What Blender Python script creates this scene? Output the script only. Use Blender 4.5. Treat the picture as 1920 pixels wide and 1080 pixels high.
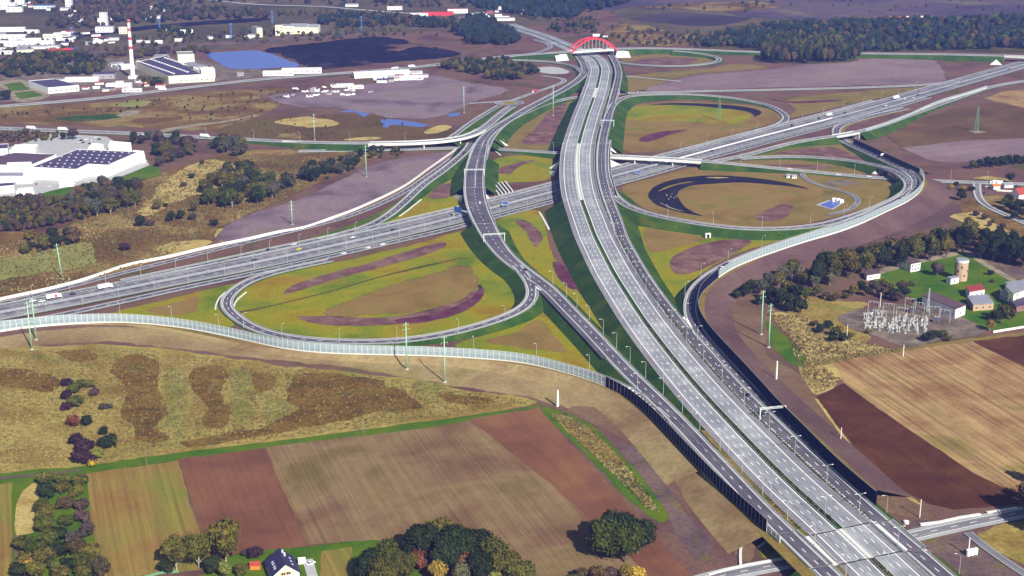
import bpy, bmesh, math, random
import numpy as np
from mathutils import Vector, Matrix

R = math.radians
rnd = random.Random(7)
SC = bpy.context.scene
COL = SC.collection
for _o in list(bpy.data.objects):
    bpy.data.objects.remove(_o)

# ------------------------------------------------------------------ camera
CAM_H, PITCH, FPX = 326.0, R(17.6), 2650.0
cam_d = bpy.data.cameras.new('camera')
cam = bpy.data.objects.new('camera', cam_d)
COL.objects.link(cam)
cam.location = (0, 0, CAM_H)
cam.rotation_euler = (R(90) - PITCH, 0, 0)
cam_d.sensor_width = 36.0
cam_d.lens = FPX / 1920.0 * 36.0
cam_d.clip_start = 1.0
cam_d.clip_end = 60000.0
SC.camera = cam

# ------------------------------------------------------------------ sky and sun
SUN_EL = R(35.0)
SUN_DIR = Vector((0.45, -0.893, 0.0)).normalized()      # horizontal direction towards the sun
world = bpy.data.worlds.new('World')
SC.world = world
world.use_nodes = True
wn = world.node_tree
wn.nodes.clear()
sky = wn.nodes.new('ShaderNodeTexSky')
sky.sky_type = 'NISHITA'
sky.sun_disc = False
sky.sun_elevation = SUN_EL
sky.sun_rotation = math.atan2(SUN_DIR.x, SUN_DIR.y)
sky.altitude = 300
sky.air_density = 1.3
sky.dust_density = 1.5
bgn = wn.nodes.new('ShaderNodeBackground')
bgn.inputs['Strength'].default_value = 0.05
wo = wn.nodes.new('ShaderNodeOutputWorld')
wn.links.new(sky.outputs[0], bgn.inputs['Color'])
wn.links.new(bgn.outputs[0], wo.inputs['Surface'])

sun_d = bpy.data.lights.new('sun', 'SUN')
sun_d.energy = 5.0
sun_d.angle = R(0.53)
sun_d.color = (1.0, 0.945, 0.87)
sun = bpy.data.objects.new('sun', sun_d)
COL.objects.link(sun)
sdir = Vector((SUN_DIR.x * math.cos(SUN_EL), SUN_DIR.y * math.cos(SUN_EL), math.sin(SUN_EL)))
sun.rotation_euler = sdir.to_track_quat('Z', 'Y').to_euler()
sun.location = (200, -200, 900)

SC.view_settings.view_transform = 'Standard'
SC.view_settings.look = 'None'
SC.view_settings.exposure = 0.66
SC.view_settings.gamma = 1.0
SC.view_settings.use_curve_mapping = False
SC.cycles.max_bounces = 6
SC.cycles.volume_bounces = 0
SC.cycles.transparent_max_bounces = 12

# ------------------------------------------------------------------ helpers
_s, _c = math.sin(PITCH), math.cos(PITCH)
def P(px, py, z=0.0):
    """a map point: where the sight line of a survey pixel meets height z"""
    u = (px - 960.0) / FPX
    v = (py - 540.0) / FPX
    t = (CAM_H - z) / (_s + v * _c)
    return Vector((t * u, t * (_c - v * _s), z))

def tag(o, label=None, cat=None, group=None, kind=None):
    if label: o['label'] = label
    if cat: o['category'] = cat
    if group: o['group'] = group
    if kind: o['kind'] = kind
    return o

def link(o, parent=None):
    COL.objects.link(o)
    if parent is not None:
        o.parent = parent
    return o

def empty(name, loc=(0, 0, 0), rz=0.0):
    o = bpy.data.objects.new(name, None)
    o.empty_display_size = 1.0
    COL.objects.link(o)
    o.location = loc
    o.rotation_euler = (0, 0, rz)
    return o

def copy_tree(o, parent=None):
    c = o.copy()
    COL.objects.link(c)
    c.parent = parent
    for ch in o.children:
        copy_tree(ch, c)
    return c

class MB:
    """collects vertices and faces with per-face materials for one mesh"""
    def __init__(self):
        self.v = []; self.f = []; self.m = []; self.uv = None
    def face(self, pts, mi=0):
        n = len(self.v)
        self.v.extend([tuple(p) for p in pts])
        self.f.append(tuple(range(n, n + len(pts))))
        self.m.append(mi)
    def box(self, c, s, rz=0.0, mi=0, top=1.0, topy=None):
        """box centred at c (base z), size s; 'top' scales the upper face"""
        cx, cy, cz = c; sx, sy, sz = s
        ty = top if topy is None else topy
        ca, sa = math.cos(rz), math.sin(rz)
        n = len(self.v)
        for z, kx, ky in ((cz, 1, 1), (cz + sz, top, ty)):
            for x, y in ((-1, -1), (1, -1), (1, 1), (-1, 1)):
                X = x * sx * .5 * kx; Y = y * sy * .5 * ky
                self.v.append((cx + X * ca - Y * sa, cy + X * sa + Y * ca, z))
        for q in ((0, 3, 2, 1), (4, 5, 6, 7), (0, 1, 5, 4), (1, 2, 6, 5), (2, 3, 7, 6), (3, 0, 4, 7)):
            self.f.append(tuple(n + i for i in q)); self.m.append(mi)
    def tube(self, p0, p1, r0, r1, n=8, mi=0, caps=True):
        p0 = Vector(p0); p1 = Vector(p1)
        d = (p1 - p0).normalized()
        a = d.orthogonal().normalized(); b = d.cross(a)
        k = len(self.v)
        for p, r in ((p0, r0), (p1, r1)):
            for i in range(n):
                t = 2 * math.pi * i / n
                self.v.append(tuple(p + a * (math.cos(t) * r) + b * (math.sin(t) * r)))
        for i in range(n):
            j = (i + 1) % n
            self.f.append((k + i, k + j, k + n + j, k + n + i)); self.m.append(mi)
        if caps:
            self.f.append(tuple(k + n + i for i in range(n))); self.m.append(mi)
            self.f.append(tuple(k + n - 1 - i for i in range(n))); self.m.append(mi)
    def mesh(self, name, mats, smooth=False):
        me = bpy.data.meshes.new(name)
        me.from_pydata(self.v, [], self.f)
        if not isinstance(mats, (list, tuple)): mats = [mats]
        for m in mats: me.materials.append(m)
        if len(mats) > 1:
            me.polygons.foreach_set('material_index', self.m)
        if smooth:
            me.polygons.foreach_set('use_smooth', [True] * len(me.polygons))
        me.update()
        return me
    def build(self, name, mats, parent=None, smooth=False, loc=None):
        o = bpy.data.objects.new(name, self.mesh(name, mats, smooth))
        link(o, parent)
        if loc is not None: o.location = loc
        return o

def nth(i):
    w = ['first', 'second', 'third', 'fourth', 'fifth', 'sixth', 'seventh', 'eighth', 'ninth', 'tenth', 'eleventh', 'twelfth']
    if i < 12: return w[i]
    n = i + 1
    suf = 'th' if 10 <= n % 100 <= 20 else {1: 'st', 2: 'nd', 3: 'rd'}.get(n % 10, 'th')
    return '%d%s' % (n, suf)

# ------------------------------------------------------------------ materials
def lin(c):
    """sRGB 0-255 -> linear"""
    r = []
    for x in c:
        x = x / 255.0
        r.append(x / 12.92 if x <= .04045 else ((x + .055) / 1.055) ** 2.4)
    return tuple(r) + (1.0,)

def base_mat(name):
    m = bpy.data.materials.new(name)
    m.use_nodes = True
    nt = m.node_tree
    b = nt.nodes['Principled BSDF']
    b.inputs['Specular IOR Level'].default_value = 0.2
    return m, nt, b

def ramp(nt, cols, lo=.32, hi=.68):
    r = nt.nodes.new('ShaderNodeValToRGB')
    el = r.color_ramp.elements
    n = len(cols)
    while len(el) < n: el.new(.5)
    for i, c in enumerate(cols):
        el[i].position = lo + (hi - lo) * i / max(1, n - 1)
        el[i].color = c
    return r

def noise(nt, vec, scale, detail=5, rough=.55, dist=0.0):
    n = nt.nodes.new('ShaderNodeTexNoise')
    n.inputs['Scale'].default_value = scale
    n.inputs['Detail'].default_value = detail
    n.inputs['Roughness'].default_value = rough
    n.inputs['Distortion'].default_value = dist
    nt.links.new(vec, n.inputs['Vector'])
    return n

def mixc(nt, fac, a, b, mode='MIX'):
    m = nt.nodes.new('ShaderNodeMix')
    m.data_type = 'RGBA'
    m.blend_type = mode
    m.clamp_factor = True
    for s, v in ((m.inputs[0], fac), (m.inputs[6], a), (m.inputs[7], b)):
        if isinstance(v, (int, float)): s.default_value = v
        elif isinstance(v, tuple): s.default_value = v
        else: nt.links.new(v, s)
    return m.outputs[2]

def mapping(nt, rot=0.0, sc=(1, 1, 1), kind='Object', tex=False):
    tc = nt.nodes.new('ShaderNodeTexCoord')
    mp = nt.nodes.new('ShaderNodeMapping')
    nt.links.new(tc.outputs[kind], mp.inputs['Vector'])
    if tex: mp.vector_type = 'TEXTURE'
    mp.inputs['Rotation'].default_value = (0, 0, rot)
    mp.inputs['Scale'].default_value = sc
    return mp.outputs[0]

def tone(c, k=.86, sat=1.22, bl=.72):
    r, g, b = lin(c)[:3]
    y = .3 * r + .59 * g + .11 * b
    return ((y + (r - y) * sat) * k * 1.03, (y + (g - y) * sat) * k, max(.004, (y + (b - y) * sat) * k * bl), 1.0)

def ground_mat(name, cols, scale, fine=.6, famt=.25, rows=None, rowamt=.0, second=None, bump=.4, detail=6, lo=.34, hi=.66, dist=.4, sat=1.0, k=.92, bl=.72):
    """mottled soil / grass: colour ramp over noise, fine grain, optional drill rows along a direction"""
    m, nt, b = base_mat(name)
    v = mapping(nt)
    n1 = noise(nt, v, scale, detail, .6, dist)
    r = ramp(nt, [tone(c, k, sat, bl) for c in cols], lo, hi)
    nt.links.new(n1.outputs['Fac'], r.inputs['Fac'])
    col = r.outputs['Color']
    if second:                                   # (colour, scale, lo, hi): patches of another colour
        c2, s2, l2, h2 = second
        v2 = mapping(nt, .7, (1, 1, 1))
        n2 = noise(nt, v2, s2, 5, .6, .6)
        r2 = ramp(nt, [(0, 0, 0, 1), (1, 1, 1, 1)], l2, h2)
        nt.links.new(n2.outputs['Fac'], r2.inputs['Fac'])
        col = mixc(nt, r2.outputs['Color'], col, tone(c2, k, sat, bl))
    n3 = noise(nt, v, fine, 4, .65)
    r3 = ramp(nt, [(1 - famt,) * 3 + (1,), (1 + famt,) * 3 + (1,)], .3, .7)
    nt.links.new(n3.outputs['Fac'], r3.inputs['Fac'])
    col = mixc(nt, 1.0, col, r3.outputs['Color'], 'MULTIPLY')
    if rows is not None:
        rot, width = rows
        v4 = mapping(nt, rot, (width, 140.0, 1), 'Object', True)
        n4 = noise(nt, v4, 1.0, 4, .7)
        r4 = ramp(nt, [(1 - rowamt,) * 3 + (1,), (1 + rowamt,) * 3 + (1,)], .35, .65)
        nt.links.new(n4.outputs['Fac'], r4.inputs['Fac'])
        col = mixc(nt, 1.0, col, r4.outputs['Color'], 'MULTIPLY')
    nt.links.new(col, b.inputs['Base Color'])
    b.inputs['Roughness'].default_value = .95
    b.inputs['Specular IOR Level'].default_value = .05
    if bump:
        bp = nt.nodes.new('ShaderNodeBump')
        bp.inputs['Strength'].default_value = bump
        bp.inputs['Distance'].default_value = .6
        nt.links.new(n3.outputs['Fac'], bp.inputs['Height'])
        nt.links.new(bp.outputs['Normal'], b.inputs['Normal'])
    return m

def flat_mat(name, col, rough=.6, spec=.3, metal=0.0, vary=.08, scale=.4):
    m, nt, b = base_mat(name)
    v = mapping(nt)
    n = noise(nt, v, scale, 4, .6)
    r = ramp(nt, [(1 - vary,) * 3 + (1,), (1 + vary,) * 3 + (1,)], .3, .7)
    nt.links.new(n.outputs['Fac'], r.inputs['Fac'])
    nt.links.new(mixc(nt, 1.0, lin(col), r.outputs['Color'], 'MULTIPLY'), b.inputs['Base Color'])
    b.inputs['Roughness'].default_value = rough
    b.inputs['Specular IOR Level'].default_value = spec
    b.inputs['Metallic'].default_value = metal
    return m

def road_mat(name, c0, c1, c2, streak=.16):
    """paving: worn blotches plus wheel-track streaks that run along the road (UV = offset, distance)"""
    m, nt, b = base_mat(name)
    v = mapping(nt)
    n1 = noise(nt, v, .03, 5, .65, .5)
    r = ramp(nt, [lin(c0), lin(c1), lin(c2)], .34, .68)
    nt.links.new(n1.outputs['Fac'], r.inputs['Fac'])
    v2 = mapping(nt, 0, (.55, .004, 1), 'UV')
    n2 = noise(nt, v2, 1.0, 3, .6)
    r2 = ramp(nt, [(1 - streak,) * 3 + (1,), (1 + streak,) * 3 + (1,)], .35, .65)
    nt.links.new(n2.outputs['Fac'], r2.inputs['Fac'])
    col = mixc(nt, 1.0, r.outputs['Color'], r2.outputs['Color'], 'MULTIPLY')
    n3 = noise(nt, v, .9, 4, .7)
    r3 = ramp(nt, [(.9, .9, .9, 1), (1.1, 1.1, 1.1, 1)], .3, .7)
    nt.links.new(n3.outputs['Fac'], r3.inputs['Fac'])
    col = mixc(nt, 1.0, col, r3.outputs['Color'], 'MULTIPLY')
    nt.links.new(col, b.inputs['Base Color'])
    b.inputs['Roughness'].default_value = .85
    b.inputs['Specular IOR Level'].default_value = .15
    return m

M = {}
# ground covers
M['dirt'] = ground_mat('bare_soil', [(98, 76, 72), (116, 92, 86), (128, 104, 92), (110, 96, 76)], .012, .35, .2, second=((96, 92, 54), .02, .56, .68), detail=9, k=.66, sat=1.25, bl=.98)
M['dirt_pale'] = ground_mat('pale_graded_soil', [(112, 90, 80), (128, 106, 92), (140, 120, 102)], .02, .3, .18, second=((100, 94, 54), .03, .58, .72), detail=9, k=.68, sat=1.15, bl=.86)
M['dirt_dark'] = ground_mat('damp_dark_soil', [(84, 70, 76), (102, 84, 86), (118, 98, 90)], .03, .4, .25, bl=.9, second=((106, 98, 50), .035, .56, .66))
M['soil_mauve'] = ground_mat('mauve_rubble_soil', [(112, 94, 94), (134, 114, 116), (148, 130, 128), (138, 124, 108)], .014, .3, .2, detail=9, bl=1.12, k=.70)
M['graded_tan'] = ground_mat('tan_graded_soil', [(122, 98, 76), (140, 120, 92), (152, 136, 104), (130, 118, 76)], .016, .3, .2, detail=9, k=.92, bl=.8)
M['soil_purple'] = ground_mat('purple_brown_soil', [(94, 72, 80), (110, 86, 96), (124, 100, 104)], .014, .3, .2, detail=9, k=.68, bl=.76)
M['mauve'] = ground_mat('mauve_mulch', [(92, 62, 70), (114, 84, 86), (134, 108, 104)], .06, .6, .2, k=.88, bl=.85)
M['purple'] = ground_mat('purple_heather', [(78, 40, 62), (98, 54, 76), (110, 70, 84)], .08, .8, .25, k=.85, bl=.9)
M['mulch_black'] = ground_mat('black_mulch', [(30, 27, 48), (36, 32, 54), (46, 42, 62)], .06, .6, .2)
M['grass_y'] = ground_mat('yellow_green_turf', [(84, 98, 26), (108, 114, 30), (124, 118, 44), (116, 100, 52)], .016, .5, .22, second=((124, 102, 66), .02, .56, .74), detail=9, rows=(R(-52), 2.6), rowamt=.07, sat=1.3, k=1.1, bl=.62)
M['grass_g'] = ground_mat('green_turf', [(62, 96, 32), (84, 108, 36), (102, 116, 44)], .03, .8, .2, sat=1.2, k=.8)
M['grass_d'] = ground_mat('dark_bank_grass', [(46, 74, 38), (60, 88, 40), (80, 100, 48)], .035, .5, .3, second=((98, 100, 44), .03, .6, .72), sat=1.1, k=.70, bl=.55)
M['olive'] = ground_mat('olive_tan_turf', [(98, 94, 42), (118, 104, 58), (130, 110, 70), (102, 102, 38)], .02, .5, .2, detail=9, rows=(R(-52), 2.6), rowamt=.06)
M['tan_turf'] = ground_mat('dry_tan_turf', [(112, 96, 56), (130, 106, 70), (138, 114, 80), (120, 112, 52)], .016, .5, .18, detail=9, rows=(R(-52), 2.6), rowamt=.07, second=((112, 110, 46), .022, .60, .70), k=.86, bl=.62)
M['meadow'] = ground_mat('rough_meadow', [(122, 100, 56), (144, 124, 76), (164, 148, 100), (134, 132, 78)], .03, .30, .35, second=((128, 128, 72), .018, .55, .68), bump=.9, lo=.28, hi=.72, detail=8, k=.78, bl=.62)
M['meadow_olive'] = ground_mat('olive_meadow', [(104, 106, 52), (128, 126, 70), (142, 136, 84), (116, 98, 54)], .03, .3, .35, bump=.8, detail=8, k=.8, bl=.68)
M['meadow_brown'] = ground_mat('rust_meadow', [(84, 66, 32), (104, 78, 38), (122, 96, 50), (96, 88, 42)], .04, .3, .4, second=((140, 122, 72), .03, .62, .7), bump=.9, detail=8, k=.85, bl=.6)
M['scrub'] = ground_mat('rust_scrub_ground', [(78, 70, 38), (98, 76, 44), (112, 86, 54), (140, 122, 82), (92, 90, 48)], .016, .25, .4, second=((150, 134, 92), .02, .62, .7), bump=.8, lo=.3, hi=.7, detail=9)
M['far_scrub'] = ground_mat('far_dull_ground', [(70, 64, 58), (86, 78, 66), (100, 88, 78), (84, 84, 58)], .005, .06, .25, second=((120, 112, 84), .008, .62, .7), bump=0, detail=9)
M['rust'] = ground_mat('rust_marsh', [(80, 66, 42), (98, 76, 50), (96, 86, 50)], .012, .2, .28, second=((148, 132, 94), .013, .63, .7), detail=9)
M['tan'] = ground_mat('dry_straw_ground', [(146, 126, 84), (170, 152, 106), (180, 164, 120)], .04, .5, .3)
M['plough_l'] = ground_mat('harrowed_field_soil', [(112, 86, 74), (126, 100, 84), (140, 118, 96), (116, 100, 68)], .014, .9, .12, rows=(R(20), 1.5), rowamt=.20, bump=.3, k=.76)
M['plough_m'] = ground_mat('mauve_ploughed_soil', [(98, 68, 62), (110, 78, 70), (120, 90, 74)], .02, .9, .12, rows=(R(20), 1.6), rowamt=.10, bump=.3, k=.98, sat=1.15)
M['plough_d'] = ground_mat('dark_ploughed_soil', [(70, 46, 40), (80, 54, 46), (94, 66, 54)], .03, .9, .22, rows=(R(17), 1.4), rowamt=.14, bump=.5, k=.85, sat=1.3)
M['plough_x'] = ground_mat('brown_ploughed_soil', [(86, 66, 54), (98, 76, 60), (112, 90, 72)], .01, .3, .12, rows=(R(-50), 5.0), rowamt=.10, bump=.2)
M['stubble'] = ground_mat('stubble_field_soil', [(126, 94, 66), (148, 118, 84), (164, 138, 100), (134, 118, 72)], .02, .8, .2, rows=(R(17), 3.4), rowamt=.34, bump=.5, bl=.92, sat=1.05, k=.86)
M['fallow'] = ground_mat('fallow_tan_field', [(138, 106, 70), (142, 122, 78), (126, 126, 66)], .02, .7, .14, rows=(R(20), 2.4), rowamt=.22, bump=.3, k=.78, bl=.62)
M['pasture'] = ground_mat('pale_pasture', [(118, 122, 72), (132, 134, 84), (142, 136, 94)], .02, .5, .1)
M['lavender'] = ground_mat('mauve_far_field', [(116, 96, 96), (130, 108, 106), (140, 120, 112)], .006, .1, .12, rows=(R(-60), 9.0), rowamt=.10, bump=0, bl=1.08, k=.86, sat=.9)
M['slag'] = ground_mat('slag_tip_soil', [(64, 58, 70), (82, 72, 82), (104, 88, 90), (92, 90, 68)], .003, .03, .2, second=((116, 108, 78), .005, .58, .68), bump=.2, detail=9, bl=1.1, k=.8)
M['slag_dark'] = ground_mat('dark_slag_soil', [(52, 46, 62), (66, 58, 74), (88, 76, 86)], .004, .05, .2, second=((110, 96, 92), .006, .6, .7), bump=.2, detail=9)
M['coal'] = ground_mat('coal_stockyard', [(20, 19, 32), (27, 25, 40), (42, 36, 54)], .008, .1, .3, second=((86, 74, 78), .012, .57, .68), bump=.2, bl=1.1, k=.8)
M['gravel'] = ground_mat('pale_gravel', [(120, 108, 108), (140, 130, 126), (156, 148, 142)], .08, .9, .2)
M['yard'] = ground_mat('grey_gravel_yard', [(92, 80, 86), (112, 100, 104), (134, 124, 124)], .08, .8, .25)
M['paving'] = flat_mat('pale_concrete_paving', (168, 168, 166), .8, .2, vary=.12, scale=.2)
M['woodfloor'] = ground_mat('woodland_floor', [(60, 58, 36), (80, 74, 42), (96, 82, 50)], .02, .4, .3)
# paving
M['asphalt'] = road_mat('dark_asphalt', (78, 75, 86), (91, 87, 97), (108, 104, 112), .2)
M['asphalt_old'] = road_mat('grey_asphalt', (104, 102, 108), (118, 116, 121), (136, 134, 136), .2)
M['concrete_road'] = road_mat('concrete_carriageway', (124, 126, 132), (138, 140, 145), (164, 166, 169), .2)
M['shoulder'] = road_mat('pale_shoulder', (146, 148, 148), (160, 162, 160), (174, 174, 170), .1)
M['shoulder_d'] = road_mat('hard_shoulder_paving', (116, 112, 120), (128, 124, 130), (140, 138, 140), .15)
M['paint'] = flat_mat('white_road_paint', (240, 240, 236), .7, .2, vary=.1, scale=2)
M['concrete'] = flat_mat('bridge_concrete', (176, 174, 168), .85, .15, vary=.12, scale=.25)
M['concrete_w'] = flat_mat('white_slope_concrete', (212, 210, 204), .85, .15, vary=.07, scale=.4)
M['joint'] = flat_mat('dark_expansion_joint', (58, 52, 66), .8, .2)
M['steel'] = flat_mat('galvanised_steel', (176, 182, 182), .5, .4, .2)
M['steel_w'] = flat_mat('pale_painted_steel', (206, 214, 208), .5, .3)
M['mint'] = flat_mat('mint_green_paint', (150, 190, 160), .5, .3)
M['green_lat'] = flat_mat('green_lattice_paint', (96, 140, 100), .6, .3)
M['blue_lat'] = flat_mat('blue_headframe_paint', (70, 130, 200), .6, .3)
M['red_arch'] = flat_mat('red_arch_paint', (196, 58, 62), .45, .4, vary=.06)
M['white'] = flat_mat('white_wall_render', (226, 226, 224), .7, .2, vary=.05, scale=.15)
M['cream'] = flat_mat('cream_wall_render', (226, 222, 190), .75, .2, vary=.06, scale=.15)
M['lime'] = flat_mat('pale_lime_render', (218, 226, 186), .75, .2, vary=.05, scale=.3)
M['grey_wall'] = flat_mat('grey_wall_render', (150, 148, 150), .8, .2, vary=.1, scale=.2)
M['beige'] = flat_mat('beige_brick_wall', (176, 150, 122), .85, .15, vary=.15, scale=.5)
M['brick'] = flat_mat('brown_brick_wall', (132, 98, 86), .85, .15, vary=.2, scale=.5)
M['roof_dark'] = flat_mat('dark_bitumen_roof', (74, 66, 92), .8, .2, vary=.15, scale=.1)
M['roof_brown'] = flat_mat('brown_bitumen_roof', (92, 72, 78), .8, .2, vary=.15, scale=.3)
M['roof_grey'] = flat_mat('grey_sheet_roof', (138, 140, 148), .6, .3, vary=.12, scale=.15)
M['roof_navy'] = flat_mat('navy_tile_roof', (52, 46, 84), .6, .3, vary=.12, scale=1.5)
M['roof_red'] = flat_mat('red_tile_roof', (150, 62, 54), .7, .2, vary=.15, scale=.8)
M['orange'] = flat_mat('orange_paint', (222, 120, 50), .6, .3)
M['dark_glass'] = flat_mat('dark_window_glass', (34, 38, 48), .15, .5)
M['skylight_dull'] = flat_mat('dull_skylight', (168, 168, 186), .4, .4)
M['skylight'] = flat_mat('pale_skylight', (206, 208, 216), .3, .5)
M['wood'] = flat_mat('weathered_wood', (128, 112, 92), .85, .1, vary=.2, scale=2)
M['shaded_panel'] = flat_mat('shaded_navy_panel', (22, 24, 52), .9, .1, vary=.15, scale=.3)  # dark absorbing panel; the navy also holds shade of its sunless side
M['teal_panel'] = flat_mat('dark_teal_panel', (20, 70, 88), .5, .3)
M['sign_blue'] = flat_mat('sign_blue', (48, 84, 150), .4, .4)
M['black'] = flat_mat('black_rubber', (22, 22, 24), .8, .2)
M['bark'] = flat_mat('tree_bark', (96, 84, 72), .9, .1, vary=.25, scale=3)
M['bark_w'] = flat_mat('pale_bark', (170, 160, 144), .9, .1, vary=.25, scale=2)

def glass_mat(name, col, alpha):
    m, nt, b = base_mat(name)
    b.inputs['Base Color'].default_value = lin(col)
    b.inputs['Roughness'].default_value = .25
    b.inputs['Alpha'].default_value = alpha
    return m
M['clear_panel'] = glass_mat('tinted_clear_panel', (170, 190, 194), .42)

def water_mat():
    m, nt, b = base_mat('still_pond_water')
    b.inputs['Base Color'].default_value = (.085, .125, .40, 1)
    b.inputs['Roughness'].default_value = .3
    b.inputs['Specular IOR Level'].default_value = .25
    v = mapping(nt)
    n = noise(nt, v, .25, 3)
    bp = nt.nodes.new('ShaderNodeBump'); bp.inputs['Strength'].default_value = .15
    nt.links.new(n.outputs['Fac'], bp.inputs['Height'])
    nt.links.new(bp.outputs['Normal'], b.inputs['Normal'])
    return m
M['water'] = water_mat()

def leaf_mat(name, use_attr=False):
    """foliage: base tint from the object colour (or the per-tree attribute), with sun and shade painted in by noise"""
    m, nt, b = base_mat(name)
    if use_attr:
        a = nt.nodes.new('ShaderNodeAttribute'); a.attribute_name = 'tint'
        base = a.outputs['Color']
    else:
        a = nt.nodes.new('ShaderNodeObjectInfo')
        base = a.outputs['Color']
    v = mapping(nt)
    n = noise(nt, v, .55, 4, .7)
    r = ramp(nt, [(.38, .4, .45, 1), (.95, .95, .95, 1), (1.75, 1.65, 1.2, 1)], .3, .7)  # low end paints cool shade, high end warm sunlit leaves
    nt.links.new(n.outputs['Fac'], r.inputs['Fac'])
    nt.links.new(mixc(nt, 1.0, base, r.outputs['Color'], 'MULTIPLY'), b.inputs['Base Color'])
    b.inputs['Roughness'].default_value = .75
    b.inputs['Specular IOR Level'].default_value = .12
    return m
M['leaf'] = leaf_mat('tree_leaves')
M['leaf_attr'] = leaf_mat('wood_leaves', True)
def paint_mat(name):
    m, nt, b = base_mat(name)
    a = nt.nodes.new('ShaderNodeObjectInfo')
    nt.links.new(a.outputs['Color'], b.inputs['Base Color'])
    b.inputs['Roughness'].default_value = .3
    b.inputs['Specular IOR Level'].default_value = .5
    return m
M['paint_obj'] = paint_mat('vehicle_paint')

SOFT = {}
def soft_mat(key):
    """the same ground cover with a frayed border: the 'edge' attribute runs 0..1 from the rim inwards"""
    if key in SOFT: return SOFT[key]
    m = M[key].copy(); m.name = M[key].name + '_frayed'
    nt = m.node_tree
    b = next(n for n in nt.nodes if n.type == 'BSDF_PRINCIPLED')
    a = nt.nodes.new('ShaderNodeAttribute'); a.attribute_name = 'edge'
    n = noise(nt, mapping(nt), .09, 10, .78)
    ad = nt.nodes.new('ShaderNodeMath'); ad.operation = 'ADD'
    nt.links.new(a.outputs['Fac'], ad.inputs[0]); nt.links.new(n.outputs['Fac'], ad.inputs[1])
    r = ramp(nt, [(0, 0, 0, 1), (1, 1, 1, 1)], .80, .94)
    sb = nt.nodes.new('ShaderNodeMath'); sb.operation = 'MULTIPLY'; sb.inputs[1].default_value = 1.0
    nt.links.new(ad.outputs[0], sb.inputs[0]); nt.links.new(sb.outputs[0], r.inputs['Fac'])
    nt.links.new(r.outputs['Color'], b.inputs['Alpha'])
    SOFT[key] = m
    return m
# ------------------------------------------------------------------ the ground and its covers
def ground_sheet():
    mb = MB()
    xs = [-30000, -6000, -2500, -1200, -600, 0, 600, 1200, 2500, 6000, 30000]
    ys = [-8000, 0, 400, 800, 1200, 1800, 2600, 3600, 6000, 12000, 45000]
    for i in range(len(xs) - 1):
        for j in range(len(ys) - 1):
            mb.face([(xs[i], ys[j], 0), (xs[i + 1], ys[j], 0), (xs[i + 1], ys[j + 1], 0), (xs[i], ys[j + 1], 0)])
    o = mb.build('ground', M['dirt'])
    tag(o, 'bare mauve-brown soil between the fields and roads', None, None, 'structure')
ground_sheet()

def smooth_loop(pts, closed=True, seg=6.0):
    """Catmull-Rom through 2-D points"""
    out = []
    n = len(pts)
    rng = range(n) if closed else range(n - 1)
    for i in rng:
        if closed:
            p0, p1, p2, p3 = pts[i - 1], pts[i], pts[(i + 1) % n], pts[(i + 2) % n]
        else:
            p0 = pts[max(i - 1, 0)]; p1 = pts[i]; p2 = pts[i + 1]; p3 = pts[min(i + 2, n - 1)]
        L = (Vector(p2) - Vector(p1)).length
        k = max(1, min(40, int(L / seg)))
        for a in range(k):
            t = a / k
            out.append(tuple(.5 * ((2 * p1[c]) + (-p0[c] + p2[c]) * t + (2 * p0[c] - 5 * p1[c] + 4 * p2[c] - p3[c]) * t * t
                             + (-p0[c] + 3 * p1[c] - 3 * p2[c] + p3[c]) * t ** 3) for c in range(len(p1))))
    if not closed: out.append(tuple(pts[-1]))
    return out

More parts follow.
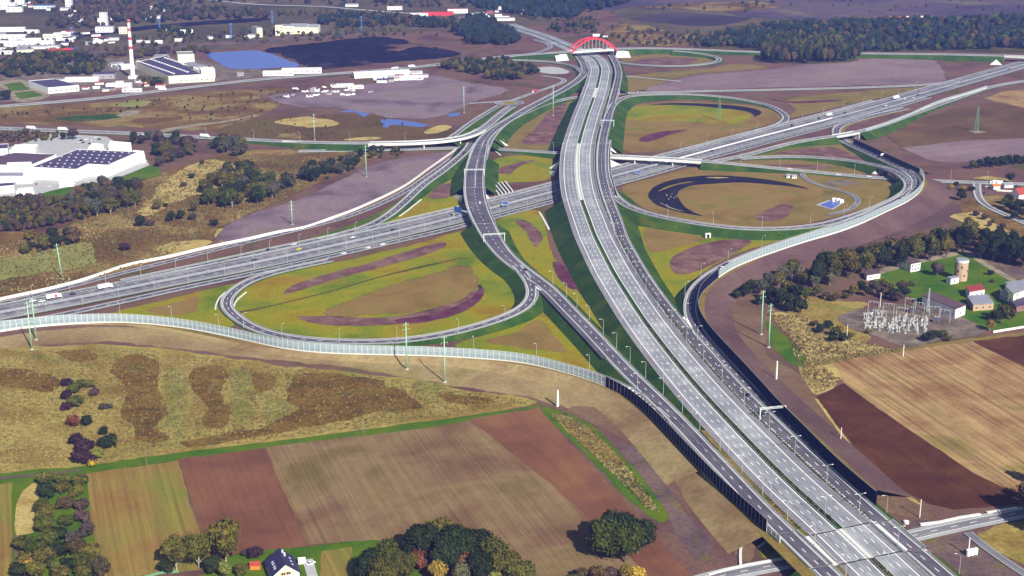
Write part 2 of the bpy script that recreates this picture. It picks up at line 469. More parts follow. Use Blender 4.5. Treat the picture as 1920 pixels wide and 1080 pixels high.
from mathutils.geometry import delaunay_2d_cdt
def inside_w(x, y, poly):
    r = False; n = len(poly); j = n - 1
    for i in range(n):
        if (poly[i][1] > y) != (poly[j][1] > y) and x < (poly[j][0] - poly[i][0]) * (y - poly[i][1]) / (poly[j][1] - poly[i][1]) + poly[i][0]: r = not r
        j = i
    return r
PATCHN = [0]; USEDZ = set()
def patch(name, poly, mat, layer, label=None, rag=1.2, soft=True, z=None, cat=None):
    PATCHN[0] += 1
    if z is None:
        slot = int(round(.04 * layer / .0015))
        while slot in USEDZ: slot += 1
        USEDZ.add(slot); zz = slot * .0015
    else: zz = z
    w = [P(x, y, zz) for x, y in poly]
    pts = [(p.x, p.y) for p in w]
    if soft:
        pts = smooth_loop(pts, True, 7.0)
    else:
        q = []
        for i in range(len(pts)):
            a, b = pts[i], pts[(i + 1) % len(pts)]
            k = max(1, min(60, int(math.hypot(b[0] - a[0], b[1] - a[1]) / 7.0)))
            for t in range(k):
                q.append((a[0] + (b[0] - a[0]) * t / k, a[1] + (b[1] - a[1]) * t / k))
        pts = q
    ar_ = abs(sum(pts[i][0] * pts[(i + 1) % len(pts)][1] - pts[(i + 1) % len(pts)][0] * pts[i][1] for i in range(len(pts)))) / 2
    pe_ = sum(math.hypot(pts[i][0] - pts[i - 1][0], pts[i][1] - pts[i - 1][1]) for i in range(len(pts)))
    rag = min(rag, .16 * ar_ / pe_)
    g = random.Random(PATCHN[0])
    ja = 0.0
    res = []
    for x, y in pts:
        ja = .6 * ja + g.uniform(-1, 1)
        res.append((x + g.uniform(-.5, .5) * rag + ja * rag * .4, y + g.uniform(-1, 1) * rag + ja * rag, zz))
    me = bpy.data.meshes.new(name)
    fray = soft and mat not in ('water', 'paving')
    B = np.array([(p[0], p[1]) for p in res]); n_ = len(B)
    nx_ = np.roll(B, -1, 0)
    sg = float(np.sum(B[:, 0] * nx_[:, 1] - nx_[:, 0] * B[:, 1]))
    area = abs(sg) / 2; per = float(np.sum(np.hypot(*(nx_ - B).T)))
    wid = min(max(2.0, 2.6 * rag * max(1.0, B[:, 1].mean() / 1400.0)), .8 * area / per)
    def dist(Q):
        d = np.full(len(Q), 1e9)
        for i in range(n_):
            p, q = B[i], nx_[i]; e = q - p; L2 = max(1e-9, float(e @ e))
            t = np.clip(((Q - p) @ e) / L2, 0, 1)
            d = np.minimum(d, np.hypot(*(Q - (p + t[:, None] * e)).T))
        return d
    inner = np.zeros((0, 2))
    if fray:
        tn = nx_ - np.roll(B, 1, 0); tn /= np.maximum(1e-6, np.hypot(*tn.T))[:, None]
        nl = np.stack([-tn[:, 1], tn[:, 0]], 1) * (1 if sg > 0 else -1)
        cand = np.concatenate([B + nl * wid, B + nl * wid * 2.2])
        ok = np.array([inside_w(x, y, B) for x, y in cand])
        cand = cand[ok]
        if len(cand): inner = cand[dist(cand) > wid * .75]
    allp = [Vector((float(x), float(y))) for x, y in np.concatenate([B, inner])]
    vo, eo, fo, _a, _b, _c2 = delaunay_2d_cdt(allp, [(i, (i + 1) % n_) for i in range(n_)], [], 1, 1e-4)
    me.from_pydata([(v.x, v.y, zz) for v in vo], [], [tuple(f) for f in fo])
    if fray:
        Q = np.array([(v.x, v.y) for v in vo])
        ed = np.clip(dist(Q) / wid, 0, 1)
        at_ = me.attributes.new('edge', 'FLOAT', 'POINT')
        at_.data.foreach_set('value', ed.astype(np.float32))
    me.update()
    if len(me.polygons) and me.polygons[0].normal.z < 0: me.flip_normals()
    me.materials.append(soft_mat(mat) if fray else M[mat])
    o = bpy.data.objects.new(name, me)
    link(o)
    tag(o, label, cat, None, 'structure')
    return o

patch('far_ground', [(-900, 128), (-60, 122), (300, 100), (450, 92), (700, 64), (860, 60), (1000, 50), (1060, 40), (1100, -60), (-900, -60)], 'far_scrub', 0.5, 'dull brown-green ground of the far industrial belt', 8)
patch('far_ground', [(1060, 70), (1150, 40), (1180, -60), (2900, -60), (2900, 100), (1900, 96), (1500, 92), (1300, 88)], 'far_scrub', 0.5, 'dull brown-green ground of the far upper right', 8)
# --- foreground fields
patch('rough_meadow', [(-60, 660), (100, 648), (220, 646), (420, 668), (560, 688), (690, 700), (800, 712), (870, 730), (960, 738), (1010, 752), (960, 768), (700, 806), (333, 852), (160, 877), (-60, 900)], 'meadow', 1, 'rough meadow of straw and rust-coloured grass above the ploughed field')
MEADOW_BROWN = [[(205, 690), (240, 664), (285, 668), (305, 690), (300, 730), (318, 770), (300, 800), (318, 826), (262, 835), (240, 800), (222, 770), (232, 730)], [(545, 702), (600, 698), (660, 705), (720, 716), (760, 735), (800, 762), (770, 776), (700, 778), (640, 795), (560, 805), (500, 818), (470, 812), (520, 782), (555, 765), (530, 740)], [(362, 690), (400, 684), (432, 694), (420, 740), (436, 780), (410, 806), (372, 800), (385, 760), (352, 720)], [(-10, 690), (60, 692), (120, 712), (100, 735), (60, 728), (-10, 724)], [(470, 700), (520, 706), (512, 730), (480, 740)], [(100, 660), (150, 655), (190, 668), (150, 680)], [(820, 735), (880, 742), (930, 750), (900, 760), (840, 756)], [(330, 830), (420, 812), (520, 800), (560, 806), (440, 826), (350, 842)]]
for _p in ([(310, 690), (350, 700), (352, 760), (335, 830), (318, 790), (306, 740)], [(430, 690), (472, 700), (485, 745), (470, 800), (440, 815), (432, 760)], [(40, 668), (160, 690), (200, 700), (190, 690), (90, 664)], [(500, 740), (540, 745), (545, 770), (500, 790)], [(780, 712), (850, 730), (860, 750), (800, 755), (770, 730)]):
    patch('olive_meadow', _p, 'meadow_olive', 1.5, 'olive-green patch in the rough meadow', 7.0)
for _p in MEADOW_BROWN:
    patch('rust_meadow', _p, 'meadow_brown', 1.7, 'rust-brown patch in the rough meadow', 7.0)
patch('grass_track', [(-60, 893), (160, 872), (333, 848), (700, 803), (960, 766), (1018, 757), (1012, 768), (800, 804), (497, 843), (333, 865), (160, 890), (-60, 912)], 'grass_g', 2, 'narrow green grass track along the top of the ploughed field', .8)
patch('path', [(-60, 899), (160, 879), (160, 883), (-60, 905)], 'dirt_dark', 3, None, .3)
patch('ploughed_field', [(333, 861), (497, 839), (535, 925), (577, 1022), (490, 1042), (400, 1110), (385, 1010)], 'plough_m', 3, 'smooth mauve ploughed field strip behind the navy-roofed house', .5, False)
patch('harrowed_field', [(497, 839), (800, 802), (960, 775), (1010, 764), (1085, 850), (1190, 960), (1310, 1100), (980, 1150), (680, 1015), (577, 1022), (535, 925)], 'plough_l', 3, 'large brown harrowed field with pale drill rows in the foreground', .5, False)
patch('ploughed_field', [(880, 786), (1010, 764), (1085, 850), (1190, 960), (1310, 1100), (1236, 1100), (1060, 930), (960, 850)], 'plough_m', 4, 'mauve ploughed edge of the foreground field along the grass strip', .8, False)
patch('fallow_field', [(162, 888), (333, 864), (352, 930), (378, 1005), (400, 1065), (270, 1078), (185, 1095)], 'fallow', 3, 'tan fallow field between the hedge and the mauve ploughed strip', .5, False)
patch('grass_bank', [(-60, 912), (60, 900), (160, 890), (175, 980), (190, 1110), (90, 1110), (30, 1000), (26, 1110), (-60, 1110)], 'grass_g', 2, None, .6)
patch('fallow_field', [(-60, 915), (22, 905), (20, 1110), (-60, 1110)], 'fallow', 4, 'tan field strip cut by the left edge of the picture', .4, False)
patch('straw_patch', [(40, 920), (75, 900), (76, 940), (66, 1000), (32, 1010), (28, 960)], 'tan', 4, None, 1)
patch('garden_lawn', [(430, 1040), (577, 1024), (700, 1012), (760, 1030), (760, 1120), (300, 1120), (380, 1075)], 'grass_g', 4, 'green lawn round the navy-roofed house', .5)
patch('garden_plot', [(602, 1035), (660, 1025), (664, 1100), (600, 1100)], 'fallow', 5, None, .5, False)
patch('straw_strip', [(1012, 764), (1055, 768), (1110, 795), (1170, 850), (1222, 915), (1258, 972), (1250, 992), (1190, 950), (1090, 850)], 'grass_g', 3, 'green grass strip along the right edge of the ploughed field', 1.0)
patch('straw_strip', [(1030, 775), (1060, 776), (1110, 805), (1165, 860), (1215, 925), (1236, 960), (1215, 955), (1140, 880), (1085, 830)], 'meadow', 4, 'strip of straw grass with shrubs between field and dirt track', 1.0)
patch('damp_soil', [(1150, 830), (1210, 850), (1265, 930), (1330, 1010), (1325, 1060), (1270, 1010), (1225, 930)], 'dirt_dark', 2, None, 3)
patch('graded_soil', [(-60, 640), (100, 618), (230, 612), (340, 622), (470, 650), (620, 672), (800, 676), (980, 692), (1080, 715), (1180, 760), (1240, 815), (1130, 790), (1010, 752), (870, 728), (690, 698), (420, 666), (220, 644), (-60, 656)], 'graded_tan', 1, 'graded pale brown soil in front of the long noise barrier', 1.5)
patch('graded_soil', [(1060, 765), (1180, 770), (1260, 835), (1350, 930), (1420, 1010), (1400, 1060), (1330, 1000), (1240, 890), (1150, 815)], 'dirt_pale', 1, None, 2)
# --- lower right
patch('graded_soil', [(1325, 560), (1345, 530), (1420, 500), (1450, 600), (1440, 660), (1500, 700), (1600, 830), (1720, 945), (1780, 965), (1640, 955), (1500, 800), (1400, 690), (1340, 620)], 'dirt_pale', 1, 'mauve soil service strip behind the dark noise barrier', 1.5)
patch('stubble_field', [(1537, 684), (1600, 668), (1700, 655), (1822, 640), (1925, 690), (2010, 745), (2010, 975), (1915, 929), (1827, 887), (1710, 810), (1580, 719)], 'stubble', 3, 'tan striped stubble field at the right edge', .6, False)
patch('ploughed_field', [(1530, 745), (1582, 719), (1710, 810), (1827, 887), (1915, 929), (2010, 975), (1900, 946), (1850, 953), (1790, 957), (1740, 945), (1690, 915), (1610, 845)], 'plough_d', 4, 'dark brown ploughed strip between soil track and stubble field', .6, False)
patch('ploughed_field', [(1824, 640), (1870, 630), (2010, 612), (2010, 743), (1925, 689)], 'plough_d', 4, 'dark ploughed field corner beyond the stubble field', .6, False)
patch('straw_strip', [(1490, 655), (1560, 680), (1582, 712), (1532, 742), (1505, 715)], 'tan', 3, None, 1.5)
patch('straw_strip', [(1525, 745), (1535, 748), (1610, 848), (1690, 917), (1735, 948), (1722, 947), (1680, 922), (1600, 848)], 'tan', 5, None, .4)
patch('grass_bank', [(1432, 598), (1455, 612), (1515, 668), (1500, 690), (1470, 672), (1445, 645)], 'grass_g', 3, 'green grass wedge beside the twin mint pylons', 1)
patch('straw_ground', [(1440, 585), (1500, 590), (1610, 640), (1700, 655), (1600, 668), (1530, 680), (1470, 625)], 'tan', 2, None, 3)
patch('grass_bank', [(1500, 680), (1620, 660), (1830, 632), (1930, 620), (1930, 628), (1830, 640), (1620, 670), (1515, 690)], 'olive', 4, None, .6)
patch('straw_ground', [(1460, 540), (1560, 560), (1640, 570), (1590, 600), (1640, 640), (1560, 640), (1480, 600)], 'meadow', 1, None, 3)
patch('compound_lawn', [(1640, 512), (1720, 488), (1808, 472), (1830, 478), (1930, 545), (1930, 605), (1850, 618), (1790, 590), (1700, 555), (1650, 540)], 'grass_g', 4, 'bright green lawn of the walled compound with the brick tower', .5)
patch('compound_drive', [(1620, 512), (1700, 492), (1805, 468), (1815, 470), (1930, 540), (1930, 548), (1808, 476), (1705, 498), (1630, 520)], 'gravel', 5, 'pale gravel drive round the compound lawn', .2, False)
patch('gravel_yard', [(1570, 592), (1620, 578), (1720, 568), (1800, 592), (1850, 622), (1760, 640), (1700, 652), (1640, 630), (1585, 612)], 'yard', 5, 'grey gravel yard of the electrical substation', .4)
patch('coal_ground', [(1830, 470), (1920, 500), (1990, 520), (1990, 575), (1925, 548), (1880, 510), (1825, 478)], 'dirt_dark', 3, None, 1)
patch('damp_soil', [(1700, 985), (1790, 975), (1880, 1040), (1960, 1100), (1830, 1100)], 'dirt_dark', 2, None, 1)
patch('rough_meadow', [(1830, 1000), (1990, 975), (1990, 1060), (1920, 1060)], 'meadow', 3, 'rough brown grass below the side road at the right edge', 1)
patch('grass_bank', [(1420, 1020), (1450, 1008), (1470, 1015), (1468, 1055), (1430, 1048)], 'grass_y', 3, None, .4)
patch('damp_soil', [(1345, 915), (1380, 945), (1430, 1000), (1420, 1020), (1395, 1000), (1360, 955)], 'dirt_dark', 3, None, 1)
# --- interchange lawns
patch('loop_lawn', [(455, 540), (520, 516), (620, 493), (760, 462), (872, 432), (905, 455), (960, 510), (985, 545), (975, 575), (900, 604), (780, 631), (600, 634), (500, 616), (440, 595), (430, 568)], 'grass_y', 2, 'yellow-green lawn inside the left loop ramp', 1)
patch('bare_patch', [(590, 592), (650, 562), (720, 535), (800, 512), (875, 496), (905, 520), (896, 545), (860, 568), (780, 588), (680, 597)], 'tan_turf', 3, 'dry tan turf in the middle of the left loop lawn', 4)
patch('heather_bed', [(528, 552), (548, 535), (610, 514), (700, 490), (780, 465), (832, 453), (836, 462), (800, 478), (720, 500), (620, 527), (565, 545)], 'mauve', 3, 'long mauve mulch bed along the motorway side of the loop lawn', .8)
patch('heather_bed', [(552, 594), (620, 592), (720, 595), (800, 580), (860, 562), (892, 540), (898, 552), (850, 585), (780, 604), (680, 612), (600, 608)], 'mauve', 4, 'pale mauve crescent bed in the left loop lawn', .6)
patch('heather_bed', [(735, 600), (800, 590), (850, 575), (890, 552), (897, 528), (908, 540), (905, 560), (870, 585), (820, 600), (770, 608)], 'purple', 5, 'dark purple heather crescent in the left loop lawn', .5)
patch('ditch', [(445, 584), (520, 569), (620, 544), (700, 521), (760, 505), (860, 484), (905, 481.5), (862, 486.5), (765, 508.5), (700, 524.5), (620, 547.5), (520, 572.5), (450, 588)], 'woodfloor', 4, 'dark green drainage ditch across the left loop lawn', .5)
patch('verge_lawn', [(205, 588), (300, 564), (440, 532), (418, 556), (412, 580), (440, 612), (350, 604), (270, 594)], 'grass_y', 2, None, .6)
patch('bare_patch', [(270, 582), (330, 567), (372, 556), (372, 572), (366, 586), (320, 590)], 'tan_turf', 3, None, .6)
patch('verge_lawn', [(850, 648), (960, 612), (1005, 572), (1060, 622), (1160, 710), (1080, 692), (960, 667)], 'grass_y', 2, 'green triangle of turf between loop ramp and barrier ramp', .6)
patch('bare_patch', [(905, 640), (960, 625), (1012, 598), (1040, 628), (1065, 660), (1000, 656)], 'tan_turf', 3, None, 1)
patch('verge_lawn', [(925, 420), (1012, 395), (1035, 470), (1095, 560), (1205, 680), (1300, 785), (1400, 895), (1350, 860), (1200, 720), (1100, 600), (980, 485)], 'grass_y', 2, 'long strip of turf between left ramp and main motorway', .8)
patch('heather_bed', [(962, 412), (985, 412), (1012, 432), (1019, 448), (1005, 464), (992, 452), (985, 435)], 'mauve', 3, 'mauve mulch bed near the foot of the motorway bank', .6)
patch('heather_bed', [(1034, 490), (1052, 492), (1074, 518), (1090, 545), (1072, 543), (1046, 522)], 'purple', 3, 'narrow purple bed between left ramp and motorway', .5)
patch('verge_lawn', [(1165, 395), (1250, 425), (1420, 447), (1510, 437), (1440, 458), (1360, 486), (1300, 530), (1285, 585), (1230, 512)], 'grass_y', 2, 'yellow-green turf between the right loop and the barrier ramp', .8)
patch('bare_patch', [(1208, 428), (1260, 434), (1318, 442), (1325, 448), (1262, 466), (1215, 472)], 'tan_turf', 3, None, 1)
patch('heather_bed', [(1255, 492), (1272, 474), (1330, 454), (1400, 446), (1412, 452), (1380, 474), (1310, 508), (1270, 514)], 'mauve', 3, 'mauve stony oval bed inside the barrier ramp', .6)
patch('loop_lawn', [(1165, 350), (1230, 332), (1320, 312), (1440, 322), (1650, 338), (1690, 348), (1680, 368), (1600, 398), (1500, 422), (1380, 424), (1250, 405), (1190, 380)], 'tan_turf', 2, 'dry tan lawn inside the right loop ramp', 1)
patch('verge_lawn', [(1490, 330), (1640, 340), (1690, 352), (1665, 378), (1590, 400), (1500, 418), (1400, 418), (1450, 392), (1540, 365), (1520, 345)], 'olive', 3, None, 1)
patch('mulch_crescent', [(1214, 366), (1224, 351), (1258, 337), (1310, 329.5), (1365, 329), (1430, 335), (1490, 346), (1527, 357), (1480, 350), (1430, 345), (1385, 342.5), (1330, 345), (1290, 350), (1273, 360), (1274, 372), (1290, 391), (1322, 406), (1275, 398), (1235, 387), (1218, 375)], 'mulch_black', 4, 'large black mulch crescent in the right loop lawn', .5)
patch('turf_strip', [(1228, 362), (1250, 349), (1290, 340), (1306, 340), (1270, 347), (1240, 358)], 'olive', 5, None, .3)
patch('turf_strip', [(1319, 333), (1345, 331.5), (1372, 333), (1345, 334.5)], 'tan', 5, None, .2)
for _i, (_x, _y) in enumerate([(1248, 366), (1256, 369), (1262, 372), (1258, 364), (1266, 368), (1252, 374)]):
    patch('turf_strip', [(_x, _y - 4), (_x + 2, _y - 4), (_x + 4, _y + 3), (_x + 2, _y + 3)], 'gravel', 5, None, .1)
patch('turf_strip', [(1236, 378), (1262, 390), (1288, 397), (1262, 392.5), (1238, 381)], 'gravel', 5, None, .1)
patch('heather_bed', [(1412, 408), (1440, 392), (1470, 380), (1488, 385), (1475, 408), (1440, 416)], 'mauve', 4, 'mauve bed near the settling basin in the right loop', .6)
patch('gravel_patch', [(1545, 340), (1590, 338), (1612, 343), (1580, 349), (1555, 348)], 'yard', 5, None, .4)
patch('loop_lawn', [(1158, 205), (1250, 190), (1380, 195), (1458, 208), (1466, 224), (1400, 246), (1300, 272), (1190, 287), (1150, 265), (1152, 225)], 'tan_turf', 2, 'tan and olive lawn inside the upper right loop ramp', 1)
patch('turf_strip', [(1172, 206), (1230, 196), (1320, 196), (1405, 214), (1380, 232), (1280, 228), (1178, 224)], 'grass_y', 3, 'yellow-green oval in the upper right loop lawn', .8)
patch('mulch_crescent', [(1212, 197), (1260, 193), (1320, 194), (1390, 199), (1425, 207), (1428, 213), (1415, 219), (1400, 209), (1340, 202), (1270, 197)], 'mulch_black', 4, 'thin black mulch crescent in the upper right loop lawn', .5)
patch('heather_bed', [(1195, 262), (1230, 248), (1290, 243), (1260, 252), (1215, 266)], 'purple', 4, None, .4)
patch('verge_lawn', [(1160, 145), (1320, 128), (1380, 118), (1440, 128), (1300, 140), (1210, 168), (1165, 172)], 'olive', 2, None, 2)
patch('turf_strip', [(1165, 108), (1240, 100), (1330, 103), (1345, 112), (1300, 120), (1180, 116)], 'olive', 3, None, 2)
patch('bare_patch', [(1190, 112), (1240, 107), (1310, 110), (1290, 119), (1200, 119)], 'mauve', 4, None, 2)
patch('verge_lawn', [(925, 300), (985, 291), (1035, 298), (1030, 335), (960, 342), (918, 345)], 'grass_y', 2, None, .8)
patch('heather_bed', [(935, 315), (975, 303), (1005, 300), (975, 312), (955, 328), (938, 326)], 'mauve', 3, None, .6)
patch('verge_lawn', [(965, 225), (1015, 195), (1075, 182), (1060, 230), (1040, 278), (945, 276)], 'olive', 2, None, .8)
patch('heather_bed', [(978, 268), (1005, 238), (1030, 208), (1062, 192), (1050, 235), (1036, 268)], 'mauve', 3, 'mauve soil wedge beside the tall mint pylon', .8)
patch('verge_lawn', [(720, 410), (800, 352), (868, 300), (870, 345), (868, 388), (760, 412), (680, 430)], 'grass_y', 2, None, .6)
patch('bare_patch', [(800, 370), (830, 345), (862, 345), (860, 362), (830, 372)], 'mauve', 3, None, .6)
patch('verge_lawn', [(480, 468), (560, 452), (690, 408), (760, 365), (850, 290), (868, 288), (790, 350), (700, 412), (600, 445), (500, 468), (320, 505), (200, 535), (300, 508), (430, 478)], 'grass_g', 2, 'green bank between the barrier road and the motorway', .5)
patch('verge_lawn', [(1380, 296), (1560, 258), (1580, 270), (1660, 310), (1600, 300), (1500, 293)], 'olive', 2, None, .6)
patch('bare_patch', [(1450, 287), (1530, 277), (1570, 278), (1630, 305), (1590, 298), (1500, 290)], 'mauve', 3, None, .6)
patch('verge_lawn', [(1360, 305), (1440, 300), (1520, 302), (1640, 318), (1600, 328), (1480, 317)], 'olive', 2, None, .6)
patch('heather_bed', [(1430, 309), (1490, 308), (1560, 312), (1540, 318), (1460, 313)], 'mauve', 3, None, .6)
patch('verge_lawn', [(1480, 185), (1600, 172), (1760, 162), (1620, 190), (1480, 222), (1490, 205)], 'olive', 2, None, .8)
patch('heather_bed', [(1440, 183), (1480, 190), (1560, 187), (1580, 189), (1500, 194), (1450, 188)], 'purple', 3, None, .5)
# --- left middle
patch('scrubland', [(-60, 440), (120, 425), (280, 332), (420, 288), (530, 280), (700, 290), (690, 305), (620, 335), (540, 372), (430, 420), (400, 455), (300, 488), (150, 530), (-60, 565)], 'scrub', 1, 'rust and straw scrubland between warehouse and motorway', 2)
patch('straw_ground', [(300, 340), (380, 300), (440, 310), (420, 350), (330, 380), (300, 400), (250, 410)], 'tan', 2, None, 6)
patch('straw_ground', [(285, 470), (330, 450), (400, 450), (370, 470), (310, 480)], 'tan', 2, None, 2)
patch('pasture', [(-60, 500), (60, 475), (165, 453), (178, 482), (170, 498), (60, 515), (-60, 535)], 'pasture', 3, 'pale green pasture at the left edge beside a pylon', .8)
patch('scrubland', [(-60, 205), (200, 190), (480, 165), (560, 172), (480, 225), (400, 246), (240, 240), (120, 236), (-60, 228)], 'scrub', 1, 'brown and green scrub between two roads at the upper left', 3)
patch('turf_strip', [(100, 222), (170, 215), (240, 212), (220, 222), (150, 228)], 'grass_d', 2, None, 2)
patch('turf_strip', [(205, 200), (240, 188), (285, 188), (270, 200)], 'pasture', 2, None, 2)
patch('rust_marsh', [(400, 248), (480, 222), (600, 214), (720, 216), (830, 240), (880, 250), (800, 262), (560, 264)], 'rust', 2, 'rust-brown marsh with straw patches beside the ponds', 3)
patch('straw_ground', [(510, 228), (560, 218), (610, 222), (640, 232), (600, 240), (530, 236)], 'tan', 3, None, 4)
patch('straw_ground', [(790, 250), (820, 235), (850, 238), (820, 250)], 'tan', 3, None, 2)
patch('pond', [(636, 210), (680, 202), (716, 199), (690, 214), (682, 219), (665, 211)], 'water', 4, 'small triangular blue pond beside the rubble field', .5, cat='pond')
patch('pond', [(714, 224), (730, 223), (760, 226), (806, 235), (790, 238), (735, 234), (728, 240), (720, 238)], 'water', 4, 'narrow blue pond above the rust-brown marsh', .5, cat='pond')
patch('turf_strip', [(700, 213), (725, 199), (735, 200), (716, 215)], 'grass_d', 5, None, 1)
patch('pond', [(836, 214), (862, 211), (860, 217), (845, 219)], 'water', 4, 'tiny pond at the foot of a mint pylon', .5, cat='pond')
patch('factory_lawn', [(8, 158), (38, 154), (56, 168), (20, 171)], 'grass_g', 3, 'upper green lawn beside the white hall', .6, False)
patch('factory_lawn', [(26, 174), (62, 170), (82, 179), (38, 186)], 'grass_g', 3, 'lower green lawn beside the white hall', .6, False)
patch('lawn_edge', [(-5, 155), (45, 150), (95, 178), (40, 192), (15, 178)], 'gravel', 2, None, .6)
patch('warehouse_lawn', [(222, 335), (285, 310), (302, 330), (240, 338)], 'grass_g', 3, 'green verge behind the big white warehouse', .6)
patch('warehouse_lawn', [(70, 365), (132, 350), (128, 365), (90, 372)], 'grass_g', 3, 'green verge in front of the warehouse yard', .6)
patch('warehouse_yard', [(-60, 300), (100, 250), (200, 256), (275, 300), (280, 310), (210, 338), (130, 350), (66, 366), (-60, 372)], 'paving', 2, 'pale paved yard round the white warehouses', .4, False)
# --- far left: pond, coal, works
patch('works_ground', [(-80, 132), (60, 120), (300, 105), (480, 128), (600, 132), (480, 146), (330, 162), (120, 180), (-80, 195)], 'yard', 1, 'grey industrial ground round the tall chimney', 4)
patch('lake', [(388, 101), (430, 97), (482, 95), (520, 106), (562, 123), (520, 127), (470, 129), (430, 127), (405, 116)], 'water', 4, 'wide blue settling lake behind the factory', 2, cat='lake')
patch('coal_stockyard', [(470, 94), (520, 86), (600, 78), (690, 67), (740, 70), (800, 84), (870, 98), (850, 108), (700, 121), (610, 131), (572, 126), (520, 105), (482, 94)], 'coal', 3, 'broad black coal stockyard beside the blue lake', 5)
patch('bare_patch', [(715, 85), (780, 82), (820, 92), (770, 97), (730, 95)], 'dirt', 4, None, 4)
patch('coal_strip', [(75, 68), (160, 58), (300, 45), (420, 36), (500, 32), (500, 40), (330, 52), (200, 66), (110, 74)], 'coal', 3, 'long dark canal-like coal strip in the far left distance', 5)
patch('railway_ground', [(-80, 112), (150, 95), (420, 76), (700, 60), (700, 66), (420, 86), (150, 107), (-80, 126)], 'dirt_dark', 2, None, 4)
patch('rubble_ground', [(480, 180), (600, 160), (780, 138), (860, 150), (900, 170), (860, 195), (720, 200), (560, 200)], 'dirt', 2, None, 4)
patch('sand_yard', [(1000, 130), (1022, 125), (1050, 127), (1068, 135), (1050, 139), (1020, 137)], 'paving', 4, 'white sandy lay-by beside the upper left ramp', 1)
# --- far right
patch('mauve_field', [(1200, 172), (1300, 140), (1420, 130), (1520, 118), (1640, 108), (1750, 110), (1780, 146), (1740, 158), (1440, 166)], 'lavender', 2, 'pale mauve field beyond the upper right loop', 4)
patch('ploughed_field', [(1658, 252), (1690, 234), (1780, 206), (1860, 190), (1990, 178), (1990, 255), (1800, 262), (1690, 276)], 'plough_x', 2, 'brown ploughed field around the green lattice mast', 1, False)
patch('lavender_field', [(1690, 277), (1800, 264), (1990, 257), (1990, 290), (1860, 300), (1780, 305), (1740, 300)], 'lavender', 2, 'mauve striped field below the brown ploughed field', 1, False)
patch('straw_field', [(1845, 185), (1880, 172), (1990, 160), (1990, 200), (1930, 205)], 'stubble', 3, 'pale straw field at the right edge beyond the motorway', 1, False)
patch('slag_tip', [(1120, 26), (1200, 14), (1330, 20), (1400, 34), (1560, 36), (1640, 22), (1760, 32), (2100, 40), (2100, -20), (1150, -20)], 'slag', 2, 'purple-grey slag tip at the upper right horizon', 8)
patch('slag_tip', [(1170, 36), (1230, 24), (1290, 22), (1350, 27), (1420, 33), (1360, 48), (1300, 50), (1240, 44)], 'slag_dark', 3, 'dark terrace of the slag tip behind the arch bridge', 5)
patch('slag_tip', [(1440, 18), (1560, 24), (1640, 12), (1800, 16), (1830, 30), (1640, 36), (1500, 38)], 'slag', 3, None, 5)
patch('scrubland', [(1120, 62), (1180, 40), (1300, 62), (1440, 40), (1520, 40), (1540, 60), (1440, 84), (1300, 88), (1160, 84)], 'scrub', 2, 'pale grassy scrub behind the arch bridge', 6)
patch('straw_ground', [(1180, 14), (1300, 4), (1420, 2), (1480, 12), (1380, 24), (1260, 18)], 'scrub', 3, None, 6)
patch('straw_ground', [(1790, 340), (1820, 335), (1900, 340), (1850, 330)], 'tan', 3, None, 1)
patch('straw_ground', [(1776, 404), (1840, 398), (1880, 425), (1920, 445), (1850, 440), (1800, 415)], 'tan', 2, None, 2)
patch('scrubland', [(1780, 395), (1850, 365), (1990, 380), (1990, 470), (1900, 450), (1830, 420)], 'scrub', 1, None, 3)
patch('woodland_floor', [(1300, 70), (1440, 50), (1600, 46), (1760, 42), (2100, 40), (2100, 95), (1750, 98), (1620, 100), (1600, 118), (1420, 118), (1400, 100), (1310, 92)], 'woodfloor', 2, None, 4)
patch('basin_edge', [(1530, 384), (1556, 374), (1582, 380), (1562, 393)], 'paving', 5, 'pale concrete rim of the square settling basin', .1, False)
patch('settling_basin', [(1536, 384.5), (1556, 376.5), (1576, 381), (1560, 391.5)], 'water', 6, 'square blue settling basin inside the right loop', .1, False, cat='basin')

patch('dirt_track', [(300, 243), (360, 233), (420, 226), (482, 214), (486, 217), (420, 230), (360, 238), (305, 249)], 'gravel', 5, 'pale dirt track across the scrub at upper left', .6)
patch('dirt_track', [(215, 218), (235, 208), (262, 207), (258, 214), (228, 220)], 'gravel', 5, None, .8)
patch('gravel_patch', [(640, 352), (668, 346), (682, 360), (676, 368), (650, 362)], 'gravel', 4, None, 1.2)
patch('straw_ground', [(640, 262), (690, 256), (720, 258), (690, 264)], 'tan', 4, None, 1.5)
patch('straw_ground', [(440, 432), (410, 428), (402, 446), (418, 456)], 'tan', 4, None, 1.5)

patch('bare_soil', [(405, 452), (440, 412), (560, 372), (640, 335), (720, 302), (862, 284), (806, 318), (756, 350), (680, 386), (570, 426), (470, 446)], 'soil_mauve', 1.6, 'pale mauve bare soil behind the white barrier wall', 2)
patch('bare_soil', [(500, 178), (640, 164), (800, 140), (880, 152), (960, 168), (900, 190), (870, 205), (800, 225), (730, 222), (640, 205), (540, 200)], 'soil_mauve', 2.3, 'mauve churned soil of the rubble field', 4)

patch('bare_soil', [(1362, 530), (1440, 488), (1560, 448), (1680, 400), (1742, 376), (1800, 384), (1800, 410), (1760, 425), (1650, 448), (1530, 478), (1430, 530)], 'soil_purple', 1.2, 'dark purple-brown soil below the glazed barrier bend', 2)
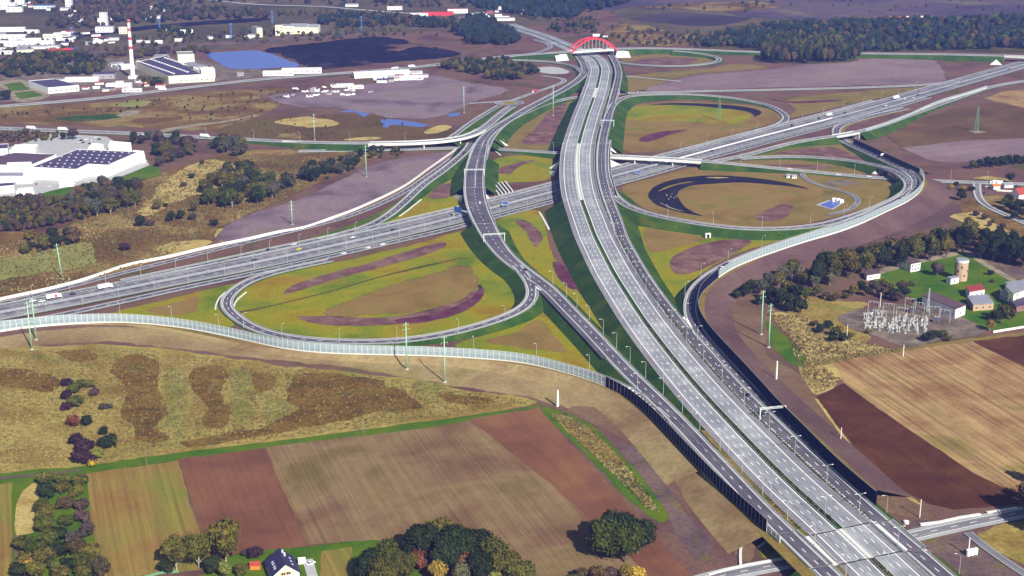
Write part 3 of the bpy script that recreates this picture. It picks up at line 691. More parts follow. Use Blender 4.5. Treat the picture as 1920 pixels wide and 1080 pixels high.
# ------------------------------------------------------------------ roads
ROADS = {}
class Road:
    n = 0
    def __init__(self, key, name, label, ctrl, hw=4.4, sm=14.0, step=5.0):
        Road.n += 1
        self.key, self.name, self.label = key, name, label
        eps = .012 * Road.n
        pts = []
        lastz = .6
        for c in ctrl:
            z = c[2] if len(c) > 2 else lastz
            lastz = z
            w = P(c[0], c[1], z + eps)
            pts.append((w.x, w.y, w.z, c[3] if len(c) > 3 else hw))
        d = np.array(smooth_loop(pts, False, 4.0))
        s = np.concatenate([[0], np.cumsum(np.hypot(np.diff(d[:, 0]), np.diff(d[:, 1])))])
        L = s[-1]
        n = max(8, int(L / step))
        q = np.linspace(0, L, n + 1)
        d = np.stack([np.interp(q, s, d[:, k]) for k in range(4)], 1)
        k = int(max(1, sm / step))
        for _ in range(3):                       # smooth, ends pinned
            p = np.pad(d, ((k, k), (0, 0)), mode='reflect', reflect_type='odd')
            d = np.stack([np.convolve(p[:, c], np.ones(2 * k + 1) / (2 * k + 1), 'valid') for c in range(4)], 1)
        self.p = d[:, :3].copy()
        self.hw = d[:, 3].copy()
        self.s = np.concatenate([[0], np.cumsum(np.hypot(np.diff(self.p[:, 0]), np.diff(self.p[:, 1])))])
        t = np.gradient(self.p[:, :2], axis=0)
        t /= np.linalg.norm(t, axis=1, keepdims=True)
        self.t = t
        self.nl = np.stack([-t[:, 1], t[:, 0]], 1)      # left of travel
        self.L = self.s[-1]
        self.root = None
        ROADS[key] = self

    def s_at(self, px, py):
        """distance along the road of the sample seen at a survey pixel"""
        x, y, z = self.p[:, 0], self.p[:, 1], self.p[:, 2]
        zc = y * _c - (z - CAM_H) * _s
        yc = y * _s + (z - CAM_H) * _c
        u = 960 + FPX * x / zc
        v = 540 - FPX * yc / zc
        return float(self.s[int(np.argmin((u - px) ** 2 + (v - py) ** 2))])

    def at(self, s, off=0.0, dz=0.0):
        s = min(max(s, 0.0), self.L)
        p = [float(np.interp(s, self.s, self.p[:, k])) for k in range(3)]
        n = [float(np.interp(s, self.s, self.nl[:, k])) for k in range(2)]
        t = [float(np.interp(s, self.s, self.t[:, k])) for k in range(2)]
        return Vector((p[0] + n[0] * off, p[1] + n[1] * off, p[2] + dz)), math.atan2(t[1], t[0])

    def width(self, s):
        return float(np.interp(s, self.s, self.hw))

    def cut(self, s0, s1):
        s0 = max(0.0, s0); s1 = min(self.L, s1)
        q = [s0] + [float(a) for a in self.s if s0 + .01 < a < s1 - .01] + [s1]
        return np.array(q)

    def strip(self, name, mat, o0, o1, dz=0.0, s0=0.0, s1=1e9, parent=None, dz1=None):
        """ribbon between two offsets; an offset may be a number or a function of s giving metres left of the centre"""
        q = self.cut(s0, s1)
        if len(q) < 2: return None
        f0 = o0 if callable(o0) else (lambda s: o0)
        f1 = o1 if callable(o1) else (lambda s: o1)
        v = []; uv = []; f = []
        d1 = dz if dz1 is None else dz1
        for s in q:
            a, b = f0(s), f1(s)
            pa, _ = self.at(s, a, dz); pb, _ = self.at(s, b, d1)
            v += [tuple(pa), tuple(pb)]; uv += [(a, s), (b, s)]
        for i in range(len(q) - 1):
            f.append((2 * i + 1, 2 * i + 3, 2 * i + 2, 2 * i))
        me = bpy.data.meshes.new(name)
        me.from_pydata(v, [], f)
        ul = me.uv_layers.new(name='UVMap')
        li = np.zeros(len(me.loops), dtype=np.int32)
        me.loops.foreach_get('vertex_index', li)
        ul.data.foreach_set('uv', np.array(uv, dtype=np.float32)[li].ravel())
        me.materials.append(M[mat])
        me.update()
        if me.polygons[0].normal.z < 0: me.flip_normals()
        o = bpy.data.objects.new(name, me)
        link(o, parent)
        return o

    def lines(self, specs, parent, name='lane_marking'):
        """painted lines: (offset, width, dash, gap, s0, s1); dash 0 = solid"""
        mb = MB()
        for off, w, dash, gap, s0, s1 in specs:
            fo = off if callable(off) else (lambda s, _o=off: _o)
            s0 = max(0, s0); s1 = min(self.L, s1)
            if dash == 0:
                q = self.cut(s0, s1)
                for a, b in zip(q[:-1], q[1:]):
                    mb.face([self.at(a, fo(a) - w / 2, .02)[0], self.at(b, fo(b) - w / 2, .02)[0], self.at(b, fo(b) + w / 2, .02)[0], self.at(a, fo(a) + w / 2, .02)[0]])
            else:
                a = s0
                while a + dash < s1:
                    b = a + dash
                    mb.face([self.at(a, fo(a) - w / 2, .02)[0], self.at(b, fo(b) - w / 2, .02)[0], self.at(b, fo(b) + w / 2, .02)[0], self.at(a, fo(a) + w / 2, .02)[0]])
                    a += dash + gap
        if mb.f:
            return mb.build(name, M['paint'], parent)

    def bank(self, side, off, label, s0=0.0, s1=1e9, mat='grass_d', slope=1.55, bed=-.12):
        """earth bank from the verge edge down to the ground"""
        q = self.cut(s0, s1)
        if len(q) < 2: return
        fo = off if callable(off) else (lambda s: off)
        mb = MB()
        rows = []
        for s in q:
            a, _ = self.at(s, side * fo(s), bed)
            h = max(a.z - .02, .02)
            b, _ = self.at(s, side * (fo(s) + h * slope), 0)
            m_, _ = self.at(s, side * (fo(s) + h * slope * .5 + rnd.uniform(-.08, .08)), 0)
            b.z = .02; m_.z = .02 + h * .5 + rnd.uniform(-.03, .03)
            rows.append((a, m_, b))
        for r0, r1 in zip(rows[:-1], rows[1:]):
            for k in range(2):
                pts = [r0[k], r1[k], r1[k + 1], r0[k + 1]]
                if side > 0: pts.reverse()
                mb.face(pts)
        o = mb.build('embankment', M[mat])
        tag(o, label, None, None, 'structure')
        return o

    def rail(self, off, label, s0=0.0, s1=1e9, post=4.0, thick=.16, mat='steel', high=.78):
        """one crash barrier run: beam and posts in a single object with two parts"""
        s0 = max(0, s0); s1 = min(self.L, s1)
        if s1 - s0 < 8: return
        fo = off if callable(off) else (lambda s: off)
        p0, _ = self.at(s0, fo(s0))
        root = empty('guard_rail', p0)
        tag(root, label, 'guard rail', 'steel guard rails beside the roads')
        beam = MB(); posts = MB()
        q = self.cut(s0, s1)
        loc = Vector(p0)
        pr = None
        for s in q:
            a, _ = self.at(s, fo(s) - thick / 2); b, _ = self.at(s, fo(s) + thick / 2)
            cur = [a + Vector((0, 0, high - .34)) - loc, a + Vector((0, 0, high)) - loc, b + Vector((0, 0, high)) - loc, b + Vector((0, 0, high - .34)) - loc]
            if pr:
                for k in range(4):
                    j = (k + 1) % 4
                    beam.face([pr[k], cur[k], cur[j], pr[j]])
            pr = cur
        a = s0
        while a < s1:
            c, h = self.at(a, fo(a))
            c = c - loc
            posts.box((c.x, c.y, c.z - .2), (.12, .12, high - .1), h)
            a += post
        beam.build('rail_beam', M[mat], root)
        posts.build('rail_posts', M[mat], root)['kind'] = 'stuff'
        return root

    def deck(self, s0, s1, oL, oR, name, label, depth=1.5, piers=(), mat='concrete', parapet=.9):
        """bridge deck under the road: edge beams, soffit, parapets, pier walls and abutment faces"""
        s0 = max(0, s0); s1 = min(self.L, s1)
        c0, _ = self.at((s0 + s1) / 2)
        loc = Vector((c0.x, c0.y, 0))
        root = empty(name, loc)
        tag(root, label, 'bridge')
        q = self.cut(s0, s1)
        fl = oL if callable(oL) else (lambda s: oL)
        fr = oR if callable(oR) else (lambda s: oR)
        d = MB()
        def sec(s):
            l0 = self.at(s, fl(s), .14)[0] - loc; l1 = self.at(s, fl(s), -depth)[0] - loc
            r0 = self.at(s, -fr(s), .14)[0] - loc; r1 = self.at(s, -fr(s), -depth)[0] - loc
            li = self.at(s, fl(s) - .5, .14)[0] - loc; ri = self.at(s, -fr(s) + .5, .14)[0] - loc
            lb = self.at(s, fl(s) - .5, -.05)[0] - loc; rb = self.at(s, -fr(s) + .5, -.05)[0] - loc
            return [lb, li, l0, l1, r1, r0, ri, rb]
        pr = None
        for s in q:
            cu = sec(s)
            if pr:
                for k in range(7):
                    d.face([pr[k], pr[k + 1], cu[k + 1], cu[k]])
            pr = cu
        for s in (s0, s1):
            e = sec(s)
            d.face([e[2], e[3], e[4], e[5]])
        d.build('deck', M[mat], root)
        for side in (1, -1):
            pb = MB(); pr = None
            for s in q:
                o_ = (fl(s) - .25) if side > 0 else -(fr(s) - .25)
                a = self.at(s, o_ - .12, .14)[0] - loc; b = self.at(s, o_ + .12, .14)[0] - loc
                cu = [a, a + Vector((0, 0, parapet)), b + Vector((0, 0, parapet)), b]
                if pr:
                    for k in range(3): pb.face([pr[k], cu[k], cu[k + 1], pr[k + 1]])
                pr = cu
            pb.build('parapet', M['steel_w'], root)
        for s in piers:
            c, h = self.at(s, 0)
            w = fl(s) + fr(s)
            n = max(2, int(w / 9))
            for k in range(n):
                off = -fr(s) + w * (k + .5) / n
                pc, _ = self.at(s, off)
                pm = MB(); top = pc.z - depth
                pm.tube((pc.x - loc.x, pc.y - loc.y, -.5), (pc.x - loc.x, pc.y - loc.y, top), .7, .7, 10)
                pm.build('pier', M[mat], root)
        for s in (s0, s1):                       # abutment walls
            a, h = self.at(s, fl(s)); b, _ = self.at(s, -fr(s))
            ab = MB()
            mid = (a + b) / 2
            if mid.z - depth > .6:
                ab.box((mid.x - loc.x, mid.y - loc.y, -.3), (1.2, (a - b).length - .3, mid.z - depth + .28), h)
                ab.build('abutment', M[mat], root)
        return root

def cone(road, s, side, off, label, length=14.0, slope=1.5, way=1):
    """white paved slope cone where a bank turns in under a bridge: quarter-cone from the verge edge to the ground"""
    a, h = road.at(s, side * off, -.05)
    H_ = a.z
    mb = MB()
    loc = Vector((a.x, a.y, 0))
    n = 9
    ring = []
    for i in range(n + 1):
        t = math.pi / 2 * i / n
        ang = h + (side * math.pi / 2) * (1 - i / n) + (0 if way > 0 else side * math.pi * i / n)
        r = H_ * slope
        ring.append(Vector((math.cos(ang) * r, math.sin(ang) * r, .06)))
    for i in range(n):
        mb.face([Vector((0, 0, H_)), ring[i], ring[i + 1]])
    o = mb.build('slope_cone', M['concrete_w'], None, False, loc)
    tag(o, label, 'paving')
    return o

def simple_road(key, name, label, ctrl, hw=4.2, sw=1.3, surf='asphalt', dash=True, edge=True, railL=True, railR=True,
                bank=True, bankmat='grass_d', bankL=None, bankR=None, bridges=(), shoulder='shoulder', where='', vergeL=None, vergeR=None, splitR=None):
    """a whole ramp: surface, shoulders, markings, rails, banks"""
    r = Road(key, name, label, ctrl, hw)
    w = lambda s: r.width(s)
    root = r.strip(name, surf, lambda s: w(s), lambda s: -w(s))
    tag(root, label, None, None, 'structure')
    r.root = root
    r.strip('shoulder', shoulder, lambda s: w(s) + sw, lambda s: w(s) - .25, -.03, parent=root, dz1=-.015)
    r.strip('shoulder', shoulder, lambda s: -w(s) + .25, lambda s: -w(s) - sw, -.015, parent=root, dz1=-.03)
    sp = []
    if edge:
        sp += [(lambda s: w(s) - .55, .38, 0, 0, 0, 1e9), (lambda s: -w(s) + .55, .38, 0, 0, 0, 1e9)]
    if dash:
        sp += [(0.0, .36, 4, 8, 0, 1e9)]
    if sp: r.lines(sp, root)
    br = [(r.s_at(*a), r.s_at(*b)) for a, b in bridges]
    br = sorted([(min(x), max(x)) for x in br])
    r.br = br
    ang = np.unwrap(np.arctan2(r.t[:, 1], r.t[:, 0]))
    turn = ang[-1] - ang[0]
    nm = r.nl[len(r.nl) // 2]
    if abs(turn) > R(150): L_, R_ = ('inner', 'outer') if turn > 0 else ('outer', 'inner')
    elif abs(nm[0]) >= abs(nm[1]): L_, R_ = ('right', 'left') if nm[0] > 0 else ('left', 'right')
    else: L_, R_ = ('far', 'near') if nm[1] > 0 else ('near', 'far')
    if railL: r.rail(lambda s: w(s) + sw * .7, 'steel guard rail on the %s side of the ' % L_ + where)
    if railR: r.rail(lambda s: -w(s) - sw * .7, 'steel guard rail on the %s side of the ' % R_ + where)
    vL = vergeL or (lambda s: 0.0); vR = vergeR or (lambda s: 0.0)
    if vergeL: r.strip('verge', 'olive', lambda s: w(s) + sw + vL(s), lambda s: w(s) + sw - .1, -.10, parent=root)
    if vergeR: r.strip('verge', 'olive', lambda s: -w(s) - sw + .1, lambda s: -w(s) - sw - vR(s), -.10, parent=root)
    if bank:
        segs = []; a = 0.0
        for b0, b1 in br:
            segs.append((a, b0)); a = b1
        segs.append((a, r.L))
        for k, (a, b) in enumerate(segs):
            if b - a < 6: continue
            part_ = '' if len(segs) == 1 else ', %s stretch' % nth(k)
            r.bank(1, lambda s: w(s) + sw + vL(s), '%s bank of the ' % L_ + where + part_, a, b, bankL or bankmat, 3.2 if bankL else 1.55)
            if splitR and a < splitR < b:
                r.bank(-1, lambda s: w(s) + sw + vR(s), '%s upper bank of the ' % R_ + where + part_, a, splitR, bankmat)
                r.bank(-1, lambda s: w(s) + sw + vR(s), '%s lower bank of the ' % R_ + where + part_, splitR, b, 'graded_tan', 2.6)
            else:
                r.bank(-1, lambda s: w(s) + sw + vR(s), '%s bank of the ' % R_ + where + part_, a, b, bankR or bankmat, 3.0 if bankR else 1.55)
    return r

# ---- main motorway (concrete, three lanes each way)
A1C = [(950, 45, .5), (985, 58, .5), (1010, 65, .5), (1035, 75, .5), (1065, 88, .5), (1092, 99, .5), (1112, 108, .7), (1123, 121, 2.0),
       (1126, 132, 3.6), (1124, 142, 5.0), (1121, 157, 6.8), (1116.5, 172, 8), (1110, 192, 9), (1102, 213, 9.8), (1095, 235, 10.6), (1089.5, 253, 11),
       (1083.5, 280, 11.4), (1081.7, 307, 11.4), (1082.7, 333, 11.3), (1086.7, 360, 11), (1093, 383, 10.7), (1103, 408, 10.2), (1113, 438, 9.5), (1126.5, 465, 8.9),
       (1140, 492, 8.3), (1153, 517, 7.9), (1170, 543, 7.5), (1187, 570, 7.2), (1206.7, 600, 6.9), (1233, 635, 6.7), (1257, 666, 6.5), (1285, 700, 6.4),
       (1307, 726, 6.4), (1333, 755, 6.4), (1356, 779, 6.4), (1380, 804, 6.4), (1417, 843, 6.5), (1446, 873, 6.6), (1477, 904, 6.7), (1507, 932, 6.8), (1585, 1000, 7), (1667, 1080, 7), (1800, 1205, 7), (1880, 1278, 7)]
a1 = Road('A1', 'motorway', 'main', A1C, 16.9, 22)
root = a1.strip('motorway', 'concrete_road', 13.4, 1.9)
tag(root, 'wide pale concrete motorway running from the red arch bridge to the foreground', None, None, 'structure')
a1.root = root
a1.strip('carriageway', 'concrete_road', -1.9, -13.4, 0, parent=root)
a1.strip('hard_shoulder', 'shoulder_d', 16.9, 13.2, -.012, parent=root)
a1.strip('hard_shoulder', 'shoulder_d', -13.2, -16.9, -.012, parent=root)
a1.strip('kerb_strip', 'shoulder', 17.7, 16.7, -.03, parent=root)
a1.strip('kerb_strip', 'shoulder', -16.7, -17.5, -.03, parent=root)
a1.strip('median', 'grass_d', 2.1, -2.1, -.03, parent=root)
sE = a1.s_at(1103, 100)
a1.lines([(o, .55, 0, 0, sE, 1e9) for o in (13.1, -13.1, 2.2, -2.2)] + [(o, .38, 4, 8, sE, 1e9) for o in (5.7, 9.45, -5.7, -9.45)], root)
a1.strip('verge', 'grass_d', 23.0, 17.4, -.12, a1.s_at(1121, 157), 1e9, root)
a1.strip('verge', 'olive', -17.6, -20.4, -.12, a1.s_at(1380, 804), 1e9, root)
b1 = sorted((a1.s_at(1086, 270), a1.s_at(1090, 374)))
b2 = sorted((a1.s_at(1119, 165), a1.s_at(1113, 182)))
b3 = sorted((a1.s_at(1578, 994), a1.s_at(1632, 1046)))
for k, (a, b) in enumerate([(a1.s_at(1121, 112), b2[0]), (b2[1], b1[0]), (b1[1], b3[0]), (b3[1], a1.L)]):
    a1.bank(-1, 17.7, 'dark green left bank of the main motorway, %s stretch' % nth(k), a, b)
    a1.bank(1, 23.0, 'green right bank of the main motorway, %s stretch' % nth(k), a, b)
w_ = (b1[0] + b1[1]) / 2
a1.deck(b1[0], b1[1], 17.9, 17.7, 'motorway_viaduct', 'long concrete viaduct carrying the main motorway over the crossing motorway', 1.7,
        [b1[0] + (b1[1] - b1[0]) * k for k in (.2, .4, .6, .8)])
a1.deck(b2[0], b2[1], 17.9, 17.7, 'motorway_bridge', 'short motorway bridge over the slip road near the upper loop', 1.2)
a1.deck(b3[0], b3[1], 17.9, 17.7, 'motorway_bridge', 'motorway bridge over the side road in the foreground', 1.3)
a1.strip('median_slab', 'concrete_w', 2.0, -2.0, .03, b1[0], b1[1], root)
a1.strip('median_slab', 'concrete_w', 2.0, -2.0, .03, b2[0], b2[1], root)
def side_dir():
    p, q = P(1480, 1054), P(1800, 984)
    return (q - p).normalized()
_p, _h = a1.at((b3[0] + b3[1]) / 2)
_d = side_dir(); _t = Vector((math.cos(_h), math.sin(_h), 0)); _n = Vector((-_t.y, _t.x, 0))
SKEW = _d.dot(_t) / _d.dot(_n)
def skew_quad(name, road, s0, s1, o0, o1, mat, parent, dz):
    mb = MB(); n = 6
    for i in range(n):
        u0 = o0 + (o1 - o0) * i / n; u1 = o0 + (o1 - o0) * (i + 1) / n
        mb.face([road.at(s0 + SKEW * u0, u0, dz)[0], road.at(s1 + SKEW * u0, u0, dz)[0], road.at(s1 + SKEW * u1, u1, dz)[0], road.at(s0 + SKEW * u1, u1, dz)[0]])
    o = mb.build(name, M[mat], parent)
    if o.data.polygons[0].normal.z < 0: o.data.flip_normals()
skew_quad('median_slab', a1, b3[0], b3[1], -1.9, 1.9, 'concrete_w', root, .035)
skew_quad('verge_slab', a1, b3[0], b3[1], 17.4, 21.0, 'concrete_w', root, .05)
skew_quad('verge_slab', a1, b3[0], b3[1], -20.6, -17.4, 'concrete_w', root, .05)
for s in (b3[0], b3[1]):
    skew_quad('expansion_joint', a1, s - .5, s + .5, -17.2, -2.2, 'joint', root, .03)
    skew_quad('expansion_joint', a1, s - .5, s + .5, 2.2, 17.2, 'joint', root, .03)
a1.rail(-17.3, 'grey steel guard rail on the left edge of the main motorway')
a1.rail(17.2, 'grey steel guard rail on the right edge of the main motorway')
a1.rail(-1.5, 'grey steel guard rail on the left side of the motorway median', sE)
a1.rail(1.5, 'grey steel guard rail on the right side of the motorway median', sE)

# ---- crossing motorway (asphalt) with its collector lanes
A4C = [(-170, 618, .5), (-80, 601, .5), (0, 585.5), (167, 554), (320, 523.5), (480, 492), (600, 466), (700, 444), (800, 420.5), (865, 404.5), (930, 387.5), (1000, 369), (1060, 353), (1147, 331), (1217, 312),
       (1280, 295), (1380, 268), (1480, 242), (1560, 221.5), (1640, 199.5), (1690, 185.5), (1740, 171), (1840, 143), (1915, 122), (2000, 100), (2080, 80)]
a4 = Road('A4', 'crossing_motorway', 'cross', A4C, 15.5, 30)
root = a4.strip('crossing_motorway', 'asphalt_old', 13.2, 1.8)
tag(root, 'grey asphalt motorway crossing the picture from lower left to upper right', None, None, 'structure')
a4.strip('carriageway', 'asphalt_old', -1.8, -13.2, 0, parent=root)
a4.strip('worn_lane', 'asphalt', 6.2, 2.2, .008, parent=root)
a4.strip('worn_lane', 'asphalt', -2.2, -6.2, .008, parent=root)
a4.strip('hard_shoulder', 'asphalt', 16.0, 12.9, -.012, parent=root)
a4.strip('hard_shoulder', 'asphalt', -12.9, -16.0, -.012, parent=root)
a4.strip('kerb_strip', 'shoulder', 17.4, 15.8, -.03, parent=root)
a4.strip('kerb_strip', 'shoulder', -15.8, -17.4, -.03, parent=root)
a4.strip('median', 'shoulder', 2.0, -2.0, -.02, parent=root)
a4.strip('green_strip', 'grass_d', -17.2, -19.2, -.05, parent=root)
a4.strip('green_strip', 'grass_d', 19.2, 17.2, -.05, parent=root)
a4.lines([(o, .34, 0, 0, 0, 1e9) for o in (12.9, -12.9, 2.1, -2.1)] + [(o, .28, 4, 8, 0, 1e9) for o in (5.6, 9.2, -5.6, -9.2)], root)
sW = a4.s_at(1230, 308)
mbx = MB()
q_ = a4.cut(sW, a4.s_at(1560, 221)); pr_ = None
for s in q_:
    a, _ = a4.at(s, -.55); b, _ = a4.at(s, .55)
    cu = [a, a + Vector((0, 0, .9)), b + Vector((0, 0, .9)), b]
    if pr_:
        for k in range(3): mbx.face([pr_[k], cu[k], cu[k + 1], pr_[k + 1]])
    pr_ = cu
tag(mbx.build('median_barrier', M['concrete_w']), 'white concrete median barrier of the crossing motorway on the right', 'barrier')
a4.rail(17.0, 'grey steel guard rail on the far edge of the crossing motorway')
a4.rail(-17.0, 'bright steel guard rail on the near edge of the crossing motorway')
a4.rail(1.2, 'steel guard rail on the far side of the crossing motorway median', 0, sW)
a4.rail(-1.2, 'grey steel guard rail on the near side of the crossing motorway median', 0, sW)

# ---- collector, ramps and loops
A1Z = lambda px, py: float(np.interp(a1.s_at(px, py), a1.s, a1.p[:, 2]))
coll = [(1146, 103), (1152, 112), (1158, 126), (1160, 140), (1157, 157), (1152, 177), (1146, 198), (1140, 220), (1136, 237), (1132, 253), (1129, 273), (1127.5, 295), (1128.5, 323), (1132, 343), (1138.5, 367),
        (1147, 390), (1156, 413), (1167, 447), (1182, 474), (1198, 503), (1217, 532), (1235, 558), (1254, 582), (1272, 605), (1298, 633), (1323, 660), (1342, 682),
        (1365, 708), (1390, 735), (1432, 776), (1463, 806), (1496, 837.5), (1531, 870), (1572, 907), (1613, 944), (1657, 983), (1705, 1023), (1755, 1067), (1900, 1193), (1990, 1270)]
coll = [(x, y, A1Z(x - 30 - (y - 100) * .03, y)) for x, y in coll]
r3 = simple_road('COLL', 'collector_road', 'dark asphalt collector road along the right side of the main motorway', coll, 4.5, .8, railL=True,
                 bridges=[((1130, 268), (1139, 370)), ((1155, 167), (1150, 184)), ((1652, 979), (1712, 1030))], where='collector road right of the main motorway')
r3.deck(r3.br[1][0], r3.br[1][1], lambda s: 9.6, 5.5, 'collector_viaduct', 'concrete viaduct of the collector road over the crossing motorway', 1.6, [r3.br[1][0] + (r3.br[1][1] - r3.br[1][0]) * k for k in (.2, .4, .6, .8)])
r3.deck(r3.br[0][0], r3.br[0][1], 5.5, 5.5, 'collector_bridge', 'short collector road bridge over the upper slip road', 1.2)
r3.deck(r3.br[2][0], r3.br[2][1], 6.2, 5.5, 'collector_bridge', 'collector road bridge over the side road at lower right', 1.3)
for s in r3.br[2]: skew_quad('expansion_joint', r3, s - 10.5 * SKEW * 0 - .5, s + .5, -5.0, 5.0, 'joint', r3.root, .03)

r2c = [(1083, 103, .5, 4.6), (1093, 117, 1.5, 4.6), (1097, 130, 2.5, 4.6), (1092, 142, 3.5, 4.6), (1070, 160, 4.5, 4.6), (1030, 182, 5.5, 4.6), (985, 206, 6.3, 4.6), (960, 221, 6.8, 4.8), (930, 240, 7.6, 5.2),
       (908, 260, 8.2, 5.8), (899, 282, 8.6, 7.6), (891, 315, 8.8, 8.9), (889, 350, 8.8, 8.9), (893.5, 382, 8.5, 8.8), (905, 412, 8, 8.5), (925, 450, 7.2, 7.4), (950, 482, 6.5, 6.2), (987, 511, 6.1, 5.4),
       (1027, 540, 5.9, 4.9), (1068, 582, 5.7, 4.7), (1110, 625, 5.6, 4.7), (1170, 690, 5.5, 4.7), (1212, 731, 5.5, 4.7), (1250, 768, 5.6, 4.7), (1289, 808, 5.8, 4.7), (1326, 848, 6, 4.7), (1362, 885, 6.2, 4.6), (1417, 944, 6.5, 4.6), (1474, 1000, 6.8, 4.6), (1552, 1075, 7, 4.6), (1690, 1208, 7, 4.6), (1770, 1285, 7, 4.6)]
r2 = simple_road('LEFT', 'ramp_road', 'curved dark ramp sweeping down the left side of the main motorway', r2c, 4.6, 1.3,
                 bridges=[((902, 272), (896, 293)), ((889, 352), (907, 418)), ((1472, 998), (1535, 1058))], splitR=1575.0, vergeR=lambda s: 6.5 * min(1.0, max(0.0, (s - 1560.0) / 60.0)), where='long left ramp')
r2.deck(r2.br[1][0], r2.br[1][1], lambda s: r2.width(s) + 1.6, lambda s: r2.width(s) + 1.6, 'ramp_flyover', 'curved concrete flyover of the left ramp above the crossing motorway', 1.7,
        [r2.br[1][0] + (r2.br[1][1] - r2.br[1][0]) * k for k in (.3, .65)])
r2.deck(r2.br[0][0], r2.br[0][1], lambda s: r2.width(s) + 1.6, lambda s: r2.width(s) + 1.6, 'ramp_bridge', 'short ramp bridge over the local road near the white slope paving', 1.5)
r2.deck(r2.br[2][0], r2.br[2][1], 6.2, 6.0, 'ramp_bridge', 'left ramp bridge over the side road in the foreground', 1.4)
for s in r2.br[2]: skew_quad('expansion_joint', r2, s - .5, s + .5, -4.7, 4.7, 'joint', r2.root, .03)
r2.lines([(lambda s: 1.2, .34, 0, 0, r2.s_at(905, 262), r2.s_at(890, 352))], r2.root)
sM = r2.s_at(1240, 758)
r2.strip('merge_lane', 'asphalt', -4.5, -8.2, -.006, r2.s_at(1012, 528), r2.s_at(1150, 668), r2.root)

r16 = simple_road('SLIP', 'slip_road', 'slip road running under the main motorway from the left ramp to the far right', [(905, 300, 8.6), (912, 275, 8.4), (925, 252, 7.8), (950, 229, 6.8), (985, 211, 5.8), (1018, 197, 4), (1052, 188, 2), (1082, 182.5, .7), (1110, 179, .5), (1150, 176.5, .5),
     (1193, 174.5, .5), (1260, 173), (1335, 171), (1440, 169), (1615, 164.5), (1740, 159), (1795, 152)], 3.8, 1.0, bridges=[((905, 300), (918, 262))], where='slip road under the main motorway')

r4 = simple_road('RIGHT', 'ramp_road', 'dark ramp with tall noise barriers curving round the right loop', [(1700, 203, .6), (1650, 214, .6), (1610, 224, .6), (1580, 233, .6), (1568, 243, .6), (1570, 254, .7), (1590, 269, 1.5), (1630, 287, 4), (1670, 305, 6.5), (1702, 321, 7.8), (1718, 336, 8), (1716, 351, 8), (1692, 370, 8), (1652, 390, 7.8), (1590, 417, 7.4),
     (1515, 442, 7), (1470, 456, 6.8), (1420, 474, 6.7), (1375, 493, 6.6), (1340, 511, 6.5), (1315, 530, 6.4), (1301, 547, 6.4), (1295, 565, 6.4), (1294.5, 583, 6.4), (1300, 604, 6.4), (1318, 633, 6.4), (1338, 656, 6.4), (1361, 681, 6.3), (1386, 707, 6.3), (1422, 744, 6.3), (1458, 777, 6.35), (1490, 808, 6.4), (1530, 846, 6.5), (1572, 886, 6.5), (1610, 922, 6.55)], 4.1, 1.3,
     bridges=[((1690, 314), (1714, 330))], railL=False, vergeL=lambda s: 4.5, bankL='soil_purple', where='right ramp with the noise barriers')
r4.deck(r4.br[0][0], r4.br[0][1], 5.6, 5.6, 'ramp_bridge', 'ramp bridge over the local road at the right loop', 1.5)

r5 = simple_road('LOOPR', 'loop_road', 'loop ramp enclosing the black mulch crescent on the right', [(1139, 262, 10.9), (1136, 282, 11.2), (1135, 310, 11.2), (1138, 333, 11), (1145, 353, 10.6), (1156, 371, 10), (1172, 384, 9.2), (1193, 393.5, 8.5), (1217, 401, 7.8), (1250, 409, 7), (1283, 415, 6.5), (1347, 425, 6), (1397, 429, 6), (1437, 430.5, 6), (1515, 426, 6.4), (1565, 416, 6.9), (1615, 400, 7.4), (1665, 380, 7.8),
     (1697, 362, 8), (1705, 345, 8), (1692, 330, 7.9), (1665, 316, 7.2), (1615, 304, 5.4), (1565, 298, 3.8), (1500, 294, 2), (1440, 294.5, 1), (1388, 298, .6)], 3.5, 1.2, bridges=[((1139, 262), (1146, 356)), ((1700, 336), (1655, 312.5))], where='right loop ramp')
r5.deck(r5.br[1][0], r5.br[1][1], 4.9, 4.9, 'loop_bridge', 'loop ramp bridge with white slope paving beside the local road', 1.4)

r6 = simple_road('LOCAL', 'local_road', 'local road crossing under and over the motorways in the middle', [(560, 284, .4), (690, 282, .4), (780, 280, .45), (870, 278, .5), (930, 280, 1), (980, 283, 2.2), (1043, 287, 4.2), (1100, 290.5, 5.4), (1143, 293, 6.3), (1200, 295.5, 6.8), (1250, 298, 6.8), (1316, 302.5, 6.3), (1380, 308, 5), (1440, 314.5, 3.2), (1515, 321.5, 1.6),
     (1590, 329, .7), (1652, 334, .5), (1735, 339, .45), (1815, 342, .45), (1865, 344, .45), (1990, 348, .45)], 3.8, 1.2, surf='asphalt_old', bridges=[((1130, 292), (1312, 302))], where='local road across the middle')
r6.deck(r6.br[0][0], r6.br[0][1], 5.3, 5.3, 'road_bridge', 'white-sided local road bridge over the crossing motorway', 1.6, [r6.s_at(1189, 295), r6.s_at(1260, 298.5)], 'concrete_w')

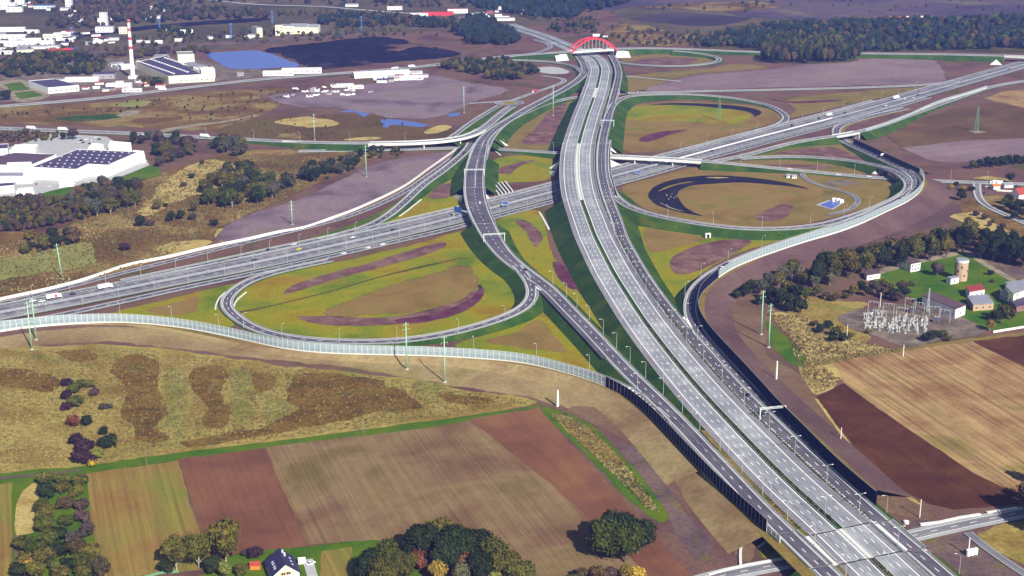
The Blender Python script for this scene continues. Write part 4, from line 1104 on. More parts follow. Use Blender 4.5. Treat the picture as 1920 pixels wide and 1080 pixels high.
r8 = simple_road('DK', 'main_road', 'grey main road passing over the red arch bridge', [(-80, 208, .4), (0, 200, .4), (100, 192), (200, 183), (330, 167), (480, 150), (600, 140.5), (700, 133), (770, 127), (860, 116.5, .8), (920, 109, 2.2), (970, 104, 4.5), (1015, 101, 6.5), (1060, 97.5, 8.2), (1110, 94, 8.5), (1165, 91.5, 8), (1230, 91, 6.5), (1300, 93, 5), (1400, 97, 4), (1500, 99, 4), (1625, 100.5, 5),
     (1750, 102, 6.5), (1850, 104, 7.6), (1930, 107, 7.6), (2050, 112, 6)], 5.6, 1.4, surf='asphalt_old', bridges=[((1068, 97), (1150, 92)), ((1880, 105), (1950, 108))], where='main road over the arch bridge')
r8.deck(r8.br[1][0], r8.br[1][1], 7.2, 7.2, 'road_bridge', 'far road bridge over the crossing motorway at the right edge', 1.6, (), 'concrete')

r9 = simple_road('FLY', 'flyover_road', 'pale road rising from the left edge to the flyover', [(-80, 237, .4, 6.5), (0, 241, .4, 6.5), (125, 246, .4, 6.5), (240, 250.5, .5, 6), (375, 257.5, .8, 5.5), (475, 262.5, 2, 5), (560, 266.5, 4.5, 4.6), (640, 268.5, 6.2), (720, 268.5, 7.2), (800, 266, 7.6), (850, 261, 7.6), (884, 252.5, 7), (910, 238, 6), (932, 220, 4), (950, 206, 2), (962, 199, .8)], 4.6, 1.2, surf='asphalt_old',
     bridges=[((690, 269), (902, 243))], where='flyover road on the left')
r9.deck(r9.br[0][0], r9.br[0][1], 5.9, 5.9, 'flyover', 'white-edged flyover passing above the local road on the left', 1.7, [r9.s_at(x, y) for x, y in ((745, 268), (795, 266), (862, 259))], 'concrete_w')
r10 = simple_road('BARR', 'service_road', 'dark road behind the long white barrier wall on the left', [(868, 284, .45), (812, 323, .4), (757, 360, .4), (682, 395, .4), (620, 415, .4), (520, 440, .4), (400, 469, .4), (320, 489, .4), (200, 519, .4), (100, 545, .4), (0, 569, .4), (-90, 590, .4)], 3.2, .8, railL=False, railR=False, bank=False, where='service road')
r11 = simple_road('EXIT', 'exit_ramp', 'narrow ramp descending from the left ramp to the crossing motorway', [(884, 268, 8.1), (870, 287, 7.4), (830, 320, 5.5), (792, 347.5, 4), (755, 382, 2.5), (725, 406, 1.5), (692, 424, .9), (630, 442, .6), (555, 458, .55), (480, 474.5, .55), (400, 492, .55), (320, 509, .55), (230, 527.5, .55)], 3.6, 1.2, where='exit ramp left of the flyover')
r12 = simple_road('LOOPL', 'loop_road', 'loop ramp round the yellow-green lawn on the left', [(968, 497, 6.3), (985, 516, 6.0), (996, 534, 5.7), (999, 552, 5.3), (989, 573, 4.8), (955, 592, 4.1), (905, 609, 3.4), (855, 622.5, 2.8), (780, 636.5, 2), (705, 641.5, 1.4), (605, 640, 1), (530, 631, .8), (480, 617, .7), (446, 597, .6), (427, 580, .6), (421, 568, .6), (428, 555, .6), (443, 541, .6), (459, 530, .6), (485, 519.5, .6), (518, 510, .6), (567, 499, .6), (620, 488, .6)], 3.3, 1.6, where='left loop ramp')
r13 = simple_road('BOTTOM', 'ramp_road', 'ramp behind the long glazed noise barrier at lower left', [(-170, 625, .7), (-80, 614, .7), (0, 607, .7), (100, 599, .7), (210, 596, .8), (300, 602, 1), (400, 620, 1.3), (480, 637, 1.7), (560, 649, 2), (650, 655, 2.3), (760, 658, 2.6), (850, 660, 3), (950, 669, 3.6), (1050, 686, 4.3), (1130, 710, 4.9), (1190, 738, 5.3), (1240, 777, 5.5), (1290, 828, 5.7), (1340, 880, 5.9)], 3.8, 1.2, railR=False, vergeR=lambda s: 4.6, bankR='graded_tan', where='ramp behind the glazed barrier')
r14 = simple_road('RIBBON', 'slip_road', 'ribbon-like slip road crossing above the right ramp', [(1340, 303, .6), (1400, 291, .7), (1480, 269.5, 2.5), (1540, 259, 5.5), (1580, 253, 7), (1620, 245, 7.2), (1660, 233, 6), (1720, 211, 3), (1790, 186, 1), (1860, 163, .6), (1940, 150, .6), (2030, 142, .6)], 3.6, 1.1, surf='asphalt_old', bridges=[((1566, 255.5), (1606, 248.5))], where='ribbon slip road on the right')
r14.deck(r14.br[0][0], r14.br[0][1], 4.9, 4.9, 'slip_bridge', 'slip road bridge with dark underside and white slope cones on the right', 1.5)
r15 = simple_road('LOOPU', 'loop_road', 'loop ramp round the upper right lawn', [(1143, 212, 9.6), (1150, 196, 9), (1166, 185, 8), (1193, 179, 6.6), (1277, 177, 4.6), (1335, 180, 3.6), (1385, 185.5, 2.6), (1436, 196, 1.5), (1461, 207, 1), (1474, 218, .7), (1470, 228, .6), (1445, 239, .6), (1380, 257, .6), (1310, 276, .6)], 3.5, 1.2, where='upper right loop ramp')
r17 = simple_road('LOOPD', 'loop_road', 'distant oval loop ramp beside the red arch bridge', [(1157, 116, 1.2), (1193, 121.5, .6), (1260, 124.5, .5), (1310, 122, .8), (1340, 117.5, 1.5), (1351, 111.5, 2.4), (1336, 104.5, 3.5), (1305, 99.5, 4.5), (1262, 95.5, 5.4)], 3.4, 1.2, where='distant oval loop ramp')
r18 = simple_road('TRACK', 'access_road', 'short pale access road ending in the mauve field', [(1166, 142, .4), (1210, 146, .4), (1277, 152.5, .4)], 2.6, .8, surf='shoulder', dash=False, edge=False, railL=False, railR=False, bank=False, where='access road')
r19 = simple_road('DKL', 'slip_road', 'curved slip road joining the left ramp below the arch bridge', [(930, 112, 2), (963, 113, 1.6), (1010, 114.5, 1.2), (1052, 118.5, 1.2), (1080, 126, 1.8), (1092, 136, 2.9)], 3.2, 1.0, where='slip road left of the arch bridge')
r21 = simple_road('SERV', 'access_road', 'access road winding to the small roundabout', [(1015, 142, .4), (1050, 146, .4), (1060, 151, .4), (1042, 160, .4), (1003, 173, .4), (975, 183, .4), (955, 190, .5)], 2.8, .9, surf='asphalt_old', dash=False, railL=False, railR=False, bank=False, where='access road')
r22 = simple_road('BASIN', 'access_road', 'narrow access road to the square settling basin', [(1504, 322, 1.2), (1504, 331, .5), (1525, 343, .4), (1565, 354, .4), (1600, 364, .4), (1611, 375, .4), (1600, 389, .4), (1575, 399, .4), (1552, 402, .4)], 2.2, .5, surf='asphalt_old', dash=False, edge=False, railL=False, railR=False, bank=False, where='access road')
r23 = simple_road('SIDE', 'side_road', 'local side road passing under the foreground bridges', [(1230, 1120, .3), (1330, 1083, .3), (1420, 1066, .3), (1480, 1054, .3), (1600, 1030, .3), (1700, 1007, .3), (1800, 984, .3), (1900, 964, .3), (2010, 940, .3)], 3.6, 2.2, surf='asphalt_old', railL=False, railR=False, bank=False, where='side road')
r24 = simple_road('VILL', 'village_road', 'village road branching off at the right edge', [(1832, 343, .5), (1832, 358, .45), (1836, 372, .45), (1850, 386, .45), (1880, 400, .45), (1920, 417, .45), (2000, 452, .45)], 3.2, .9, surf='asphalt_old', dash=False, railL=False, railR=False, bank=False, where='village road')
r25 = simple_road('R25', 'slip_road', 'outer slip road climbing from the flyover road to the roundabout', [(838, 263, 7.4), (858, 249, 6), (885, 229, 4), (912, 212, 2), (937, 198, .6)], 2.8, .9, where='outer slip road to the roundabout')
r26 = simple_road('R26', 'access_road', 'pale gravel access road left of the roundabout', [(880, 194, .3), (915, 191.5, .3), (938, 190.5, .4)], 2.8, .6, surf='shoulder', dash=False, edge=False, railL=False, railR=False, bank=False, where='access')
r27 = simple_road('FAR', 'far_road', 'pale distant road along the top of the picture', [(380, -2, .3), (480, 8, .3), (600, 12, .3), (700, 20, .3), (800, 26, .3), (900, 24, .3), (960, 16, .3)], 4.0, 2.0, surf='shoulder', dash=False, edge=False, railL=False, railR=False, bank=False, where='far road')
r28 = simple_road('DRIVE', 'access_road', 'narrow asphalt drive below the side road at lower right', [(1815, 998, .3), (1830, 1010, .3), (1850, 1030, .3), (1880, 1048, .3), (1920, 1075, .3), (1960, 1100, .3)], 2.0, .5, surf='asphalt_old', dash=False, edge=False, railL=False, railR=False, bank=False, where='drive')
r29 = simple_road('A4S', 'collector_road', 'collector lanes along the near side of the crossing motorway', [(80, 597, .5), (167, 579, .45), (320, 545, .45), (460, 515.5, .45), (600, 485, .45), (700, 462, .45), (800, 439.5, .45), (865, 423.5, .45), (930, 406, .45), (1030, 379.5, .45), (1147, 347.5, .45), (1217, 328, .45), (1300, 304, .45), (1380, 282.5, .45), (1480, 256, .45), (1560, 234.5, .45), (1640, 212, .45), (1740, 182.5, .45)], 3.8, 1.2, railL=False, bank=False, where='near collector of the crossing motorway')
r30 = simple_road('A4N', 'collector_road', 'collector lanes along the far side of the crossing motorway', [(600, 449.5, .45), (700, 427, .45), (800, 404, .45), (865, 388.5, .45), (930, 372, .45), (1000, 353.5, .45), (1060, 338, .45), (1147, 316, .45), (1217, 298, .45), (1280, 281.5, .45), (1380, 255.5, .45), (1480, 230, .45), (1560, 210, .45), (1640, 188.5, .45)], 3.4, 1.2, surf='asphalt_old', railR=False, bank=False, where='far collector of the crossing motorway')
r31 = simple_road('FARL', 'slip_road', 'slip road splitting off the far end of the motorway', [(955, 107.5, 3.5), (990, 102, 2), (1018, 95, 1), (1033, 87.5, .6), (1022, 80, .5), (1000, 74, .5)], 3.0, 1.0, railL=False, railR=False, bank=False, where='slip road')

# small roundabout
def roundabout():
    c = P(955, 192.5, .55)
    mb = MB()
    n = 40
    for i in range(n):
        a0 = 2 * math.pi * i / n; a1_ = 2 * math.pi * (i + 1) / n
        for r0, r1, m_ in ((9.0, 10.2, 1), (10.2, 18.0, 0), (18.0, 19.5, 1)):
            mb.face([(c.x + math.cos(a0) * r0, c.y + math.sin(a0) * r0, c.z), (c.x + math.cos(a0) * r1, c.y + math.sin(a0) * r1, c.z), (c.x + math.cos(a1_) * r1, c.y + math.sin(a1_) * r1, c.z), (c.x + math.cos(a1_) * r0, c.y + math.sin(a1_) * r0, c.z)], m_)
    o = mb.build('roundabout', [M['asphalt_old'], M['shoulder']])
    tag(o, 'small asphalt roundabout at the end of the slip roads', None, None, 'structure')
    mb = MB()
    mb.face([(c.x + math.cos(2 * math.pi * i / n) * 9.0, c.y + math.sin(2 * math.pi * i / n) * 9.0, c.z + .15) for i in range(n)])
    mb.build('central_island', M['grass_y'], o)
roundabout()

# shrubs planted along the motorway median and the strip beside the collector
def planting(road, offs, s0, s1, step, label, seed, col=((.028, .036, .016), (.04, .045, .018), (.05, .045, .02)), size=.75):
    g = np.random.default_rng(seed)
    bm = bmesh.new(); bmesh.ops.create_icosphere(bm, subdivisions=1, radius=1.0)
    iv = np.array([v.co[:] for v in bm.verts]); fi = np.array([[v.index for v in f.verts] for f in bm.faces]); bm.free()
    V = []; F = []; T = []; n = 0
    s = s0
    while s < s1:
        for off in offs:
            if g.random() < .12: continue
            p, _ = road.at(s + g.uniform(-.3, .3), off + g.uniform(-.15, .15), -.05)
            k = size * g.uniform(.7, 1.2)
            V.append(iv * np.array([k, k, k * 1.2]) * (1 + g.uniform(-.25, .2, (len(iv), 1))) + np.array([p.x, p.y, p.z + k * .8]))
            F.append(fi + n); n += len(iv)
            T.append(np.tile(np.array(col[int(g.integers(len(col)))]), (len(iv), 1)))
        s += step
    me = bpy.data.meshes.new('planting'); me.from_pydata(np.concatenate(V).tolist(), [], [tuple(f) for f in np.concatenate(F)])
    T = np.concatenate(T); at_ = me.color_attributes.new('tint', 'FLOAT_COLOR', 'POINT')
    at_.data.foreach_set('color', np.concatenate([T, np.ones((len(T), 1))], 1).astype(np.float32).ravel())
    me.materials.append(M['leaf_attr']); o = bpy.data.objects.new('planting', me); link(o)
    tag(o, label, 'hedge', None, 'stuff')
planting(a1, (-.5, .5), a1.s_at(1206, 600), b3[0] - 4, 2.2, 'low dark shrubs planted along the motorway median', 51)
planting(a1, (-.4, .4), b3[1] + 3, a1.L - 40, 2.4, 'low brown shrubs along the median at the bottom edge', 52, ((.09, .06, .03), (.07, .05, .025)))
planting(a1, (18.6, 19.8), a1.s_at(1110, 430), b3[0] - 4, 3.0, 'shrub rows in the strip between motorway and collector road', 53, ((.05, .055, .02), (.09, .085, .035), (.035, .045, .018)), .6)
planting(a1, (-18.6,), a1.s_at(1500, 926), b3[0] - 4, 2.6, 'dark shrub row between left ramp and motorway at the bottom', 54, size=.6)
# ------------------------------------------------------------------ slope paving, walls, channels
def slab(name, pts, label, mat='concrete_w', t=.35, cat='paving'):
    """a thin solid slab through map points (px, py, z)"""
    w = [P(*p) for p in pts]
    loc = Vector((sum(p.x for p in w) / len(w), sum(p.y for p in w) / len(w), 0))
    w = [p - loc for p in w]
    mb = MB()
    lo = [p - Vector((0, 0, t)) for p in w]
    mb.face(w); mb.face(list(reversed(lo)))
    for i in range(len(w)):
        j = (i + 1) % len(w)
        mb.face([w[i], lo[i], lo[j], w[j]])
    o = mb.build(name, M[mat], None, False, loc)
    bm = bmesh.new(); bm.from_mesh(o.data); bmesh.ops.recalc_face_normals(bm, faces=bm.faces); bm.to_mesh(o.data); bm.free()
    tag(o, label, cat)
    return o
slab('slope_paving', [(1040, 102, 6.0), (1062, 101, 7.2), (1067, 113, .3), (1043, 115, .3)], 'white paved slope left of the red arch bridge')
slab('slope_paving', [(1157, 95.5, 7.2), (1178, 94.5, 6.0), (1183, 108, .3), (1153, 108.5, .3)], 'white paved slope right of the red arch bridge')
slab('slope_paving', [(1056, 267, 9.6), (1036, 279.5, .3), (1050, 281.5, .3)], 'white paved slope at the upper left end of the motorway viaduct')
slab('slope_paving', [(1049, 302, 9.0), (1029, 315, .3), (1043, 317.5, .3)], 'white triangular slope left of the viaduct, beside the local road')
slab('slope_paving', [(1043, 319, 5.5), (1028, 322, .3), (1037, 331, .3)], 'small white slope left of the viaduct above the crossing motorway')
slab('slope_paving', [(1142, 270, 10), (1159, 285, .5), (1143, 289.5, .3)], 'white triangular slope right of the viaduct above the local road bridge')
slab('slope_paving', [(1143, 299, 6.5), (1166, 309.5, .5), (1143, 313, .3)], 'white slope right of the viaduct under the local road bridge')
slab('slope_paving', [(930, 257.5, 7.2), (953, 272.5, .3), (919, 275.5, .5)], 'white paved slope right of the left ramp beside the local road')
slab('slope_paving', [(849, 367, .4), (868, 366, 6.5), (864, 379, .4)], 'white paved slope left of the curved flyover')
slab('slope_paving', [(905, 357, 7.0), (918, 371, .4), (911, 376, .4)], 'white paved slope right of the curved flyover')
slab('slope_paving', [(1638, 311.5, 5.8), (1624, 323.5, .4), (1648, 327, .4)], 'white triangular slope beside the local road underpass on the right')
slab('slope_paving', [(1162, 165, 6.5), (1177, 174.5, .4), (1157, 175.5, .4)], 'white slope under the motorway beside the upper slip road')
slab('slope_paving', [(1868, 111.5, 6.0), (1856, 121, .4), (1879, 121.5, .4)], 'white slope of the far road bridge at the right edge')
slab('slope_paving', [(1561, 259, 5.0), (1571, 260, 5.0), (1574, 266, .6), (1558, 265, .6)], 'white slope at the left end of the slip road bridge')
slab('slope_paving', [(1604, 251, 5.5), (1612, 249, 5.5), (1624, 256, .6), (1603, 259, .6)], 'white slope at the right end of the slip road bridge')

def wall_run(name, ctrl, h, label, mat='concrete_w', t=.5, cat='wall', below=.4, step=6.0):
    """a continuous solid wall along map points (px, py, z base)"""
    w = [P(*c) for c in ctrl]
    d = smooth_loop([(p.x, p.y, p.z) for p in w], False, step)
    loc = Vector(d[0]); mb = MB(); pr = None
    for i, p in enumerate(d):
        a = Vector(d[max(i - 1, 0)]); b = Vector(d[min(i + 1, len(d) - 1)])
        tt = (b - a).normalized(); n = Vector((-tt.y, tt.x, 0)) * (t / 2)
        p = Vector(p) - loc
        cu = [p - n - Vector((0, 0, below)), p - n + Vector((0, 0, h)), p + n + Vector((0, 0, h)), p + n - Vector((0, 0, below))]
        if pr:
            for k in range(4):
                j = (k + 1) % 4
                mb.face([pr[k], cu[k], cu[j], pr[j]])
        else: mb.face(cu)
        pr = cu
    mb.face(list(reversed(pr)))
    o = mb.build(name, M[mat], None, False, loc)
    bm = bmesh.new(); bm.from_mesh(o.data); bmesh.ops.recalc_face_normals(bm, faces=bm.faces); bm.to_mesh(o.data); bm.free()
    tag(o, label, cat)
    return o
wall_run('barrier_wall', [(856, 281, .3), (805, 317, .3), (755, 352, .3), (680, 388, .3), (620, 411, .3), (570, 428, .3), (520, 437, .3), (467, 449, .3), (400, 463, .3), (320, 482, .3), (300, 486, .3), (237, 499, .3), (193, 514, .3), (143, 530, .3), (83, 545, .3), (0, 563, .3), (-90, 584, .3)], 2.1,
         'long white concrete barrier wall on the left', cat='wall')
wall_run('retaining_wall', [(530, 271.5, .2), (560, 272, .2), (610, 273.5, .2), (650, 274.5, .2), (690, 275, .2)], 4.6, 'white retaining wall below the flyover road', t=.8)
wall_run('drain_channel', [(1011, 398, .1), (1019, 411, .1), (1029, 430, .1)], .5, 'white concrete drain channel at the foot of the motorway bank', t=1.6, cat='channel')
wall_run('drain_channel', [(920, 277, 1.2), (929, 284, .6), (938, 291, .2)], .4, 'white stair-like channel below the left ramp bridge', t=1.4, cat='channel')
wall_run('drain_channel', [(1395, 999, .1), (1398, 1010, .1), (1390, 1022, .1), (1388, 1045, .1), (1389, 1066, .1)], .8, 'winding white concrete channel beside the side road', t=1.3, cat='channel')
wall_run('drain_channel', [(1422, 1026, .1), (1437, 1016, .6), (1452, 1005, 2.2)], .5, 'short white channel below the foreground ramp bridge', t=1.1, cat='channel')
wall_run('drain_channel', [(749, 405.5, .3), (760, 398, .3), (790, 374, .4)], .5, 'white channel along the exit ramp bank', t=1.0, cat='channel')
wall_run('drain_channel', [(404, 580, .2), (405, 572, .2), (412, 558, .2), (424, 548, .2)], .5, 'white kerb channel outside the left loop bend', t=1.0, cat='channel')
wall_run('drain_channel', [(440, 592, .2), (440, 570, .2), (452, 556, .2), (462, 548, .2)], .5, 'white kerb channel inside the left loop bend', t=1.0, cat='channel')
wall_run('drain_channel', [(1730, 361, 4), (1740, 368, .8), (1748, 371, .2)], .4, 'white channel running down from the barrier bend', t=1.0, cat='channel')
wall_run('low_wall', [(1725, 985, .1), (1760, 981, .1), (1800, 972, .1), (1838, 966, .1)], .9, 'white kerb wall along the far side of the side road', t=1.6)
wall_run('low_wall', [(1850, 963, .1), (1880, 958, .1), (1906, 954, .1)], .9, 'second white kerb wall by the side road, at the right edge', t=1.6)
wall_run('low_wall', [(1328, 1080, .1), (1360, 1070, .1), (1400, 1061, .1), (1440, 1054, .1), (1468, 1049, .1)], .9, 'white kerb wall along the side road before the bridges', t=1.3)
wall_run('low_wall', [(1868, 358, .1), (1900, 360, .1), (1990, 363, .1)], 1.6, 'white garden wall in front of the red-roofed villa', t=.4)
wall_run('low_wall', [(1862, 624, .1), (1880, 621, .1), (1930, 613, .1)], 1.5, 'white boundary wall beside the substation yard', t=.4)
# mid-left precast beams lying beside the crossing motorway
for i in range(6):
    a = P(914 + 6.5 * i, 350 - 1.7 * i, .3); b = P(929 + 6.4 * i, 366.7 - 1.35 * i, .3)
    mb = MB()
    c = (a + b) / 2
    h = math.atan2(b.y - a.y, b.x - a.x)
    L_ = (b - a).length
    mb.box((0, 0, 0), (L_, 1.5, .35)); mb.box((0, 0, .35), (L_, .7, .8)); mb.box((0, 0, 1.15), (L_, 1.2, .3))
    o = mb.build('concrete_beam', M['concrete_w'])
    o.location = c; o.rotation_euler = (0, 0, h)
    tag(o, '%s white precast beam from the left, lying beside the crossing motorway' % nth(i), 'beam', 'precast beams beside the crossing motorway')

# ------------------------------------------------------------------ noise barriers: every panel and post a part
PANEL_MESH = {}
def panel_mesh(kind, h, step):
    key = (kind, round(h, 1))
    if key in PANEL_MESH: return PANEL_MESH[key]
    mb = MB()
    if kind == 'clear':
        mb.box((0, 0, -.6), (1, .22, 1.5), mi=1)                 # plinth
        mb.box((0, 0, .9), (1, .05, h - .9), mi=0)
        mb.box((0, 0, .9 + (h - .9) * .48), (1, .09, .10), mi=2)
        mb.box((0, 0, h - .06), (1, .10, .12), mi=2)
        me = mb.mesh('panel', [M['clear_panel'], M['concrete_w'], M['steel_w']])
    else:
        mb.box((0, 0, -.8), (1, .24, 1.2), mi=1)
        mb.box((0, 0, .4), (1, .16, h - .5), mi=0)
        for k in range(4):
            mb.box((0, 0, .4 + (h - .5) * (k + 1) / 5), (1, .2, .05), mi=0)
        mb.box((0, 0, h - .1), (1, .2, .12), mi=2)
        me = mb.mesh('panel', [M['shaded_panel'], M['grey_wall'], M['grey_wall']])
    PANEL_MESH[key] = me
    return me
def post_mesh(h, mat):
    key = ('post', round(h, 1), mat)
    if key in PANEL_MESH: return PANEL_MESH[key]
    mb = MB()
    mb.box((0, 0, -.8), (.10, .34, h + .85)); mb.box((0, -.17, -.8), (.3, .06, h + .85)); mb.box((0, .17, -.8), (.3, .06, h + .85))
    PANEL_MESH[key] = mb.mesh('post', M[mat])
    return PANEL_MESH[key]
def noise_barrier(ctrl, h, kind, label, step=4.0, postmat=None, sm=2):
    w = [P(*c) for c in ctrl]
    d = np.array(smooth_loop([(p.x, p.y, p.z) for p in w], False, 3.0))
    for _ in range(sm):
        e = d.copy(); e[2:-2] = (d[:-4] + d[1:-3] + d[2:-2] + d[3:-1] + d[4:]) / 5; d = e
    s = np.concatenate([[0], np.cumsum(np.hypot(np.diff(d[:, 0]), np.diff(d[:, 1])))])
    n = max(2, int(round(s[-1] / step)))
    q = np.linspace(0, s[-1], n + 1)
    pts = [Vector([float(np.interp(t, s, d[:, k])) for k in range(3)]) for t in q]
    loc = pts[0].copy()
    root = empty('noise_barrier', loc)
    tag(root, label, 'noise barrier', 'noise barriers along the ramps')
    pm = panel_mesh(kind, h, step)
    po = post_mesh(h, postmat or ('steel_w' if kind == 'clear' else 'grey_wall'))
    for i in range(n):
        a, b = pts[i], pts[i + 1]
        o = bpy.data.objects.new('panel', pm); link(o, root)
        o.location = (a + b) / 2 - loc
        o.rotation_euler = (0, 0, math.atan2(b.y - a.y, b.x - a.x))
        o.scale = ((b - a).length - .1, 1, 1)
    for i in range(n + 1):
        a = pts[max(0, i - 1)]; b = pts[min(n, i + 1)]
        o = bpy.data.objects.new('post', po); link(o, root)
        o.location = pts[i] - loc
        o.rotation_euler = (0, 0, math.atan2(b.y - a.y, b.x - a.x))
    return root
LB = [(-90, 640, .7), (0, 621, .7), (67, 612, .7), (135, 607, .7), (212, 605, .8), (275, 608, .9), (350, 616.5, 1.1), (425, 630.5, 1.4), (475, 642, 1.6), (530, 654, 1.9), (605, 662.5, 2.1), (705, 666, 2.4), (780, 667.5, 2.6), (855, 670.5, 3), (955, 678, 3.6), (1010, 687, 4), (1060, 700, 4.3), (1110, 715.5, 4.7), (1135, 726, 4.9)]
noise_barrier(LB, 6.8, 'clear', 'long glazed noise barrier with pale posts at lower left')
noise_barrier([(1135, 726, 4.9), (1160, 738, 5.0), (1185, 754, 5.2), (1210, 774, 5.3), (1235, 798, 5.4), (1280, 846, 5.6), (1310, 878, 5.7), (1345, 914, 5.9), (1385, 952, 6.1), (1410, 974, 6.3), (1437, 1000, 6.5)], 7.2, 'dark', 'shade-darkened navy noise barrier along the near side of the left ramp')
noise_barrier([(1642, 948, 6.5), (1617, 927, 6.5), (1575, 890, 6.5), (1542, 858, 6.4), (1502, 817, 6.4), (1475, 790, 6.3), (1447, 761, 6.3), (1430, 741, 6.3), (1390, 697, 6.3), (1345, 648, 6.3), (1325, 624, 6.4), (1313, 604, 6.4), (1308, 587, 6.4), (1308, 570, 6.4), (1314, 552, 6.4), (1328, 537, 6.4), (1347, 521, 6.5)], 7.7, 'dark', 'tall shade-darkened navy noise barrier right of the collector road', postmat='shaded_panel')
noise_barrier([(1347, 521, 6.5), (1374, 503.5, 6.6), (1410, 488, 6.7), (1440, 477, 6.8), (1502, 456, 7), (1565, 437, 7.3), (1615, 419, 7.5), (1665, 396, 7.8), (1703, 377.5, 8), (1724, 361, 8), (1732, 346, 8), (1731, 335, 8), (1724, 326, 7.9)], 6.3, 'clear', 'glazed noise barrier round the outer bend of the right ramp')
noise_barrier([(1600, 269, 1.8), (1637, 285.5, 4), (1667, 300, 6.3), (1695, 313, 7.4), (1724, 326, 7.9)], 5.5, 'dark', 'dark noise barrier on the far side of the right ramp')
noise_barrier([(1623, 247, 6.6), (1667, 233.5, 5), (1703, 219, 3.2), (1733, 204.5, 2), (1770, 190, 1), (1803, 180.5, .7), (1850, 165.5, .6)], 3.6, 'clear', 'low glazed barrier along the ribbon slip road')
# teal end screen of the ramp barrier above the foreground bridge
noise_barrier([(1428, 990, 6.5), (1450, 1006, 6.7), (1462, 1018, 6.8)], 3.6, 'clear', 'short glazed screen at the end of the navy barrier')

# ------------------------------------------------------------------ the red arch bridge
def arch_bridge():
    s0, s1 = r8.br[0]
    root = r8.deck(s0, s1, 7.4, 7.4, 'arch_bridge', 'red twin-arch bridge carrying the main road over the motorway', 1.8, (), 'concrete_w', 1.0)
    loc = root.location.copy()
    sa, sb = r8.s_at(1063, 97.5), r8.s_at(1157, 92)
    za, zp = .3, 27.5
    n = 28
    for side in (1, -1):
        arch = MB(); pr = None
        pts = []
        for i in range(n + 1):
            t = i / n
            c, h = r8.at(sa + (sb - sa) * t, side * (8.6 - 1.4 * 4 * t * (1 - t)))
            c.z = za + (zp - za) * (4 * t * (1 - t)) ** .92
            pts.append(c - Vector((loc.x, loc.y, 0)))
        for i, p in enumerate(pts):
            a = pts[max(i - 1, 0)]; b = pts[min(i + 1, n)]
            tt = (b - a).normalized(); nx = Vector((-tt.y, tt.x, 0)).normalized(); up = nx.cross(tt).normalized()
            if up.z < 0: up = -up
            cu = [p + nx * .85 - up * 1.2, p + nx * .85 + up * 1.2, p - nx * .85 + up * 1.2, p - nx * .85 - up * 1.2]
            if pr:
                for k in range(4):
                    j = (k + 1) % 4; arch.face([pr[k], cu[k], cu[j], pr[j]])
            pr = cu
        arch.build('arch_rib', M['red_arch'], root)
        for i in range(5, n - 4, 2):
            p = pts[i]
            hm = MB(); base, _ = r8.at(sa + (sb - sa) * i / n, side * 7.0)
            hm.tube((p.x, p.y, p.z), (base.x - loc.x, base.y - loc.y, base.z), .14, .14, 6)
            hm.build('hanger', M['steel_w'], root)
        for e in (0, n):
            fm = MB(); fm.box((pts[e].x, pts[e].y, -.4), (5, 4, 2.2)); fm.build('footing', M['concrete_w'], root)
    for t in (.36, .5, .64):
        a, _ = r8.at(sa + (sb - sa) * t, 7.2); b, _ = r8.at(sa + (sb - sa) * t, -7.2)
        z = za + (zp - za) * (4 * t * (1 - t)) ** .92
        bm_ = MB(); bm_.tube((a.x - loc.x, a.y - loc.y, z), (b.x - loc.x, b.y - loc.y, z), .5, .5, 8)
        bm_.build('cross_brace', M['red_arch'], root)
arch_bridge()

# ------------------------------------------------------------------ street lamps
def lamp_proto(double):
    root = empty('street_lamp')
    mb = MB(); mb.tube((0, 0, 0), (0, 0, 10.2), .17, .09, 8); mb.box((0, 0, 0), (.5, .5, .25)); mb.build('pole', M['steel'], root)
    for sgn in ((1, -1) if double else (1,)):
        mb = MB(); mb.tube((0, 0, 10.0), (sgn * .7, 0, 10.7), .08, .07, 6); mb.tube((sgn * .7, 0, 10.7), (sgn * 2.0, 0, 10.85), .07, .06, 6); am = mb.build('arm', M['steel'], root)
        mb = MB(); mb.box((sgn * 2.5, 0, 10.72), (1.3, .42, .22), top=.7); mb.build('lamp_head', M['steel_w'], am)
    return root
LAMP1 = lamp_proto(False); LAMP2 = lamp_proto(True)
LUSED = {}
def lamp(p, rz, label, group, double=False):
    src = LAMP2 if double else LAMP1
    if src.name not in LUSED:
        LUSED[src.name] = 1; o = src
    else: o = copy_tree(src)
    o.location = p; o.rotation_euler = (0, 0, rz)
    tag(o, label, 'street lamp', group)
    return o
def lamp_row(road, off, a, b, spacing, row, group, double=False, dz=-.1, toward=1):
    s0, s1 = road.s_at(*a), road.s_at(*b)
    n = max(1, int(round(abs(s1 - s0) / spacing)))
    for i in range(n + 1):
        s = s0 + (s1 - s0) * i / n + (rnd.uniform(-2, 2) if 0 < i < n else 0)
        o_ = off(s) if callable(off) else off
        p, h = road.at(s, o_, dz)
        side = math.pi / 2 if o_ < 0 else -math.pi / 2
        lamp(p, h + side + (0 if toward > 0 else math.pi), row % nth(i), group, double)
G_ = 'street lamps of the interchange'
lamp_row(r2, 7.2, (1560, 1082), (1020, 535), 29, '%s grey lamp from the front between left ramp and motorway', G_)
lamp_row(r3, -5.9, (1700, 1020), (1150, 398), 36, '%s double lamp from the front between motorway and collector road', G_, True)
lamp_row(a1, -17.2, (1500, 925), (1150, 511), 56, '%s lamp from the front on the left motorway edge', G_)
lamp_row(a1, 0, (1660, 1073), (1545, 966), 60, '%s double lamp from the front in the motorway median', G_, True)
lamp_row(a4, 18.6, (5, 584), (690, 446), 29, '%s lamp from the left on the far side of the crossing motorway', G_)
